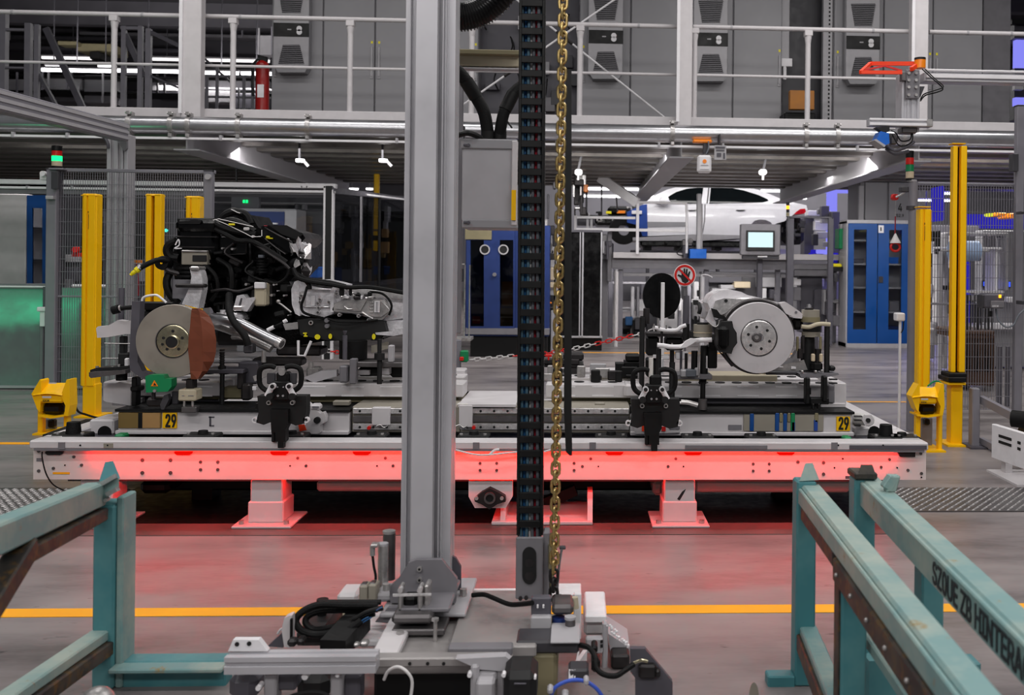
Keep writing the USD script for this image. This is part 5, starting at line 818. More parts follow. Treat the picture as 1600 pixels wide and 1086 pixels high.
t.add('letter', MB().px(326, 651, 334.5, 652.5, YCa + .006, .004, 0).px(327, 651, 329.5, 666, YCa + .006, .004, 0).px(328, 664.5, 334, 666, YCa + .006, .004, 0), 'slate')
# linear rails in the middle
for a, b in ((548, 720), (716, 985)):
    t.add('rail_body', MB().bb(xat(a, YCa, 660), YCa + .03, zc0 + .005, xat(b, YCa, 660), YCa + .26, zat(637, YCa), .004), 'pad_grey')
    for y0, y1, m in ((638, 647, 'machined'), (650, 660, 'dark_steel'), (662, 672, 'machined')): t.add('linear_rail', B(a + 4, y0, b - (70 if a < 600 else 2), y1, YCa + .015, .02, .003), m)
    h = MB()
    for x in range(a + 14, b - (70 if a < 600 else 8), 21):
        for y in (642.5, 667.5): h.disc(x, y, YCa + .012, 1.9, .006, 10)
    t.add('rail_holes', h, 'ink', kind='stuff')
t.add('white_block', B(581, 637, 609, 665, YCa, .06, .004), 'white_paint'); t.add('white_block', B(717, 633, 738, 668, YCa - .004, .06, .004), 'white_paint'); t.add('top_plate', MB().bb(xat(716, YCa, 633), YCa, zat(636, YCa), xat(806, YCa, 633), YCa + .5, zat(632, YCa)), 'white_paint'); t.add('strap', MB().bar(P(722, 632, YCa), P(748, 616, 5.2), .05, .004), 'fibre_white')
for x, y in ((576, 669), (740, 668.5)): t.add('red_knob', MB().disc(x, y, YCa - .01, 2.8, .02, 12), 'signal_red')
for x in (588, 712): t.add('chain_clip', MB().pt([(x, 666, YCa - .012), (x + 6, 664, YCa - .012), (x + 12, 668, YCa - .012), (x + 18, 665, YCa - .012)], 1, 6), 'steel')
# upper deck slabs
YD = 4.86; zd0, zd1 = zat(621, YD), zat(600, YD)
for i, (a, b) in enumerate(((165, 345), (462, 724), (853, 1000), (1020, 1311))):
    t.add('upper_slab', MB().bb(xat(a, YD, 610), YD, zd0, xat(b, YD, 610), YD + .17, zd1, .004), 'white_paint'); t.add('upper_slab', MB().bb(xat(a, YD, 610) + .03, YD + .3, zd0, xat(b, YD, 610) - .03, YD + .46, zd1, .004), 'white_paint')
    e = MB()
    for x in range(a + 12, b - 40, 60): e.px(x, 603.5, x + 34, 605.5, YD - .002, .004, 0).px(x, 617.5, x + 34, 619.5, YD - .002, .004, 0)
    t.add('slab_edge_strip', e, 'bright_white', kind='stuff'); g = MB()
    for x in range(a + 26, b - 10, 26): c = P(x, 600, YD + .12); g.cyl((c[0], YD + .1, zd1), (c[0], YD + .1, zd1 + .004), .026, 16); g.cyl((c[0], YD + .38, zd1), (c[0], YD + .38, zd1 + .004), .026, 16)
    t.add('slab_holes', g, 'ink', kind='stuff')
    t.add('web', MB().bb(xat(a + 10, YD, 630), YD + .05, zc1, xat(b - 10, YD, 630), YD + .4, zd0), 'slate' if i in (0, 3) else 'olive')
t.add('spacer', B(520, 627, 545, 634, YCa + .1, .05, .003), 'pad_grey'); t.add('spacer', B(930, 630, 945, 636, YCa + .1, .05, .003), 'pad_grey')
t.add('end_block', MB().px(161, 597, 186, 627, YD - .05, .2, .006).px(175, 624, 212, 634, YD - .06, .1, .003), 'white_paint'); t.add('end_block', MB().px(1302, 598, 1323, 634, YD - .05, .3, .006), 'white_paint'); t.add('end_block', MB().px(1282, 630, 1322, 640, YD - .06, .1, .003), 'white_paint'); t.add('end_block', B(708, 578, 726, 612, 5.3, .12, .006), 'white_paint'); t.add('end_fitting', MB().px(1294, 602, 1304, 630, YD - .07, .08, .004), 'mid_grey')
t.add('rear_rod', MB().cyl(P(716, 615, 5.3), P(806, 615, 5.3), .012, 10), 'iron'); t.add('shelf_plate', B(1050, 586, 1216, 600, 5.1, .2, .004), 'beige'); t.add('white_joint', MB().px(975, 600, 1003, 622, YD - .03, .12, .012), 'white_paint')
t.add('actuator', MB().cyl(P(1357, 657, 4.6), P(1300, 645, 5.3), 9.5 * sc(4.6), 20), 'fibre_white'); t.add('actuator_face', MB().disc(1357, 657, 4.585, 9.8, .02, 6).disc(1357, 657, 4.58, 4, .01, 16), 'white_paint'); t.add('actuator_bore', MB().disc(1357, 657, 4.575, 3.6, .01, 16), 'ink'); t.add('actuator_rod', MB().px(1335, 650, 1348, 652, 4.6, .02).px(1335, 656, 1350, 658, 4.6, .02).px(1335, 663, 1346, 666, 4.6, .02), 'iron')
# small fittings on the slabs
random.seed(17)
for lab, win in (('black clamping fittings on the carrier slab beside the gold chain', (853, 1000)),):
    for i in range(14):
        x = random.uniform(*win); c = P(x, 590, YD + .2); h = random.uniform(.02, .075); m = random.choice(['black', 'iron', 'black', 'steel', 'light_grey']); w_ = random.uniform(.015, .045)
        t.add('fitting', MB().bb(c[0] - w_, YD + .08 + .02 * i, zd1, c[0] + w_, YD + .11 + .02 * i, zd1 + h, .005), m)
t.add('red_lever', MB().px(852, 554, 862, 558, 5.3, .03).px(855.5, 558, 858.5, 564, 5.3, .02), 'signal_red'); t.add('lever_block', MB().px(848, 562, 905, 569, 5.3, .1).px(880, 552, 912, 564, 5.35, .12, .01).px(850, 569, 912, 574, 5.32, .2).px(885, 574, 905, 592, 5.33, .1), 'iron'); t.add('stand_block', MB().px(978, 554, 1001, 566, 5.2, .1, .01).px(976, 566, 1003, 575, 5.2, .15).px(962, 568, 975, 590, 5.2, .1), 'black')
t.add('slab_rear', MB().px(860, 580, 1000, 592, 5.4, .2, .004), 'white_paint')

# ------------------------------------------------------------------ black tool clamps hanging at the front of the carrier
def clamp(lab, dx, dy, tube_top):
    t = Thing('tool_clamp', lab, 'clamp', 'black tool clamps at the carrier front'); Yc = 4.33; q = lambda pts: [(x + dx, y + dy) for x, y in pts]
    t.add('spine', MB().prism(q([(422, 640), (450, 640), (450, 664), (446, 672), (446, 690), (443, 690), (443, 700), (434, 700), (434, 690), (430, 690), (430, 676), (424, 676)]), Yc, .05), 'black')
    t.add('spine', MB().px(424 + dx, 652 + dy, 430 + dx, 691 + dy, Yc + .01, .03, .004), 'black')
    t.add('housing', MB().prism(q([(402, 619), (478, 619), (478, 645), (475, 662), (462, 665), (450, 660), (422, 660), (412, 664), (400, 660), (404, 645)]), Yc + .03, .07), 'ink')
    t.add('chest', MB().px(425 + dx, 596 + dy, 451 + dx, 626 + dy, Yc, .06, .006), 'black'); t.add('neck', MB().px(431 + dx, 582 + dy, 450 + dx, 600 + dy, Yc + .005, .06, .008), 'rubber')
    q_ = t.add('knob', MB().disc(440 + dx, 582 + dy, Yc, 5, .04, 14), 'steel') if tube_top is None else t.add('white_tube', MB().vert(433 + dx, tube_top, 600 + dy, Yc + .03, 3.6, 14), 'fibre_white')
    for s in (-1, 1):
        c = 438 + dx; t.add('handle', MB().tube([P(c + s * a, b + dy, Yc + .03) for a, b in ((8, 574), (18, 572), (30, 576), (33, 588), (31, 602), (22, 610), (12, 611))], 4.0 * sc(Yc), 8), 'rubber')
        b = t.add('link', MB().tube([P(c + s * 13, 604 + dy, Yc - .012), P(c + s * 21, 619 + dy, Yc - .012)], 4.4 * sc(Yc), 10, smooth=False).disc(c + s * 13, 604 + dy, Yc - .03, 5, .02, 16), 'bright_white')
        t.add('pin', MB().disc(c + s * 13, 604 + dy, Yc - .036, 3, .01, 12), 'iron', on=b); t.add('pivot', MB().lathe(c + s * 17.5, 620 + dy, Yc - .034, [(0, .0), (5.2, 0), (5.2, .03)], 20), 'ink'); w_ = t.add('washer', MB().lathe(c + s * 18.5, 629.5 + dy, Yc + .012, [(2, .01), (2, 0), (3.6, 0), (3.6, .02)], 16), 'steel'); t.add('washer_pin', MB().disc(c + s * 18.5, 629.5 + dy, Yc + .014, 2.2, .01, 10), 'ink', on=w_)
        t.add('lever_eye', MB().lathe(c + s * 40, 656.5 + dy, Yc + .03, [(2.6, .02), (2.6, 0), (4.6, 0), (4.6, .02)], 18).pt([(c + s * 31, 661 + dy, Yc + .04), (c + s * 38, 652 + dy, Yc + .04)], 2, 6), 'bright_white')
        t.add('dot', MB().disc(c + s * 4.5, 605 + dy, Yc - .004, 1.2, .006, 8).disc(c + s * 4, 618.5 + dy, Yc - .004, 1.8, .006, 8), 'light_grey')
    if tube_top is None: t.add('side_window', MB().px(417, 583, 430, 600, Yc + .03, .01).px(450, 583, 463, 600, Yc + .03, .01), 'dark_grey')
    t.add('hook', MB().px(400 + dx, 630 + dy, 478 + dx, 640 + dy, Yc + .09, .06), 'black')
    return t
clamp('black tool clamp with round steel knob below the engine', 0, 0, None)
clamp('black tool clamp with a white tube before the rear axle', 584, 5, 559)
t = Thing('hinge_bracket', 'white hinge bracket with orange marking beside the black clamp', 'bracket')
t.add('arm', MB().prism([(478, 628), (490, 638), (500, 646), (505, 644), (509, 652), (508, 660), (500, 664), (500, 676), (497, 678), (463, 678), (461, 674), (461, 662), (478, 664)], YCa - .05, .05), 'white_paint'); t.add('pivot', MB().disc(495, 657, YCa - .065, 5, .03, 18), 'ink'); t.add('head', MB().px(484, 632, 499, 642, YCa - .055, .06, .012), 'white_paint'); t.add('marking', MB().prism([(466, 664), (475, 663), (479, 672), (468, 674)], YCa - .054, .003), 'arm_orange'); t.add('print', B(488, 635, 498, 638, YCa - .058, .003, 0), 'mid_grey')
t = Thing('hinge_bracket', 'white hinge bracket behind the clamp with the white tube', 'bracket'); t.add('arm', MB().prism([(990, 664), (1000, 658), (1060, 645), (1063, 676), (992, 678)], YCa - .03, .03), 'white_paint'); t.add('marking', B(1003, 664, 1012, 674, YCa - .035, .004, 0), 'arm_orange'); t.add('print', B(1046, 664, 1062, 671, YCa - .034, .003, 0), 'mid_grey'); t.add('marking', B(1034, 667, 1040, 674, YCa - .035, .004, 0), 'signal_red')
# ================================================================== ENGINE, GEARBOX AND FRONT AXLE
E = Thing('drivetrain', 'black car engine with silver gearbox and front axle on the carrier', 'engine')
YN_ = 5.0
def brake(T, px, py, Y, r, hub_r, hub_m, holes, ring='disc_metal', angle0=0):
    k = sc(Y)
    d = T.add('brake_disc', MB().lathe(px, py, Y, [(hub_r + 1, .012), (hub_r + 1, .0), (r - .6, 0), (r, .002), (r, .012), (r - 2, .014), (r - 2, .022), (r, .024), (r, .034), (r - 1, .036), (hub_r, .036)], 96), ring)
    h = T.add('disc_hat', MB().lathe(px, py, Y - .012, [(6.5, .004), (7.5, 0), (hub_r - 2.5, 0), (hub_r - .4, .004), (hub_r, .03)], 64), hub_m, on=d)
    g = T.add('hub_groove', MB().lathe(px, py, Y - .001, [(hub_r + .2, .004), (hub_r + .2, -.001), (hub_r + 1.4, -.001), (hub_r + 1.4, .004)], 64), 'dark_steel', on=d)
    for i in range(holes):
        a = math.radians(angle0 + i * 360 / holes); T.add('bolt_hole', MB().disc(px + hub_r * .62 * math.cos(a), py + hub_r * .62 * math.sin(a), Y - .0135, 2.3, .004, 14), 'ink', on=d)
    return d
d = brake(E, 270, 533, 4.62, 56, 25, 'hub_zinc', 5, angle0=-90)
E.add('hub_bore', MB().disc(267.5, 535, 4.602, 9, .02, 28), 'ink', on=d); E.add('hub_ring', MB().lathe(268, 534.5, 4.6, [(9, .01), (9, 0), (11, .002), (11.5, .01)], 32), 'hub_zinc', on=d); E.add('screw_hole', MB().disc(253.5, 538, 4.6055, 2, .004, 12), 'ink', on=d)
rows = [(482, 300, 309, 312), (486, 299, 311, 319), (495, 298, 313, 328), (510, 297, 315, 334.5), (530, 294.5, 316.5, 338), (550, 294, 317, 337.5), (565, 296, 317, 334), (580, 297, 316, 325), (592.5, 298.5, 309, 313)]
v = []; f = []
for y, a, b, c in rows: v += [P(a, y, 4.585), P(b, y, 4.545), P(c, y, 4.60), P(c - 1, y, 4.68), P(a + 1, y, 4.68)]
for i in range(len(rows) - 1):
    for j in range(5): a, b = i * 5 + j, i * 5 + (j + 1) % 5; f += [(a, b, b + 5), (a, b + 5, a + 5)]
n5 = len(v) - 5; f += [(0, 4, 3), (0, 3, 2), (0, 2, 1), (n5, n5 + 1, n5 + 2), (n5, n5 + 2, n5 + 3), (n5, n5 + 3, n5 + 4)]
E.add('disc_guard', MB().raw(v, f), 'brown_guard', smooth=False, label='folded brown guard over half of the brake disc')
# block and covers
E.add('engine_block', MB().prism([(268, 405), (276, 374), (332, 350), (352, 340), (392, 336), (404, 356), (452, 372), (474, 385), (476, 415), (452, 440), (462, 470), (452, 510), (400, 520), (352, 500), (322, 474), (300, 462), (276, 452)], 5.12, .3), 'engine_black')
E.add('sump', MB().prism([(330, 480), (470, 470), (600, 500), (600, 530), (505, 533), (440, 545), (400, 540), (350, 520)], 5.16, .4), 'engine_black')
E.add('air_box', MB().px(275, 352, 337, 402, 4.96, .3, .025).px(274, 343, 338, 362, 4.93, .34, .022), 'gloss_black'); E.add('air_box_lid', MB().hull([P(x, y, Y) for x, y in ((278, 346), (316, 344), (312, 350), (280, 350)) for Y in (4.915, 4.95)]).px(277, 340.5, 334, 347, 4.96, .26, .012), 'black')
E.add('lid_seam', B(276, 369, 338, 371, 4.945, .02), 'iron'); E.add('lid_seam', B(280, 385, 334, 387.5, 4.95, .01), 'iron')
E.add('control_unit', MB().px(284, 391, 323, 414, 4.94, .05, .004), 'pad_grey'); E.add('unit_top', B(284, 391, 323, 394, 4.93, .02), 'steel'); E.add('unit_window', B(301, 399, 322, 408.5, 4.935, .01, .001), 'ink')
E.add('white_clip', MB().pt([(274, 383, 4.95), (279, 374, 4.95), (280, 383, 4.95), (273, 388, 4.95), (284, 388, 4.95)], 1.1, 6), 'bright_white')
for i in range(6): E.add('bellows_rib', MB().vert(297, 417 + i * 6.2, 421 + i * 6.2, 4.98, 17 if i % 2 else 19, 20), 'rubber')
E.add('strut_core', MB().vert(297, 412, 458, 5.0, 13, 16), 'black')
E.add('knuckle', MB().prism([(296, 417.5), (309, 417.5), (313, 424), (316, 436), (316, 452), (310, 482), (284, 475), (291, 460), (297, 446), (299, 432)], 4.80, .07), 'cast_aluminium'); E.add('knuckle_eye', MB().px(296, 416, 310, 423, 4.78, .1, .008), 'steel'); E.add('knuckle_band', B(274, 443.5, 318, 449.5, 4.77, .05, .006), 'iron')
E.add('bellow_cup', MB().vert(285, 437, 466, 4.9, 14, 18), 'mid_grey')
E.add('intake_pipe', MB().pt([(276, 377, 5.0), (266, 382, 5.0), (262, 392, 5.0), (268, 402, 5.0), (280, 404, 5.0)], 7, 10), 'rubber')
E.add('coolant_hose', MB().pt([(270, 420, 4.98), (261, 436, 4.96), (262, 452, 4.95), (270, 466, 4.95), (279, 474, 4.95)], 5.5, 10), 'rubber')
E.add('breather_hose', MB().pt([(262, 408, 4.94), (248, 406, 4.9), (236, 410, 4.88), (222, 417, 4.87), (216, 421, 4.86)], 4.0, 10), 'rubber'); E.add('hose_plug', MB().pt([(217, 420, 4.86), (210, 425, 4.855), (204, 430, 4.85)], [5, 3.4, 2.4], 10), 'plug_yellow'); E.add('hose_clamp', MB().pt([(219, 416, 4.87), (216, 421, 4.86)], 4.6, 10, smooth=False), 'steel')
E.add('pulley', MB().lathe(252, 411, 4.93, [(2, .0), (10, 0), (11, .02), (9, .03), (11, .04), (11, .06)], 28), 'black'); E.add('tension_bracket', MB().pt([(258, 418, 4.95), (266, 424, 4.95), (282, 428, 4.95)], 4, 8), 'iron')
E.add('side_cover', MB().prism([(318, 372), (338, 360), (386, 368), (386, 396), (340, 398), (320, 392)], 5.0, .14), 'gloss_black'); E.add('cover_edge', MB().pt([(343, 398, 4.985), (384, 397, 4.985), (385, 372, 4.985)], .8, 6, smooth=False), 'iron')
E.add('rail_strip', B(345, 366.5, 358, 368, 4.98, .01, 0), 'steel'); E.add('rail_strip', B(346, 369.5, 352, 371, 4.98, .01, 0), 'steel')
# loom and hoses on top
for pts, r, m in (([(345, 345, 5.0), (352, 336, 5.0), (366, 331, 5.0), (384, 336, 5.0), (391, 350, 5.0)], 6, 'rubber'), ([(340, 352, 4.96), (360, 344, 4.94), (380, 350, 4.94), (398, 362, 4.94)], 5, 'black'), ([(362, 326, 5.0), (368, 331, 4.97), (378, 334, 4.97)], 2.2, 'black'), ([(352, 333, 5.02), (364, 328, 5.02), (372, 330, 5.02)], 4, 'engine_black'), ([(338, 350, 4.95), (350, 356, 4.93), (370, 362, 4.93), (400, 366, 4.93)], 4.5, 'rubber'), ([(335, 357, 4.95), (352, 366, 4.92), (372, 376, 4.92), (396, 378, 4.92), (430, 398, 4.92), (448, 410, 4.92)], 4, 'rubber'), ([(396, 380, 4.93), (420, 396, 4.9), (444, 412, 4.9), (452, 420, 4.9)], 2.4, 'iron'), ([(398, 434, 4.92), (430, 442, 4.9), (446, 434, 4.9), (452, 420, 4.9)], 1.8, 'rubber'), ([(320, 414, 4.95), (336, 430, 4.93), (340, 452, 4.93), (330, 470, 4.93)], 3.2, 'rubber'), ([(340, 405, 4.98), (360, 420, 4.94), (362, 450, 4.94)], 4, 'black'), ([(330, 455, 4.92), (352, 452, 4.9), (372, 455, 4.9), (396, 448, 4.92)], 2.2, 'iron')):
    E.add('hose', MB().pt(pts, r, 8), m)
for pts in ([(333, 344, 4.9), (342, 342, 4.9), (396, 354, 4.9)], [(336, 343, 4.9), (354, 350.5, 4.9), (382, 364, 4.9), (393, 370, 4.9), (408, 369.5, 4.9)], [(409, 369, 4.9), (409, 359, 4.9)], [(361, 327, 4.95), (371, 332, 4.95), (375, 333, 4.95)]): E.add('wire', MB().pt(pts, .75, 6, smooth=False), 'cable_white')
E.add('wire_tag', B(357, 349, 366, 352, 4.89, .01, .001), 'plug_yellow'); E.add('connector', MB().px(380, 355, 388, 360, 4.9, .02, .004), 'cable_white'); E.add('connector', MB().disc(394.5, 369.5, 4.89, 2, .02, 10), 'cable_white')
# intake cover at the back
E.add('intake_cover', MB().prism([(408, 354), (414, 351.5), (440, 355), (450, 358), (472, 364), (477, 372), (470, 380), (455, 392), (446, 398), (425, 380), (410, 370)], 4.97, .35), 'gloss_black'); E.add('cover_top', MB().hull([P(x, y, Y) for x, y in ((420, 352), (448, 352), (456, 358), (474, 366), (462, 374), (440, 366)) for Y in (4.94, 5.1)]), 'black'); E.add('cover_rib', MB().pt([(414, 356, 4.95), (436, 368, 4.93), (456, 378, 4.93)], 1.6, 6), 'iron')
E.add('cover_seal', MB().pt([(414, 373, 4.95), (430, 386, 4.93), (446, 397, 4.93)], 1.3, 6), 'iron'); E.add('yellow_tag', MB().px(415, 368.5, 421, 373, 4.95, .015, .004).px(419, 371.5, 426, 373.5, 4.95, .01, .003), 'plug_yellow'); E.add('red_cap', B(412, 352, 416, 353.5, 4.93, .02, .002), 'cable_red'); E.add('bright_stud', MB().disc(449.5, 374, 4.94, 2, .02, 10), 'bright_white')
random.seed(41)
for x0, y0, w, h, n in ((460, 374, 10, 24, 8), (470, 378, 12, 30, 9), (464, 408, 16, 26, 7)):
    for i in range(n):
        c = P(x0 + random.uniform(0, w), y0 + random.uniform(0, h), 4.95 + random.uniform(0, .08)); E.add('heat_shield_fold', MB().hull(c + np.array([[random.uniform(-.026, .026), random.uniform(-.03, .03), random.uniform(-.045, .045)] for _ in range(7)])), random.choice(['machined', 'cast_aluminium', 'iron', 'machined']), smooth=False)
E.add('turbo_hose', MB().pt([(452, 428, 4.98), (455, 414, 4.97), (463, 408, 4.97), (474, 410, 4.98)], 5.5, 12), 'rubber'); E.add('canister', MB().lathe(466, 422, 4.98, [(0, 0), (8, .0), (9, .01), (9, .05)], 24), 'rubber')
for i in range(6): E.add('oil_filter_rib', MB().vert(409, 402 + i * 4.3, 405 + i * 4.3, 4.98, 8, 14), 'rubber')
E.add('filter_cap', MB().px(403, 398, 411, 403, 4.93, .03, .003), 'cable_grey')
E.add('mount_box', MB().px(397, 442, 415, 478, 4.92, .1, .008), 'beige'); E.add('mount_box', MB().px(413, 444, 424, 478, 4.98, .08, .008), 'iron'); E.add('mount_top', B(397, 441, 414, 451, 4.905, .03, .004), 'bright_white')
E.add('mount_bracket', MB().prism([(364, 484), (370, 462), (380, 460), (385, 466), (397, 464), (398, 468), (386, 487)], 4.9, .06, [[(372, 478), (376, 466), (379, 466), (376, 479)]]), 'cast_aluminium'); E.add('mount_foot', B(364, 478, 378, 486, 4.87, .05, .005), 'machined')
# axle carrier tubes
E.add('trailing_tube', MB().pt([(334, 497, 4.85), (352, 500, 4.8), (378, 507, 4.78), (408, 522, 4.76), (437, 536, 4.74)], 8.2, 16), 'galvanised'); E.add('tube_end', MB().tube([P(434, 534.5, 4.742), P(440.5, 537.7, 4.736)], 8.8 * sc(4.74), 16, smooth=False), 'machined'); E.add('tube_bore', MB().tube([P(439, 537, 4.735), P(441, 538, 4.733)], 5.5 * sc(4.74), 16, smooth=False), 'dark_steel')
E.add('lower_arm', MB().pt([(336, 508, 4.9), (360, 516, 4.87), (392, 530, 4.85), (424, 545, 4.84)], 6.5, 12), 'steel'); E.add('axle_boss', MB().px(333, 489, 378, 504, 4.92, .12, .015).vert(368, 492, 506, 4.86, 10, 18).vert(348, 484, 500, 4.9, 4, 12), 'cast_aluminium')
E.add('steering_rod', MB().pt([(363, 527, 4.86), (372, 527, 4.85), (384, 528, 4.85)], 3.5, 10), 'steel'); E.add('bent_pipe', MB().pt([(358, 460, 4.82), (358, 484, 4.74), (366, 504, 4.7), (382, 524, 4.68), (387.5, 540, 4.68)], 5.2, 12), 'rubber')
E.add('cross_member', MB().px(335, 516, 412, 540, 5.0, .2, .02), 'iron'); E.add('link_rod', MB().pt([(433, 472, 4.9), (440, 476, 4.9), (455, 488, 4.9)], 1.6, 8), 'steel'); E.add('rod_ball', MB().ball(P(435, 471, 4.9), 3.2 * sc(4.9), 2), 'steel'); E.add('sensor_cable', MB().pt([(418, 516, 4.85), (430, 510, 4.84), (446, 502, 4.84)], 1.8, 8), 'black'); E.add('sensor_plug', MB().pt([(418, 516, 4.84), (428, 511, 4.84)], 3.2, 10, smooth=False), 'bright_white'); E.add('sensor_plug', MB().pt([(443, 503, 4.84), (448, 500.5, 4.84)], 3, 10, smooth=False), 'bright_white')
# gearbox
E.add('bell_housing', MB().prism([(459, 448), (466, 440), (486, 438), (506, 442), (522, 446), (522, 490), (505, 496), (478, 494), (462, 488)], 4.98, .4), 'cast_aluminium'); E.add('housing_top', MB().hull([P(x, y, Y) for x, y in ((482, 446), (486, 436), (530, 442), (545, 450), (540, 456)) for Y in (4.98, 5.3)]), 'machined')
E.add('flange', MB().prism([(455, 452), (460, 440), (466, 438), (468, 494), (461, 490), (456, 476)], 4.95, .05), 'cast_aluminium'); E.add('flange', MB().prism([(516, 452), (524, 446), (528, 446), (522, 456), (521, 488), (516, 488)], 4.955, .05), 'cast_aluminium')
E.add('gear_case', MB().prism([(520, 452), (545, 454), (575, 456), (612, 460), (640, 462), (640, 496), (612, 500), (596, 502), (575, 496), (550, 490), (520, 488)], 5.0, .36), 'cast_aluminium')
E.add('case_top', MB().hull([P(x, y, Y) for x, y in ((540, 452), (575, 453), (640, 460), (640, 468), (560, 462)) for Y in (4.98, 5.3)]), 'machined')
E.add('oil_pan', MB().prism([(519, 484), (523, 474), (533, 469.5), (574, 467.5), (600, 468.5), (609, 478), (612, 486), (604, 493), (597, 500), (580, 499), (566, 490), (549, 488.5), (536, 487), (521, 486.5)], 4.955, .05), 'steel'); E.add('oil_pan_lid', MB().prism([(524, 482), (528, 475.5), (536, 472), (572, 470.5), (563, 486), (545, 485.5)], 4.945, .02), 'steel'); E.add('oil_pan_lid', MB().prism([(576, 471), (598, 471), (605, 480), (608, 486), (596, 495), (582, 495), (565, 487)], 4.943, .02), 'steel')
E.add('pan_ridge', MB().pt([(539, 481), (546, 484.5), (552, 484.5)] and [(538, 479, 4.94), (543, 483, 4.938), (551, 483, 4.938)], 1.2, 6, smooth=False), 'machined'); E.add('pan_ridge', MB().pt([(566, 488, 4.94), (577, 495, 4.935), (583, 498, 4.935)], 1.5, 6), 'machined'); E.add('pan_ridge', MB().pt([(597, 471, 4.94), (606, 481, 4.935), (609, 487, 4.935)], 1.3, 6), 'machined')
for i in range(4): E.add('casting_rib', B(577, 471.5 + i * 5, 583, 474.5 + i * 5, 4.938, .02, .003), 'steel')
E.add('label', B(486, 462, 492, 478, 4.965, .006, .001), 'bright_white'); E.add('label', B(585, 470.5, 593, 488, 4.932, .006, .001), 'bright_white'); E.add('print_bars', MB().px(587.5, 472, 588.6, 487, 4.93, .002, 0).px(590, 472, 590.6, 487, 4.93, .002, 0), 'mid_grey')
for x, y in ((496, 474), (497, 481), (496, 488), (499, 468), (513, 472), (525, 459), (560, 493.5), (576, 500), (556, 466), (530, 492), (470, 462), (468, 472)): E.add('bolt_boss', MB().disc(x, y, 4.955, 3, .03, 14), 'machined'); E.add('bolt', MB().disc(x, y, 4.945, 1.6, .012, 8), 'dark_steel')
E.add('fin', MB().px(468, 455, 476, 480, 4.965, .03, .006), 'machined')
for y in (451, 479): E.add('case_line', B(476, y, 518, y + 1.6, 4.965, .02, .003), 'machined')
random.seed(43)
for i in range(16): x = random.uniform(530, 575); y = random.uniform(456, 465); E.add('valve_fitting', B(x, y, x + random.uniform(3, 8), y + random.uniform(3, 6), 4.93 + random.uniform(0, .05), .05, .004), random.choice(['machined', 'black', 'bright_white', 'iron', 'steel']))
for pts, r in (([(458, 420, 4.93), (466, 434, 4.9), (486, 440, 4.88), (520, 445, 4.88), (545, 449, 4.88), (580, 449, 4.88), (640, 459, 4.88)], 3.6), ([(460, 425, 4.95), (480, 436, 4.9), (515, 441, 4.9), (540, 447, 4.9)], 3), ([(480, 448, 4.92), (476, 462, 4.9), (471, 478, 4.9), (476, 489, 4.9), (500, 496, 4.92), (520, 500, 4.95)], 2), ([(578, 456, 4.92), (595, 458, 4.9), (606, 466, 4.89), (612, 478, 4.89), (608, 492, 4.9)], 1.8), ([(470, 430, 4.92), (482, 444, 4.9), (484, 452, 4.9)], 3.4), ([(512, 498, 4.9), (530, 503, 4.9), (560, 503, 4.92), (590, 500, 4.93)], 1.4)): E.add('harness', MB().pt(pts, r, 8), 'rubber')
E.add('harness_clip', MB().px(530, 443, 537, 462, 4.9, .02, .004).px(545, 446, 549, 462, 4.9, .02, .004).px(574, 456, 580, 463, 4.9, .03, .004), 'black')
# lower black pan with yellow caps
E.add('subframe_plate', MB().prism([(464, 500), (480, 498), (600, 502), (604, 518), (596, 530), (512, 532), (470, 524)], 4.94, .12), 'ink'); E.add('bright_pad', MB().hull([P(x, y, Y) for x, y in ((442, 506), (465, 503), (466, 514), (446, 516)) for Y in (4.93, 5.0)]), 'steel')
for x, y in ((510, 501), (510.5, 509.5)): E.add('bolt', MB().disc(x, y, 4.92, 3.4, .02, 14), 'mid_grey')
E.add('eyelet', MB().lathe(485.5, 504.5, 4.925, [(2, .01), (2, 0), (3.6, 0), (3.6, .012)], 16), 'steel')
for x, y, a, b in ((496, 526.5, 4.6, 4.2), (516, 525.5, 3, 4.2), (584, 526, 3, 4.6)): E.add('yellow_cap', MB().hull([P(x + a * math.cos(q), y + b * math.sin(q), Y) for q in np.linspace(0, 2 * np.pi, 13) for Y in (4.9, 4.935)]), 'plug_yellow')
E.add('yellow_cap', MB().px(473, 520, 479, 522, 4.92, .015).px(475.5, 520, 478, 525, 4.92, .015).px(474, 524.5, 480, 526.5, 4.92, .015), 'plug_yellow')
E.add('exhaust_bracket', MB().tube([P(466, 532, 4.85), P(466, 555, 4.85), P(476, 556, 4.85), P(486, 533, 4.85)], 2.2 * sc(4.85), 8, smooth=False), 'bright_white'); E.add('exhaust_box', MB().px(432, 543, 500, 556, 4.98, .15, .01), 'iron'); E.add('tail_joint', MB().px(596, 500, 640, 520, 5.0, .1, .01).prism([(586, 520), (612, 518), (618, 513), (640, 513), (640, 520), (615, 525), (588, 523)], 4.9, .03), 'cast_aluminium')
random.seed(47)
for i in range(46):
    x, y = random.uniform(322, 452), random.uniform(378, 500); m = random.choice(['engine_black', 'black', 'engine_black', 'rubber', 'iron', 'ink']); w, h = random.uniform(4, 18), random.uniform(4, 16)
    E.add('engine_fitting', MB().box(P(x, y, 5.06 + random.uniform(-.06, .06)), (w * .0034, .1, h * .0034), .006, trimesh.transformations.rotation_matrix(random.uniform(-.5, .5), (0, 1, 0))[:3, :3]), m)
for i in range(16):
    x, y = random.uniform(320, 455), random.uniform(385, 500); E.add('bright_bolt', MB().disc(x, y, 4.97, random.uniform(1, 2.2), .05, 10), random.choice(['steel', 'machined', 'light_grey']))
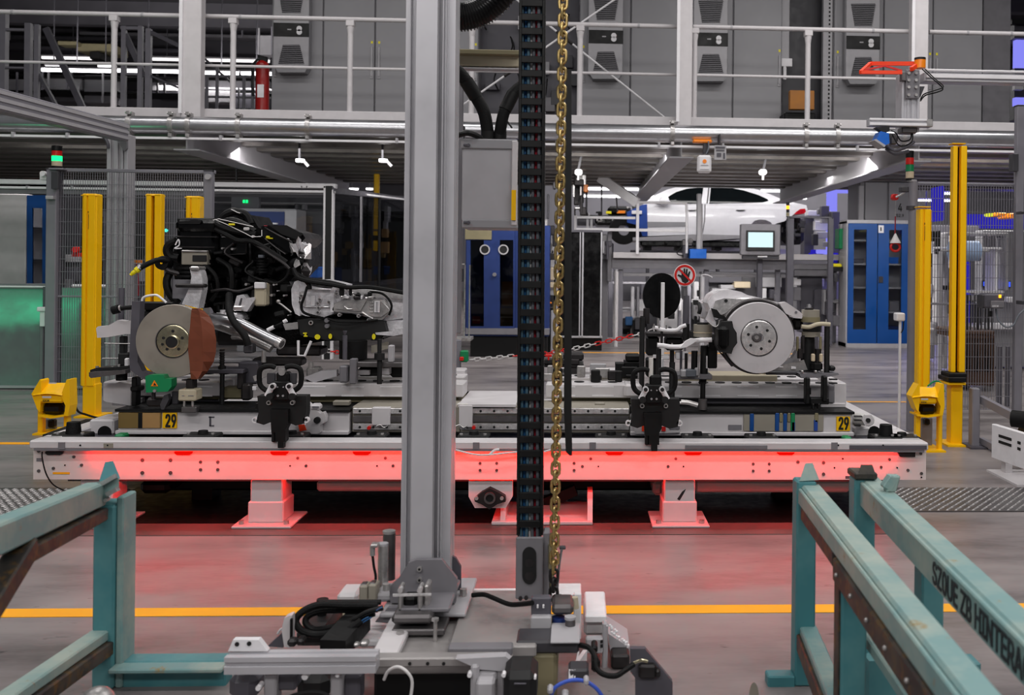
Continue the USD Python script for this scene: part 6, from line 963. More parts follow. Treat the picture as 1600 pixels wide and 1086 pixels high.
for i in range(12):
    x, y = random.uniform(325, 440), random.uniform(380, 480); E.add('loom', MB().pt([(x, y, 4.98), (x + random.uniform(-14, 14), y + 14, 4.95), (x + random.uniform(-24, 24), y + 30, 4.98)], random.uniform(1.2, 2.6), 6), random.choice(['rubber', 'black', 'iron']))
# ------------------------------------------------------------------ stands and fixtures under the engine
t = Thing('axle_fixture', 'grey and black fixture holding the front axle beside the brake disc', 'fixture')
t.add('guard_bar', MB().prism([(206, 471), (219, 471), (215, 566), (222, 580), (256, 592), (256, 598), (222, 592), (203, 578), (202, 560)], 4.66, .05), 'slate'); t.add('lift_loop', MB().pt([(222, 476, 4.75), (224, 465, 4.75), (240, 461, 4.75), (248, 463, 4.75), (260, 473, 4.75)], 1.9, 8), 'bright_white'); t.add('crossbar', MB().px(220, 472, 270, 484, 4.8, .06, .006), 'black'); t.add('crossbar', MB().px(214, 484, 262, 500, 4.84, .08, .01), 'ink')
t.add('knob_arm', MB().pt([(180, 484, 4.7), (196, 481, 4.7), (214, 480, 4.7)], 3.5, 10), 'rubber'); t.add('knob', MB().pt([(176, 485, 4.7), (186, 482.5, 4.7)], 6.5, 12, smooth=False), 'rubber'); t.add('collar', MB().pt([(187, 482, 4.7), (189.5, 481.5, 4.7)], 5, 12, smooth=False), 'steel'); t.add('pin_post', MB().vert(190, 450, 500, 4.82, 4.2, 12), 'slate')
t.add('cast_arm', MB().prism([(150, 513), (153, 510), (168, 509), (174, 506), (184, 500), (196, 502), (206, 500), (206, 522), (196, 522), (168, 527), (152, 528)], 4.74, .05), 'white_paint'); t.add('spacer_rod', MB().pt([(164, 536.5, 4.75), (204, 537, 4.75)], 1, 6).pt([(160, 560, 4.75), (186, 560, 4.75)], 1, 6), 'steel'); t.add('support_post', MB().px(186, 526, 194, 556, 4.76, .04, .004).px(184, 552, 200, 572, 4.74, .06, .006), 'ink'); t.add('bright_nut', MB().px(194, 560, 199, 574, 4.72, .03, .006).px(196, 592, 206, 597, 4.72, .03, .006), 'bright_white')
t.add('swing_plate', MB().prism([(141, 578), (150, 575), (178, 574), (200, 572), (206, 576), (178, 582), (146, 587), (140, 584)], 4.68, .1), 'ink'); t.add('swing_arm', MB().prism([(139, 582), (180, 580), (196, 578), (196, 584), (178, 586), (142, 591), (139, 588)], 4.62, .05), 'dark_steel'); t.add('pivot', MB().vert(190, 583, 594, 4.68, 8, 16), 'rubber'); t.add('swing_bolt', MB().vert(152, 572, 576, 4.7, 2.5, 8).vert(176, 572, 575, 4.7, 2.2, 8).vert(186, 569, 573, 4.68, 2, 8), 'steel')
t.add('column', MB().px(205, 590, 213, 634, 4.7, .05, .004).px(203, 604, 216, 612, 4.69, .07, .006), 'black'); t.add('white_bracket', MB().prism([(161, 604), (186, 597), (204, 600), (204, 634), (166, 628), (162, 626)], 4.76, .04), 'white_paint')
t.add('knobbed_rod', MB().vert(347, 552, 574, 4.82, 3.2, 10).vert(347, 572, 580, 4.82, 6, 14).vert(347, 580, 646, 4.82, 3.4, 10), 'ink')
for i in range(7): t.add('thread', MB().vert(347, 546 + i * 4, 548.5 + i * 4, 4.82, 3.9, 10), 'iron')
t.add('support_plate', MB().px(318, 577, 378, 584, 4.8, .14, .004), 'slate'); t.add('support_plate', MB().px(332, 560, 392, 568, 4.95, .12, .01), 'light_grey'); t.add('mid_block', MB().px(372, 566, 402, 600, 4.88, .08, .008), 'slate'); t.add('mid_block', MB().px(380, 538, 394, 552, 4.72, .06, .006), 'dark_grey'); t.add('column', MB().px(370, 578, 379, 608, 4.82, .05, .006).px(376, 600, 390, 626, 4.8, .06, .01), 'iron')
t.add('column', MB().vert(412, 548, 566, 4.75, 3.6, 10, 3.0), 'steel'); t.add('base_block', MB().px(300, 606, 380, 624, 4.88, .1, .01), 'olive'); t.add('clip_plate', MB().px(395, 560, 470, 572, 4.95, .1, .01), 'iron'); t.add('tool_lever', MB().prism([(395, 588), (420, 578), (432, 574), (432, 580), (412, 590), (398, 596)], 4.7, .03), 'steel'); t.add('switch', MB().px(394, 604, 400, 610, 4.72, .02, .002), 'bright_white')
t = Thing('air_cylinder', 'small white pneumatic block on two rods below the brake disc', 'cylinder'); t.add('block', MB().px(278.5, 609, 305.5, 626.5, 4.6, .08, .005), 'beige'); t.add('rod', MB().vert(288, 626, 638, 4.62, 2, 8).vert(301, 626, 638, 4.62, 2, 8), 'steel'); t.add('foot', MB().px(283, 636, 306, 645, 4.6, .06, .004), 'dark_steel'); t.add('side_rail', B(268, 612, 278, 632, 4.64, .04, .004), 'dark_grey'); t.add('top_fitting', MB().px(290, 592, 302, 610, 4.64, .05, .006), 'iron'); t.add('slot', MB().px(284, 618, 288, 619, 4.598, .003, 0).px(294, 618, 302, 619, 4.598, .003, 0), 'mid_grey')
t = Thing('warning_box', 'green sensor box with orange warning triangle under the brake disc', 'sensor'); t.add('case', MB().prism([(227, 588), (232, 586), (255, 586), (258, 592), (268, 592), (268, 604), (262, 612), (228, 613.5)], 4.57, .06), 'signal_green'); q = t.add('triangle', MB().prism([(241, 594), (246.8, 603.5), (235.6, 603.5)], 4.567, .003), 'lamp_orange'); t.add('triangle_core', MB().prism([(241, 598), (244, 602.2), (239.5, 602.2)], 4.565, .003), 'ink', on=q); t.add('knob', MB().disc(241, 611, 4.56, 2.4, .02, 12), 'steel'); t.add('stem', MB().vert(240, 613, 624, 4.6, 3, 10).px(228, 622, 262, 636, 4.62, .05, .01), 'iron'); t.add('lever', MB().prism([(250, 632), (256, 618), (262, 616), (264, 624), (256, 640), (252, 640)], 4.6, .03), 'dark_grey')
t = Thing('gearbox_fixture', 'dark fixture with pointed rubber post under the silver gearbox', 'fixture')
t.add('pointed_post', MB().vert(539, 524, 562, 4.78, 3.6, 12).vert(539, 517, 524, 4.78, 1.2, 12, 3.6), 'slate'); t.add('pot', MB().vert(552, 532, 560, 4.9, 21, 28), 'rubber'); t.add('cross_plate', MB().px(548, 566, 640, 574, 4.8, .2, .004), 'dark_steel'); t.add('upright', MB().px(546, 561, 556, 600, 4.78, .05, .004).px(530, 572, 543, 598, 4.8, .06, .006), 'mid_grey'); t.add('clear_cup', MB().px(558, 538, 568, 556, 4.86, .05, .01), 'clear_plastic'); t.add('threaded_post', MB().vert(593, 530, 552, 4.78, 3.4, 12).vert(593, 552, 562, 4.78, 8, 16).vert(593, 562, 600, 4.78, 3.8, 12), 'ink')
t.add('stud_block', MB().px(606, 540, 614, 566, 4.8, .05, .004).px(595, 574, 608, 586, 4.82, .06, .004), 'light_grey'); t.add('lever', MB().prism([(580, 540), (606, 534), (606, 545), (580, 552)], 4.95, .02), 'pad_grey'); t.add('black_block', MB().px(560, 574, 594, 588, 4.88, .1, .01).px(610, 570, 640, 590, 4.9, .1, .01), 'black'); t.add('plate', MB().px(556, 578, 577, 586, 4.84, .03, .003), 'light_grey'); t.add('ring_post', MB().px(478, 574, 500, 590, 4.95, .06, .01).vert(486, 566, 576, 4.9, 4, 10), 'steel'); t.add('arm_plate', MB().prism([(474, 590), (500, 580), (526, 578), (526, 588), (490, 598)], 4.9, .04), 'light_grey')

# ================================================================== REAR AXLE
A = Thing('rear_axle', 'silver cast rear axle with large brake disc on the carrier', 'axle')
d = brake(A, 1186, 528, 4.64, 56, 28, 'machined', 6, 'disc_bright', angle0=-102)
A.add('disc_rim', MB().lathe(1183, 525.5, 4.69, [(40, .02), (58, .0), (60, .004), (60, .03)], 72), 'dark_steel', on=d); A.add('hub_nut', MB().lathe(1182.5, 527.5, 4.62, [(0, 0), (6, 0), (6.4, .006), (8, .008), (8.2, .02)], 32), 'dark_steel', on=d); A.add('hub_center', MB().disc(1182.5, 527.5, 4.615, 3.2, .01, 10), 'steel', on=d)
A.add('backing_plate', MB().prism([(1146, 567), (1160, 576), (1176, 583), (1196, 585), (1196, 578), (1160, 560)], 4.68, .02), 'beige')
A.add('caliper', MB().prism([(1127, 503), (1144, 502), (1146, 512), (1151, 520), (1152, 536), (1146, 544), (1143, 553), (1125, 550), (1121, 540), (1121, 516)], 4.60, .12), 'ink'); A.add('caliper_bridge', MB().px(1123, 510, 1140, 545, 4.56, .1, .02), 'engine_black'); A.add('caliper_clip', MB().prism([(1112, 482), (1120, 484), (1126, 492), (1132, 494), (1136, 500), (1116, 496)], 4.66, .03), 'black')
A.add('splash_edge', MB().prism([(1123, 549), (1130, 553), (1146, 572), (1143, 573)], 4.66, .02), 'ink'); A.add('bracket', MB().prism([(1103, 500), (1109, 484), (1113, 484), (1118, 502), (1120, 512), (1108, 504)], 4.70, .03), 'bright_cast')
A.add('subframe', MB().prism([(1106, 474), (1112, 462), (1124, 454), (1142, 452.5), (1158, 456), (1168, 461), (1182, 464), (1206, 470), (1222, 474), (1236, 482), (1244, 490), (1254, 494), (1253, 498), (1240, 497), (1225, 490), (1200, 480), (1160, 478), (1132, 494), (1112, 490)], 4.78, .22), 'bright_cast'); A.add('subframe_dome', MB().hull([P(1112 + 28 * (1 - math.cos(a)), 470 - 17 * math.sin(a), Y) for a in np.linspace(0, math.pi, 9) for Y in (4.86, 5.06)]), 'bright_cast'); A.add('subframe_web', MB().hull([P(x, y, Y) for x, y in ((1118, 470), (1132, 466), (1180, 469), (1150, 480), (1128, 492), (1112, 486)) for Y in (4.72, 4.8)]), 'machined')
A.add('web_hole', MB().disc(1134.5, 470, 4.715, 2.6, .01, 12), 'ink'); A.add('subframe_rib', MB().pt([(1136, 471, 4.73), (1160, 467, 4.73), (1185, 468, 4.73)], 2, 8), 'machined'); A.add('brake_pipe', MB().pt([(1104, 500, 4.66), (1116, 510, 4.62), (1122, 508, 4.62), (1124, 500, 4.62)], 1, 6), 'steel')
A.add('control_arm', MB().prism([(1218, 474), (1228, 472), (1237, 478), (1250, 487), (1254, 491), (1252, 496), (1240, 495), (1228, 490)], 4.66, .06), 'white_paint'); A.add('arm_bush', MB().disc(1244, 488, 4.655, 2, .03, 12), 'mid_grey'); A.add('left_casting', MB().px(1098, 470, 1112, 500, 5.0, .2, .03), 'bright_cast'); A.add('dark_link', MB().pt([(1092, 474, 4.95), (1094, 482, 4.9), (1092, 490, 4.9)], 3, 8), 'ink'); A.add('rear_link', MB().px(1238, 496, 1256, 516, 4.8, .2, .02), 'black')
A.add('lower_link', MB().prism([(1238, 560), (1245, 548), (1250, 560), (1246, 572), (1218, 574), (1216, 568)], 4.8, .05), 'light_grey'); A.add('lower_tray', MB().hull([P(x, y, Y) for x, y in ((1206, 574), (1256, 562), (1262, 578), (1210, 583)) for Y in (4.78, 5.0)]), 'steel'); A.add('lower_edge', MB().px(1196, 580, 1252, 586, 4.76, .2, .01), 'dark_grey'); A.add('tray_mark', MB().px(1212, 572.5, 1224, 575, 4.77, .01, .002).px(1236, 573, 1244, 577, 4.77, .01, .002), 'bright_white')
t = Thing('axle_fixture', 'black fixture with two white curved arms and a grey pad before the rear axle', 'fixture')
def arm(T, pts, r, m='bright_white'): T.add('arm', MB().pt(pts, r, 10), m)
arm(t, [(1020, 511, 4.9), (1028, 513, 4.9), (1036, 515.5, 4.9), (1056, 516, 4.9), (1064, 511, 4.9), (1072, 508, 4.9)], 3.2); arm(t, [(1027, 539.5, 4.7), (1036, 540, 4.7), (1050, 542, 4.7), (1066, 541, 4.7), (1076, 534, 4.7), (1090, 532, 4.7), (1112, 531, 4.7)], 3.8)
t.add('arm_web', MB().prism([(1062, 544), (1072, 533), (1080, 529), (1092, 530), (1084, 536), (1072, 543)], 4.68, .03), 'bright_white'); t.add('pad', MB().vert(1098, 507, 526, 4.78, 14.5, 28), 'pad_grey'); t.add('pad_band', MB().vert(1098, 518.5, 519.8, 4.78, 15.2, 28), 'cream'); t.add('pad_top', MB().vert(1098, 504, 507, 4.78, 9, 20), 'ink')
for x, y0, y1, r, Y, m in ((1003, 496, 618, 4.2, 4.86, 'ink'), (1010, 482, 506, 5, 4.9, 'iron'), (1029, 545, 600, 4, 4.74, 'ink'), (1050, 547, 566, 3.6, 4.74, 'black'), (1050, 566, 622, 4.6, 4.74, 'ink'), (1072, 462, 506, 5, 5.0, 'slate'), (1072, 506, 532, 5.5, 4.95, 'ink'), (1085, 548, 590, 5, 4.8, 'black'), (1100, 540, 592, 6, 4.82, 'ink'), (1098, 592, 600, 6, 4.84, 'black'), (1112, 530, 574, 5, 4.84, 'ink'), (1064, 548, 580, 2, 4.9, 'slate'), (1072, 552, 586, 2.4, 4.9, 'iron'), (1092, 540, 590, 1.4, 4.78, 'steel'), (1034, 517, 536, 2, 4.9, 'iron'), (1098, 598, 640, 4, 4.76, 'black')): t.add('post', MB().vert(x, y0, y1, Y, r, 12), m)
for x, y in ((1022, 506), (1028, 535), (1050, 536), (1041, 508), (1030, 507)): t.add('stud', MB().vert(x, y, y + 6, 4.8, 1.4, 8), 'steel')
t.add('top_plate', MB().px(1010, 520, 1070, 526, 4.95, .12, .004).px(1000, 504, 1010, 512, 4.9, .06, .006), 'iron'); t.add('mid_plate', MB().px(1052, 585, 1113, 593, 4.78, .16, .003), 'mid_grey'); t.add('valve', MB().px(1064, 578, 1076, 590, 4.76, .05, .006).px(1086, 575, 1092, 588, 4.76, .03, .006), 'light_grey'); t.add('ribbed_block', MB().px(1072, 578, 1088, 589, 4.75, .06, .003), 'cable_grey'); t.add('bright_plate', MB().px(1056, 550, 1076, 562, 5.0, .05, .004).px(1032, 556, 1046, 562, 5.0, .05, .004).px(1104, 553, 1114, 556, 4.83, .05).px(1020, 554, 1026, 560, 4.98, .04), 'bright_white'); t.add('dark_block', MB().px(1010, 526, 1030, 556, 4.98, .1, .01).px(1040, 528, 1068, 548, 4.98, .12, .01).px(1106, 540, 1121, 576, 4.8, .08, .006).px(1010, 560, 1030, 590, 5.02, .1, .01), 'black'); t.add('white_strip', MB().px(1033, 560, 1036, 578, 4.9, .02).px(1103, 556, 1106, 576, 4.8, .02), 'bright_white')
t.add('cable_gland', MB().pt([(1052, 631, 4.6), (1066, 629, 4.6), (1074, 629, 4.6)], 2.5, 10).pt([(1064, 628, 4.6), (1076, 629, 4.6), (1090, 633, 4.6)], 4, 10), 'steel'); t.add('spring', MB().vert(1098, 624, 640, 4.66, 7, 16), 'dark_steel')
t = Thing('axle_fixture', 'black fixture with round grey pad beyond the rear brake disc', 'fixture')
t.add('pad', MB().vert(1266.5, 484, 495, 4.8, 14, 28), 'pad_grey'); t.add('pad_band', MB().vert(1266, 495, 503, 4.8, 15.2, 28), 'olive'); t.add('stud', MB().vert(1264.5, 475, 484, 4.8, 1.4, 8), 'light_grey'); t.add('pad_top', MB().vert(1264, 481, 484, 4.8, 7, 16), 'iron'); arm(t, [(1252, 510, 4.72), (1264, 511, 4.72), (1276, 507, 4.72), (1286, 506, 4.72), (1297, 507, 4.72)], 3.4, 'beige'); t.add('arm_stud', MB().vert(1291, 499, 505, 4.72, 1.4, 8), 'steel'); t.add('neck', MB().vert(1268, 508, 518, 4.8, 14, 24), 'ink'); t.add('collar', MB().vert(1267, 518, 526, 4.8, 14.5, 24), 'pad_grey'); t.add('post', MB().vert(1262, 526, 580, 4.82, 11, 20), 'ink'); t.add('post', MB().vert(1292, 510, 585, 4.74, 4.4, 12), 'ink')
for x, y0, y1, r, m in ((1246, 526, 548, 2, 'olive'), (1255, 524, 552, 2.2, 'iron'), (1276, 526, 560, 2.4, 'slate'), (1282, 526, 548, 2, 'olive'), (1250, 545, 560, 4.5, 'iron'), (1278, 545, 575, 5, 'iron')): t.add('rod', MB().vert(x, y0, y1, 4.74, r, 10), m)
t.add('glass_tube', MB().px(1268, 553, 1274, 565, 4.7, .02, .004).px(1281, 553, 1286, 566, 4.7, .02, .004), 'cream'); t.add('valve', MB().px(1270, 566, 1286, 580, 4.72, .06, .01).px(1296, 572, 1306, 580, 4.72, .05, .01), 'black'); t.add('base_plate', MB().prism([(1249, 584), (1310, 583), (1311, 586), (1288, 590), (1252, 591)], 4.7, .2), 'mid_grey'); t.add('base_washer', MB().vert(1263, 579, 584, 4.8, 15, 24), 'iron'); t.add('base_bolt', MB().px(1252, 579, 1256, 583, 4.69, .02).px(1273, 579, 1277, 583, 4.69, .02).px(1283, 578, 1286, 582, 4.69, .02), 'steel'); t.add('leg', MB().px(1259, 590, 1266, 632, 4.68, .05, .004).px(1286, 588, 1293, 628, 4.66, .05, .004).px(1266, 622, 1296, 632, 4.68, .05, .004), 'black'); t.add('leg_nut', MB().vert(1262.5, 606, 616, 4.69, 5, 6), 'black'); t.add('pin', MB().px(1296, 592, 1309, 594, 4.7, .02).px(1296, 598, 1309, 600, 4.7, .02), 'ink'); t.add('hinge', MB().px(1269, 631, 1273, 640, 4.62, .03).px(1278, 631, 1282, 640, 4.62, .03), 'black')
# plastic barrier chain across the gap
def pchain(lab, pts, runs, Y, n, r=1.5):
    T = Thing('barrier_chain', lab, 'chain'); q = np.array([P(*p, Y) for p in pts]); s = np.r_[0, np.cumsum(np.linalg.norm(np.diff(q, axis=0), axis=1))]; L = s[-1]; k = sc(Y)
    for i in range(n):
        u0_, u1_ = L * (i - .12) / n, L * (i + 1.12) / n; a = np.array([np.interp(u0_, s, q[:, j]) for j in range(3)]); b = np.array([np.interp(u1_, s, q[:, j]) for j in range(3)]); d_ = (b - a) / np.linalg.norm(b - a)
        up_ = np.array([0, 0, 1.]) if i % 2 else np.array([0, 1., 0]); up_ = up_ - d_ * (up_ @ d_); up_ /= np.linalg.norm(up_); w_ = 2.6 * k; h_ = np.linalg.norm(b - a) / 2; m_ = (a + b) / 2
        ring = [m_ + d_ * (np.sign(math.cos(t_)) * (h_ - w_) + w_ * math.cos(t_)) + up_ * w_ * math.sin(t_) for t_ in np.linspace(.15, 2 * np.pi + .15, 11)[:-1]]
        T.add('link', MB().tube(ring, r * k * .6, 5, smooth=False, closed=True), next(m for f_, m in runs if (i + .5) / n <= f_))
    return T
pchain('red and white plastic chain hanging before the navy cabinet and glazed cabin', [(733, 562), (760, 560.5), (805, 556), (850, 553), (895, 545), (960, 531), (1000, 522), (1022, 516)], [(.24, 'cable_white'), (.52, 'signal_red'), (.68, 'cable_white'), (.88, 'signal_red'), (1.01, 'cable_white')], 7.2, 34)
pchain('short end of red and white chain beside the gearbox fixture', [(492, 545), (512, 548), (530, 551)], [(.72, 'cable_white'), (1.01, 'signal_red')], 7.2, 6)
t = Thing('chain_post', 'slim grey post with green chain holder beside the tall column', 'post'); t.add('holder', MB().px(719, 548, 731, 566, 7.16, .06, .008), 'signal_green'); t.add('hook', MB().px(718, 558, 724, 564, 7.13, .03, .004), 'signal_red'); t.add('shaft', fl(712, 720, 531, 7.2, .05), 'post_grey')
# ================================================================== FOREGROUND
# tall aluminium column
YV = 2.9; kv = sc(YV)
T = Thing('lift_column', 'tall slotted aluminium column standing in front of everything', 'column')
x0, x1 = xat(625, YV, 500), xat(704, YV, 500); W_ = x1 - x0; zb0 = P(670, 965, YV)[2]
g = Polygon([(x0, .034), (x0 + W_ * .1, .024), (x0 + W_ * .245, .012), (x0 + W_ * .26, 0), (x0 + W_ * .68, 0), (x0 + W_ * .695, .012), (x0 + W_ * .9, .024), (x1, .034), (x1, W_), (x0, W_)])
def slot(u, w, d): 
    global g; g = g.difference(sbox(x0 + W_ * u - w / 2, -.01, x0 + W_ * u + w / 2, d)); g = g.difference(sbox(x0 + W_ * u - w * .75, d * .45, x0 + W_ * u + w * .75, d))
for u, w, d in ((.085, .006, .04), (.19, .011, .04), (.735, .011, .045), (.81, .004, .03), (.89, .010, .045)): slot(u, w, d)
for v_ in (.28, .72): g = g.difference(sbox(x1 - .02, W_ * v_ - .005, x1 + .01, W_ * v_ + .005)); g = g.difference(sbox(x0 - .01, W_ * v_ - .005, x0 + .02, W_ * v_ + .005))
g = g.buffer(.0008).buffer(-.0008)
if hasattr(g, 'geoms'): g = max(g.geoms, key=lambda q: q.area)
m = trimesh.creation.extrude_polygon(g, 3.4 - zb0, engine='earcut'); v = np.array(m.vertices); T.add('profile', MB().raw(np.c_[v[:, 0], YV + v[:, 1], zb0 + v[:, 2]], m.faces), 'aluminium', smooth=False)
gp = T.add('gusset_plate', MB().prism([(622, 905), (638, 880), (650, 875), (690, 875), (714, 905), (712, 942), (610, 942), (608, 918)], YV - .03, .02), 'mid_grey')
for x, y in ((655, 890), (655, 907)): T.add('gusset_screw', MB().disc(x, y, YV - .04, 4, .012, 12), 'steel', on=gp); T.add('screw_socket', MB().disc(x, y, YV - .0415, 2, .004, 6), 'ink', on=gp)
T.add('rear_gusset', MB().prism([(704, 868), (712, 872), (720, 886), (720, 930), (704, 930)], YV + .1, .015), 'slate')
T.add('foot_plate', MB().bb(xat(606, YV), YV - .1, P(670, 946, YV)[2], xat(736, YV), YV + .22, P(670, 940, YV)[2], .003), 'light_grey')
c_ = T.add('clevis', MB().px(622, 918, 628, 968, 2.74, .05, .008).px(652, 918, 659, 968, 2.74, .05, .008).px(662, 915, 670, 966, 2.76, .06, .012), 'steel'); T.add('clevis_roller', MB().px(628, 932, 652, 964, 2.76, .05, .01), 'black', on=c_); T.add('clevis_pin', MB().pt([(614, 930, 2.73), (674, 929, 2.73)], 2.4, 10), 'machined', on=c_); T.add('clevis_foot', MB().px(612, 962, 674, 976, 2.7, .12, .012), 'dark_steel', on=c_); T.add('clevis_bolt', MB().disc(625, 923, 2.73, 4, .02, 12).disc(655.5, 923, 2.73, 4, .02, 12), 'machined', on=c_)
T.add('swivel_plate', MB().px(622, 950, 702, 958, 2.74, .25, .004), 'mid_grey'); T.add('slew_plate', MB().px(612, 984, 694, 994, 2.70, .3, .004), 'dark_steel'); T.add('slew_drum', MB().vert(668, 946, 985, 2.92, 38, 28), 'iron'); T.add('foot_block', MB().px(600, 1008, 706, 1027, 2.66, .3, .005), 'dark_steel'); T.add('foot_top', MB().px(604, 996, 704, 1009, 2.72, .25, .003), 'iron')
for x in (625, 680): T.add('hold_bolt', MB().vert(x, 970 if x > 650 else 990, 1004, 2.68, 3, 8).vert(x, (970 if x > 650 else 990) - 4, 970 if x > 650 else 990, 2.68, 6, 6), 'steel')
T.add('wing_plate', MB().prism([(586, 972), (606, 950), (626, 950), (640, 962), (628, 976)], 2.82, .02), 'mid_grey'); T.add('side_bolt', MB().vert(724, 920, 930, YV + .05, 6, 6).vert(604, 912, 922, 2.85, 6, 12), 'steel')
# hollow steel cylinder pair at the foot
t = Thing('air_cylinder', 'pair of upright steel cylinders at the foot of the tall column', 'cylinder')
t.add('tube', MB().vert(598.5, 852, 920, 2.95, 8, 18), 'steel'); t.add('tube_cap', MB().vert(598.5, 848.5, 852, 2.95, 8.4, 18), 'light_grey'); t.add('tube', MB().vert(608, 833, 905, 3.02, 9.5, 18), 'dark_steel'); t.add('tube_cap', MB().vert(608, 829, 833, 3.02, 9.8, 18), 'steel'); t.add('fitting', MB().vert(582, 854, 868, 2.92, 4, 10).px(578, 851, 590, 856, 2.9, .03, .004), 'steel'); t.add('air_hose', MB().pt([(582, 866, 2.92), (584, 884, 2.92), (587, 900, 2.92), (586, 912, 2.92)], 2, 8), 'black')
t.add('valve_block', MB().px(561, 916, 573.5, 940, 2.86, .05, .004).px(575, 914, 588, 940, 2.86, .05, .004), 'pad_grey'); t.add('valve_knob', MB().px(563, 913, 572, 917, 2.87, .03, .003).px(577, 911, 586, 915, 2.87, .03, .003), 'dark_steel'); t.add('bracket', MB().px(590, 920, 624, 942, 2.9, .06, .01).px(586, 928, 612, 940, 2.88, .05, .01), 'light_grey')
# trolley body under the column
t = Thing('lift_trolley', 'grey steel trolley body carrying the tall column', 'trolley')
def slab(x0, x1, yb, Yf, Yb, h, m, n='plate', b=.004):
    """plate lying level: front edge seen at row yb (its top) at depth Yf"""
    a, c = P(x0, yb, Yf), P(x1, yb, Yf); z = (a[2] + c[2]) / 2; return t.add(n, MB().bb(a[0], Yf, z - h, c[0], Yb, z, b), m)
slab(585, 800, 1030, 2.56, 2.95, .04, 'plate_steel', 'deck'); slab(700, 838, 1010, 2.6, 3.05, .03, 'plate_steel', 'deck'); slab(580, 622, 1020, 2.55, 2.9, .02, 'white_paint', 'deck'); slab(545, 610, 1000, 2.75, 3.0, .02, 'bright_white', 'deck')
t.add('front_rail', MB().px(588, 1028, 786, 1043, 2.5, .04, .004), 'plate_steel'); h = MB()
for x in (640, 668, 693): h.disc(x, 1037.5, 2.497, 2.6, .006, 12)
t.add('rail_holes', h, 'ink', kind='stuff'); t.add('front_rail', MB().px(700, 1012, 800, 1026, 2.54, .04, .004), 'mid_grey')
t.add('rear_beam', MB().px(735, 938, 835, 966, 2.98, .06, .006), 'mid_grey'); t.add('rear_top', MB().px(728, 932, 836, 940, 3.05, .08, .004), 'bright_white')
t.add('bridge', MB().px(830, 934, 861, 965, 2.74, .03, .004), 'slate'); t.add('bridge', MB().px(829, 964, 861, 990, 2.72, .03, .004), 'light_grey'); t.add('bridge', MB().px(828, 988, 862, 1016, 2.7, .04, .004), 'slate')
for x, y in ((840, 948), (849, 948), (840, 1010), (852, 1010)): t.add('bridge_screw', MB().px(x - 1.5, y - 3, x + 1.5, y + 3, 2.69 if y > 990 else 2.735, .01, .002), 'bright_white')
t.add('cross_beam', MB().px(806, 1002, 905, 1022, 2.62, .1, .006), 'dark_grey'); t.add('tray_edge', MB().px(860, 1003, 906, 1006, 2.6, .14, .003), 'light_grey')
t.add('dark_body', MB().px(585, 1046, 740, 1100, 2.6, .3, .01), 'black'); t.add('dark_body', MB().px(812, 1022, 870, 1100, 2.62, .3, .01), 'olive'); t.add('side_leg', MB().px(735, 1040, 748, 1100, 2.46, .05, .006).px(774, 1034, 788, 1100, 2.48, .05, .006).px(745, 1050, 776, 1066, 2.47, .04, .006).px(744, 1066, 772, 1100, 2.42, .06, .006), 'light_grey'); t.add('side_shell', MB().prism([(712, 1030), (790, 1026), (800, 1034), (796, 1050), (748, 1046)], 2.47, .03), 'light_grey'); t.add('screw', MB().disc(733.5, 1055.5, 2.45, 3.6, .02, 12).disc(786, 1055, 2.47, 3.2, .02, 12), 'bright_white')
t.add('mount', MB().px(806, 840, 848, 936, 2.93, .012, .003).px(848, 832, 858, 936, 2.95, .06, .004), 'mid_grey'); t.add('mount_slot', MB().prism([(827 + 11 * math.cos(a), (868 if math.sin(a) < 0 else 900) + 13 * math.sin(a)) for a in np.linspace(0, 2 * np.pi, 25)[:-1]], 2.926, .004), 'ink'); t.add('mount_bolt', MB().disc(813, 936, 2.92, 3, .02, 10).disc(822, 935, 2.92, 3, .02, 10).disc(827, 880, 2.925, 7, .004, 16).disc(827, 900, 2.925, 7, .004, 16), 'iron')
t.add('strap_post', MB().px(858, 836, 866, 934, 2.98, .03, .004).px(857, 850, 862, 890, 2.94, .02, .004), 'olive')
t.add('clear_corner', MB().px(862, 928, 908, 938, 2.95, .1, .003).px(896, 928, 908, 1000, 2.93, .02, .003), 'bright_white'); t.add('cylinder_cap', MB().vert(898, 933, 950, 2.82, 7, 14, 5), 'beige'); t.add('motor', MB().px(862, 946, 896, 962, 2.74, .1, .012), 'dark_steel'); t.add('motor', MB().vert(873, 964, 1000, 2.76, 11, 18), 'navy'); t.add('motor', MB().vert(891, 966, 998, 2.72, 8, 18), 'dark_steel'); t.add('motor_cap', MB().vert(891, 963, 967, 2.72, 9, 18), 'light_grey'); t.add('shackle', MB().px(862, 936, 880, 948, 2.85, .05, .012), 'ink')
t.add('side_box', MB().px(912, 964, 946, 994, 2.95, .2, .01), 'white_paint'); t.add('side_box_lip', MB().px(914, 962, 948, 974, 2.93, .22, .004), 'bright_white'); t.add('side_plate', MB().px(941, 974, 950, 1048, 2.86, .03, .004).px(915, 998, 942, 1022, 2.84, .03, .004), 'light_grey'); t.add('side_holes', MB().px(938, 1001, 942, 1005, 2.835, .01, 0).px(938, 1008, 942, 1012, 2.835, .01, 0), 'ink', kind='stuff'); t.add('chute', MB().prism([(950, 990), (984, 1012), (984, 1026), (954, 1026)], 2.9, .15), 'light_grey'); t.add('chute', MB().px(955, 1024, 984, 1046, 2.84, .12, .006), 'iron')
t.add('rod_rail', MB().bar(P(914, 1024, 2.8), P(892, 1056, 2.5), .012, .03).bar(P(904, 1024, 2.8), P(898, 1056, 2.5), .004, .03), 'bright_white'); t.add('rod_end', MB().px(888, 1046, 920, 1068, 2.5, .06, .006), 'dark_grey')
random.seed(51)
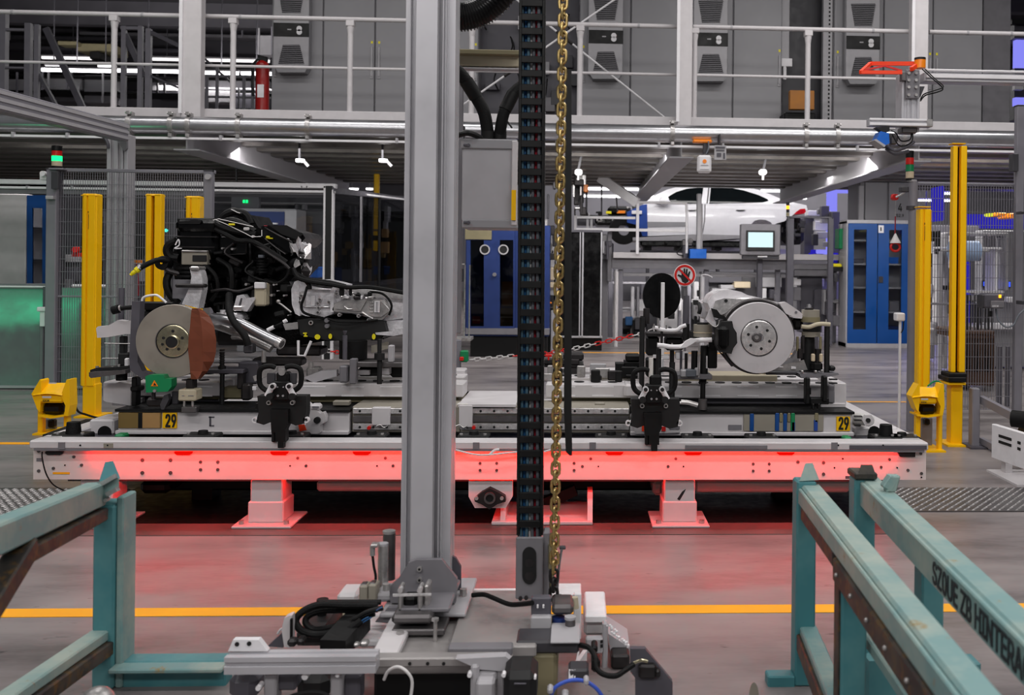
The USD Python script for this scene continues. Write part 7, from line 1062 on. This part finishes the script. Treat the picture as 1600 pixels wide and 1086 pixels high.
for i in range(26):
    q = P(950 + i * 1.3 + random.uniform(-3, 3), 978 + i * 1.25 + random.uniform(-4, 4), 2.85); t.add('weld_bead', MB().ball(q, random.uniform(.002, .005), 1), 'bright_white')
t.add('tip_plate', MB().prism([(985, 1014), (1008, 1014), (1051, 1066), (1051, 1100), (993, 1100), (993, 1060), (985, 1050)], 2.6, .02), 'slate'); t.add('tip_block', MB().px(998, 1040, 1026, 1062, 2.58, .03, .006).px(1024, 1048, 1032, 1060, 2.58, .03, .004), 'iron'); t.add('tip_bead', MB().pt([(990, 1036, 2.57), (1002, 1032, 2.57), (1012, 1034, 2.57)], 2.4, 8), 'hub_zinc')
t.add('angle_plate', MB().prism([(440, 985), (444, 966), (452, 962), (456, 962), (456, 1012), (444, 1012)], 2.72, .03), 'white_paint'); t.add('angle_plate', MB().prism([(418, 1010), (442, 988), (442, 1012)], 2.74, .02), 'slate'); t.add('edge_teeth', MB().pt([(434, 990, 2.75), (438, 984, 2.75), (444, 981, 2.75)], 2, 6), 'white_paint'); t.add('slot_gap', B(453, 968, 456, 1000, 2.71, .01, 0), 'black')
t.add('ring_plate', MB().lathe(0, 0, 1, [(0, 0), (1, 0)], 3) if 0 else MB().cyl(P(508, 966, 2.95) - [0, 0, .02], P(508, 966, 2.95), 34 * sc(2.95), 32), 'beige'); t.add('ring_post', MB().vert(503, 938, 966, 2.9, 7, 16).vert(504, 936, 941, 2.9, 9, 16), 'rubber'); t.add('junction', MB().px(462, 1000, 474, 1010, 2.7, .04, .006).px(448, 1000, 462, 1012, 2.68, .03, .008), 'iron')
t.add('block_box', MB().px(526, 928, 558, 944, 2.98, .1, .02), 'white_paint'); t.add('lower_block', MB().px(462, 985, 510, 1012, 2.78, .2, .02), 'ink'); t.add('cable_chute', MB().bar(P(520, 1015, 2.6), P(560, 970, 2.8), .07, .05), 'black'); t.add('nut', MB().px(552, 1006, 560, 1012, 2.62, .02, .004).px(562, 1004, 574, 1012, 2.64, .03, .008), 'steel')
# bundle of hoses
t = Thing('hose_bundle', 'black hose bundle looping out from the foot of the column', 'hose')
for pts, r, m in (([(590, 946, 2.78), (540, 946, 2.78), (500, 945, 2.78), (474, 955, 2.77), (462, 970, 2.76), (472, 986, 2.75), (496, 992, 2.74), (528, 986, 2.73), (552, 974, 2.73)], 5.5, 'rubber'), ([(590, 952, 2.80), (540, 953, 2.8), (505, 954, 2.8), (482, 962, 2.79), (478, 974, 2.78), (492, 984, 2.77), (520, 980, 2.75), (560, 966, 2.74), (585, 958, 2.74)], 5, 'rubber'), ([(595, 941, 2.82), (545, 941, 2.82), (500, 941, 2.82)], 4, 'black'), ([(560, 964, 2.72), (575, 956, 2.72), (598, 950, 2.72)], 4, 'black'), ([(508, 1012, 2.66), (525, 998, 2.68), (545, 985, 2.69), (565, 970, 2.70)], 6, 'rubber')): t.add('hose', MB().pt(pts, r, 10), m)
for pts in ([(560, 974, 2.70), (568, 968, 2.7), (576, 964, 2.7)], [(562, 977, 2.7), (570, 971, 2.7), (580, 965, 2.7)], [(588, 954, 2.69), (594, 950, 2.69), (598, 949, 2.69)]): t.add('blue_line', MB().pt(pts, 1.2, 6), 'cable_blue')
one('cable', 'black cable arching from the column foot to the grey bridge', 'cable', MB().pt([(738, 930, 2.9), (756, 929, 2.88), (770, 934, 2.84), (795, 944, 2.8), (815, 944, 2.76), (832, 942, 2.73)], 3.6, 10), 'rubber')
t = Thing('cable', 'black cable looping over the trolley end plates', 'cable'); t.add('jacket', MB().pt([(906, 1008, 2.62), (920, 1012, 2.6), (930, 1026, 2.56), (932, 1044, 2.54), (944, 1054, 2.53), (962, 1056, 2.53), (976, 1048, 2.55), (990, 1038, 2.57)], 4.2, 10), 'rubber'); t.add('plug', MB().px(924, 1010, 934, 1022, 2.6, .05, .012).px(924, 1030, 938, 1052, 2.56, .05, .01), 'black')
one('air_hose', 'thin pale hose arching below the trolley front rail', 'hose', MB().pt([(600, 1062, 2.45), (607, 1048, 2.44), (622, 1042, 2.43), (636, 1050, 2.42), (644, 1066, 2.42), (640, 1100, 2.42)], 2.4, 8), 'cable_white')
t = Thing('air_hose', 'blue hose coil at the lower edge below the trolley', 'hose'); t.add('coil', MB().pt([(858, 1100, 2.4), (866, 1076, 2.4), (888, 1064, 2.4), (912, 1064, 2.4), (932, 1076, 2.4), (948, 1100, 2.4)], 3, 10), 'hose_blue'); t.add('fitting', MB().px(855, 1076, 864, 1086, 2.38, .03, .006).px(912, 1062, 920, 1072, 2.38, .03, .006).px(878, 1084, 888, 1092, 2.38, .03, .004), 'light_grey')
t = Thing('camera_housing', 'black housing with bright corner screws at the lower picture edge', 'housing'); t.add('case', MB().px(786, 1052, 838, 1110, 2.35, .12, .016), 'ink'); t.add('lip', MB().px(803, 1068, 822, 1070, 2.345, .01, .002), 'slate'); t.add('screw', MB().disc(787, 1056, 2.345, 3, .02, 10).disc(836, 1060, 2.345, 2, .02, 10), 'bright_white')
# aluminium rail in front of the trolley
t = Thing('profile_rail', 'horizontal bright aluminium rail in front of the trolley', 'rail')
YR_ = 2.42
a, b = P(350, 1032, YR_), P(587, 1032, YR_); kk = sc(YR_)
prof = [(0, 0), (.032, 0), (.032, .010), (.026, .012), (.026, .018), (.032, .020), (.032, .046), (.027, .048), (.027, .054), (.032, .056), (.032, .072), (0, .072)]
zt0 = P(468, 1027, YR_)[2]
pg = Polygon([(0, 0), (0, -.012), (.006, -.014), (.006, -.022), (0, -.024), (0, -.042), (.05, -.042), (.05, 0), (.034, 0), (.032, -.006), (.022, -.006), (.02, 0)])
m = trimesh.creation.extrude_polygon(pg, b[0] - a[0], engine='earcut'); v = np.array(m.vertices); t.add('profile', MB().raw(np.c_[b[0] - v[:, 2], YR_ + v[:, 0], zt0 + v[:, 1]], m.faces), 'aluminium', smooth=False)
q = t.add('end_bracket', MB().prism([(356, 1018), (364, 1000), (404, 1000), (418, 1018)], YR_ + .03, .02), 'bright_white'); t.add('bracket_holes', MB().disc(370, 1007, YR_ + .028, 3.5, .004, 12).disc(389, 1006, YR_ + .028, 3.5, .004, 12), 'ink', on=q)
t.add('hanger', MB().px(412, 1054, 431, 1100, YR_ + .03, .05, .004).px(516, 1054, 533, 1100, YR_ + .03, .05, .004), 'light_grey'); t.add('hanger', MB().px(432, 1054, 462, 1080, YR_ + .05, .06, .006).px(355, 1056, 400, 1100, YR_ + .05, .08, .02).px(536, 1056, 562, 1100, YR_ + .06, .06, .006), 'slate'); t.add('bolt', MB().disc(403, 1076, YR_, 4, .03, 10).disc(476, 1058, YR_ + .01, 5, .03, 10).disc(527, 1056, YR_ + .01, 3, .03, 10), 'bright_white'); t.add('cable', MB().pt([(440, 1100, 2.4), (460, 1086, 2.4), (500, 1082, 2.4), (530, 1100, 2.4)], 3, 8), 'black'); t.add('dark_box', MB().px(462, 1056, 512, 1100, YR_ + .1, .1, .02), 'ink')  # includes a near black box behind the hangers
# ------------------------------------------------------------------ energy chain with cables
YE_ = 2.97; ke = sc(YE_)
t = Thing('cable_chain', 'black plastic energy chain full of coloured cables beside the gold chain', 'cable chain')
pitch = 22.0; zc = lambda y: P(828, y, YE_)[2]; lean = lambda y: 831.5 - 4.0 * max(y, 0) / 840
bk = MB()
for i in range(50):
    y = -220 + i * pitch
    if y > 832: break
    cx_ = lean(y); a = P(cx_, y + 11, YE_); l = MB(); hw = 20.5 * ke; hh = pitch * ke * .54
    l.bb(a[0] - hw, YE_, a[2] - hh, a[0] - hw + .0105, YE_ + .055, a[2] + hh, .0025).bb(a[0] + hw - .0105, YE_, a[2] - hh, a[0] + hw, YE_ + .055, a[2] + hh, .0025).bb(a[0] - hw + .008, YE_ - .003, a[2] + hh * .06, a[0] + hw - .008, YE_ + .008, a[2] + hh * .98, .002).bb(a[0] - hw + .008, YE_ + .047, a[2] - hh * .5, a[0] + hw - .008, YE_ + .055, a[2] + hh * .5, .002)
    t.add('chain_segment', l, 'black')
a, b = P(lean(-220), -220, YE_ + .026), P(lean(838), 838, YE_ + .026)
for i, (off, r, m) in enumerate(((-13.5, 2.4, 'cable_cyan'), (-9, 2.6, 'cable_blue'), (-4, 2.4, 'cable_cyan'), (0, 1.8, 'cable_white'), (4, 2.4, 'cable_grey'), (8, 2.2, 'cable_red'), (12, 2.8, 'cable_grey'), (14.5, 1.6, 'cable_cyan'))):
    pts = [a + (b - a) * j / 10 + np.array([off * ke + random.uniform(-.0022, .0022), (.0 if i % 2 else -.01), 0]) for j in range(11)]; t.add('cable', MB().tube(pts, r * ke, 8), m)
t.add('backing', MB().bar(P(lean(-220), -220, YE_ + .062), P(lean(838), 838, YE_ + .062), .075, .006), 'ink')
# ------------------------------------------------------------------ gold hoist chain
YH = 2.88; kh = sc(YH)
t = Thing('hoist_chain', 'gold coloured steel chain hanging beside the energy chain', 'chain')
ch = lambda y: P(880 - 15.0 * min(max(y / 935, 0), 1), y, YH)
n = 0; y = -220.0
while y < 936:
    c = ch(y); h_, w_ = 10.6 * kh, 6.0 * kh; r = 2.5 * kh; ring = []
    for a_ in np.linspace(0, 2 * np.pi, 15)[:-1]:
        s_ = math.sin(a_); o = math.cos(a_) * w_; z = (h_ - w_ + w_ * abs(s_) ** .8) * (1 if s_ >= 0 else -1) if abs(s_) > .15 else (h_ - w_) * s_ / .5
        ring.append(c + (np.array([o, 0, z]) if n % 2 == 0 else np.array([o * .25, o * .97, z])))
    t.add('link', MB().tube(ring, r, 7, smooth=False, closed=True), 'chain_gold' if y < 900 else 'iron', smooth=50); y += 14.0; n += 1
one('rubber_strip', 'long black rubber strip hanging behind the gold chain', 'strip', MB().prism([(884, 108), (893, 108), (893, 640), (894, 712), (890, 712), (884, 706), (881, 640)], 3.12, .03), 'ink')
t = Thing('hanger_tool', 'small grey handle leaning beside the lower gold chain', 'handle'); t.add('grip', MB().px(874, 855, 884, 859, 2.9, .02, .003), 'dark_grey'); t.add('stem', MB().pt([(878, 858, 2.9), (874, 880, 2.9), (870, 930, 2.9)], 2, 8), 'mid_grey')
# ------------------------------------------------------------------ control box, beam, hoses behind the column
YX = 3.4
t = Thing('control_box', 'light grey control box with black hoses between column and energy chain', 'control box')
t.add('case', MB().px(722, 232, 800, 345, YX, .18, .004), 'light_grey'); t.add('top_cover', MB().px(720, 217, 808, 233, YX - .006, .2, .004), 'cabinet_grey'); t.add('bottom_cover', MB().px(722, 343, 808, 357, YX - .006, .2, .004), 'cabinet_grey'); t.add('edge_strip', MB().px(799, 220, 808, 352, YX - .01, .02, .003), 'white_paint'); t.add('hinge', MB().px(724, 224.5, 732, 228.5, YX - .012, .01, .002).disc(732, 226.5, YX - .014, 2.5, .01, 10).px(724, 345.5, 732, 349.5, YX - .012, .01, .002).disc(732, 347.5, YX - .014, 2.5, .01, 10), 'slate'); t.add('sticker', MB().px(799, 297, 806, 344, YX - .016, .004, 0), 'safety_yellow')
t.add('spine_plate', MB().px(713, 98, 722, 520, YX + .2, .02, .003), 'mid_grey')
for pts, r in (([(712, 108, 3.42), (728, 126, 3.44), (744, 152, 3.46), (757, 178, 3.47), (763, 216, 3.48)], 10), ([(822, 130, 3.5), (802, 146, 3.48), (789, 172, 3.47), (783, 196, 3.47), (781, 216, 3.48)], 9)):
    q = t.add('hose', MB().pt(pts, r, 14), 'rubber'); t.add('hose_gland', MB().vert(pts[-1][0], 206, 218, 3.48, r + 1.5, 14), 'black', on=q); t.add('hose_sleeve', MB().pt([pts[1], tuple((np.array(pts[1]) + pts[2]) / 2), pts[2]], r + 1.2, 14), 'black', on=q)
t.add('cable_tail', MB().pt([(793, 190, 3.44), (800, 200, 3.43)], 1.4, 6).pt([(713, 212, 3.4), (730, 208, 3.38), (744, 212, 3.4), (752, 217, 3.42)], 4.5, 10), 'black')
t = Thing('cross_beam', 'beige steel cross beam behind the energy chain and column', 'beam'); t.add('web', MB().px(700, 86, 812, 103, 3.55, .08, .003), 'beige'); t.add('flange', MB().px(700, 77, 812, 85, 3.52, .14, .003), 'olive'); t.add('lower_rail', MB().px(714, 105.5, 812, 108.5, 3.55, .04), 'light_grey')
t = Thing('corrugated_hose', 'thick black corrugated hose curving above the control box', 'hose'); pts = [(640, 20, 3.3), (700, 26, 3.3), (738, 24, 3.3), (770, 6, 3.3), (800, -30, 3.3)]; t.add('hose', MB().pt(pts, 20, 20), 'black')
q = MB(); pq = np.array([P(*p) for p in pts]); 
def cr(u):
    i = min(int(u), len(pq) - 2); f_ = u - i; p_ = pq[max(i - 1, 0)], pq[i], pq[i + 1], pq[min(i + 2, len(pq) - 1)]; return .5 * (2 * p_[1] + (p_[2] - p_[0]) * f_ + (2 * p_[0] - 5 * p_[1] + 4 * p_[2] - p_[3]) * f_ ** 2 + (3 * p_[1] - p_[0] - 3 * p_[2] + p_[3]) * f_ ** 3)
for i in range(36): u = i * 4 / 36 + .02; q.tube([cr(u), cr(u + .05)], 22.5 * sc(3.3), 20, smooth=False)
t.add('corrugation', q, 'gloss_black', kind='stuff')
t = Thing('display', 'narrow bright display peeking out behind the tall column', 'display'); t.add('bezel', MB().px(700, 195, 724.5, 250, 3.625, .05, .004), 'ink'); t.add('screen', MB().px(702, 198, 721.5, 208, 3.615, .01, 0), 'screen_blue'); t.add('screen', MB().px(702, 212, 721.5, 220, 3.615, .01, 0), 'screen_cyan'); t.add('screen', MB().px(702, 231, 721.5, 234, 3.615, .01, 0).px(702, 241, 721.5, 246, 3.615, .01, 0), 'screen_cyan'); t.add('screen_bar', MB().px(702, 235, 721.5, 240, 3.613, .01, 0), 'screen_yellow')
# ------------------------------------------------------------------ teal transport racks
t = Thing('transport_rack', 'worn teal steel rack with a bent dark edged arm', 'rack')
ZR = .59
def rail_pts(p, q, z=ZR): return PZ(*p, z), PZ(*q, z)
Yq = 2.74
t.add('post', MB().bb(xat(146, Yq), Yq, 0, xat(180, Yq), Yq + .09, P(165, 790, Yq)[2], .006), 'teal_paint'); x_ = xat(180, Yq); t.add('post_flank', MB().bb(x_, Yq + .01, 0, x_ + .02, Yq + .09, P(165, 778, Yq)[2], .004), 'teal_rail')
a, b = P(150, 772, Yq - .02), np.array([P(0, 836, 2.05)[0], 2.05, P(0, 836, 2.05)[2]]); b2 = a + (b - a) * 1.6
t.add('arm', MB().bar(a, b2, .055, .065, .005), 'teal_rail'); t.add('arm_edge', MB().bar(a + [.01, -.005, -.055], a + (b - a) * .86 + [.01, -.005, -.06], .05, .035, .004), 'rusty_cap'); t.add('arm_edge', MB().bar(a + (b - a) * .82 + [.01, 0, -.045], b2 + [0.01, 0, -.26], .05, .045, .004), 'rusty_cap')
t.add('arm_knuckle', MB().hull([P(x, y, Y) for x, y in ((139, 768), (142, 758), (178, 744), (186, 748), (186, 764), (150, 790), (138, 788)) for Y in (Yq - .04, Yq + .06)]), 'teal_rail'); t.add('cone_tip', MB().hull([P(x, y, Y) for x, y, d_ in ((155, 752, 0), (188, 748, 0), (164, 722, 0), (177, 720, 0)) for Y in ((Yq + .0, Yq + .08) if y > 740 else (Yq + .025, Yq + .055))]), 'teal_paint'); t.add('clamp_plate', MB().bar(P(156, 758, Yq - .05), P(180, 744, Yq - .05), .02, .012).bar(P(168, 772, Yq - .05), P(184, 764, Yq - .05), .02, .012), 'steel')
t.add('arm_screw', MB().disc(164, 782, Yq - .06, 3, .02, 10), 'steel')
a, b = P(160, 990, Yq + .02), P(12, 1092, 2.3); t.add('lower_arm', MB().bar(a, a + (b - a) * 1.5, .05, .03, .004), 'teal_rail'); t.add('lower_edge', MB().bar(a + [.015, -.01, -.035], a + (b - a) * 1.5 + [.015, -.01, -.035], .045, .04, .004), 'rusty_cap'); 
for f_ in (.12, .55): c = a + (b - a) * f_ + np.array([.03, -.03, -.035]); t.add('edge_screw', MB().ball(c, .006, 1), 'steel')
t.add('cross_member', MB().bb(xat(180, Yq), Yq + .02, P(265, 1094, Yq)[2], xat(352, Yq), Yq + .08, P(265, 1038, Yq)[2], .005), 'teal_paint'); t.add('member_lip', MB().bb(xat(180, Yq), Yq - .03, P(265, 1046, Yq)[2], xat(356, Yq), Yq + .02, P(265, 1039, Yq)[2], .003), 'teal_rail')
one('steel_dome', 'rounded steel cap at the lower edge beside the teal post', 'cap', MB().ball(P(152, 1100, 2.2), .038, 3), 'steel', smooth=60)
t = Thing('transport_rack', 'worn teal steel rack with two long rails lettered along one side', 'rack')
def post(px0, px1, ytop, Y, m='teal_paint', ybot=None): return t.add('post', MB().bb(xat(px0, Y), Y, 0 if ybot is None else P(px0, ybot, Y)[2], xat(px1, Y), Y + .06, P((px0 + px1) / 2, ytop, Y)[2], .005), m)
Yr = 2.72
post(1246, 1277, 752, Yr); a = P(1262, 760, Yr); A0, A1 = P(1268, 772, Yr), PZ(1518, 1086, P(1268, 772, Yr)[2]); dA = (A1 - A0) / np.linalg.norm(A1 - A0)
t.add('rail', MB().bar(A0 - dA * .02, A1 + dA * .75, .058, .05, .006), 'teal_rail'); sA = np.array([dA[1], -dA[0], 0])
t.add('rail_lip', MB().bar(A0 + sA * .033 + [0, 0, -.006], A1 + dA * .75 + sA * .033 + [0, 0, -.006], .01, .045, .003), 'teal_rail')
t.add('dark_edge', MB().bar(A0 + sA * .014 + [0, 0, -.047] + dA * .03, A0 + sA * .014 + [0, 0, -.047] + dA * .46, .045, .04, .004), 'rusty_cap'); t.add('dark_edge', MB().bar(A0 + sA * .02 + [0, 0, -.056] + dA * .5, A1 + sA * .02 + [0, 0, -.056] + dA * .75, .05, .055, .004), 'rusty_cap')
for i in range(7): t.add('edge_screw', MB().ball(A0 + sA * .047 + [0, 0, -.055] + dA * (.55 + i * .14), .005, 1), 'steel')
t.add('cone_tip', MB().hull([P(x, y, Y) for x, y in ((1249, 752), (1280, 750), (1258, 724), (1270, 723)) for Y in ((Yr, Yr + .07) if y > 740 else (Yr + .02, Yr + .05))]), 'teal_rail')
# second rail with the dark cap and the stencilled words
B0 = P(1362, 762, Yr + .05); B1 = PZ(1604, 996, B0[2]); dB = (B1 - B0) / np.linalg.norm(B1 - B0); sB = np.array([dB[1], -dB[0], 0])
post(1336, 1369, 748, Yr + .03); t.add('rail', MB().bar(B0 - dB * .03, B1 + dB * 1.0, .06, .05, .006), 'teal_rail'); t.add('rail_side', MB().bar(B0 + sB * .033 + [0, 0, -.014], B1 + dB * 1.0 + sB * .033 + [0, 0, -.014], .012, .07, .003), 'teal_rail')
t.add('cap_base', MB().px(1335, 739, 1372, 750, Yr + .02, .08, .004), 'rusty_cap'); t.add('cone_cap', MB().hull([P(x, y, Y) for x, y in ((1341, 741), (1368, 741), (1345, 726), (1363, 726)) for Y in ((Yr + .02, Yr + .08) if y > 730 else (Yr + .03, Yr + .07))]), 'rusty_cap')
t.add('lug', MB().bar(P(1390, 768, Yr - .1), P(1397, 742, Yr - .1), .03, .03, .004).bar(P(1383, 764, Yr - .1), P(1396, 745, Yr - .1), .03, .03, .004), 'teal_rail')
tm = meshkit.text_mesh('SZ0UE ZB HINTERACHSE', .046, .0015, True); v = np.array(tm.vertices); o = B0 + sB * .0395 + [0, 0, -.038] + dB * .72
R_ = np.stack([dB, [0, 0, 1.], sB], 1); t.add('stencil_text', MB().raw((v * [.82, 1, 1]) @ R_.T + o, tm.faces), 'ink_text', smooth=False)
post(1318, 1358, 900, 2.18, 'teal_paint'); t.add('post_strip', MB().bb(xat(1317, 2.17), 2.19, 0, xat(1325, 2.17), 2.23, P(1320, 890, 2.17)[2]), 'rusty_cap'); post(1443, 1478, 892, 2.36, 'teal_paint')  # dark rusty strip along the nearer post
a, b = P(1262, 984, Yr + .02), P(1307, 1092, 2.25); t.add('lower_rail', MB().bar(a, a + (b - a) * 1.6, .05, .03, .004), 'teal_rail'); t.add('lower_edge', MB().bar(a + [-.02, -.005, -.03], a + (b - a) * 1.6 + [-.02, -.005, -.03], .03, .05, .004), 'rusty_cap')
a, b = P(1356, 985, 2.3), P(1430, 1092, 1.95); t.add('lower_rail', MB().bar(a, a + (b - a) * 1.5, .05, .03, .004), 'teal_rail'); t.add('lower_plate', MB().bb(xat(1352, 2.4), 2.35, 0, xat(1420, 2.4), 2.4, P(1380, 1020, 2.4)[2]), 'teal_paint')
t.add('stub', MB().px(1514, 1036, 1534, 1062, 2.3, .06, .004), 'teal_paint'); t.add('foot_bar', MB().bb(xat(1200, Yr, 1086), Yr, .03, xat(1247, Yr), Yr + .05, P(1220, 1084, Yr)[2], .004), 'teal_paint')
one('steel_dome', 'small pinkish steel cap at the lower edge beside the two railed rack', 'cap', MB().hull([P(1178 + 8 * math.cos(a), 1092 - 26 * max(math.sin(a), 0), Y) for a in np.linspace(0, np.pi, 9) for Y in (2.5, 2.53)]), 'pad_grey')
flush()
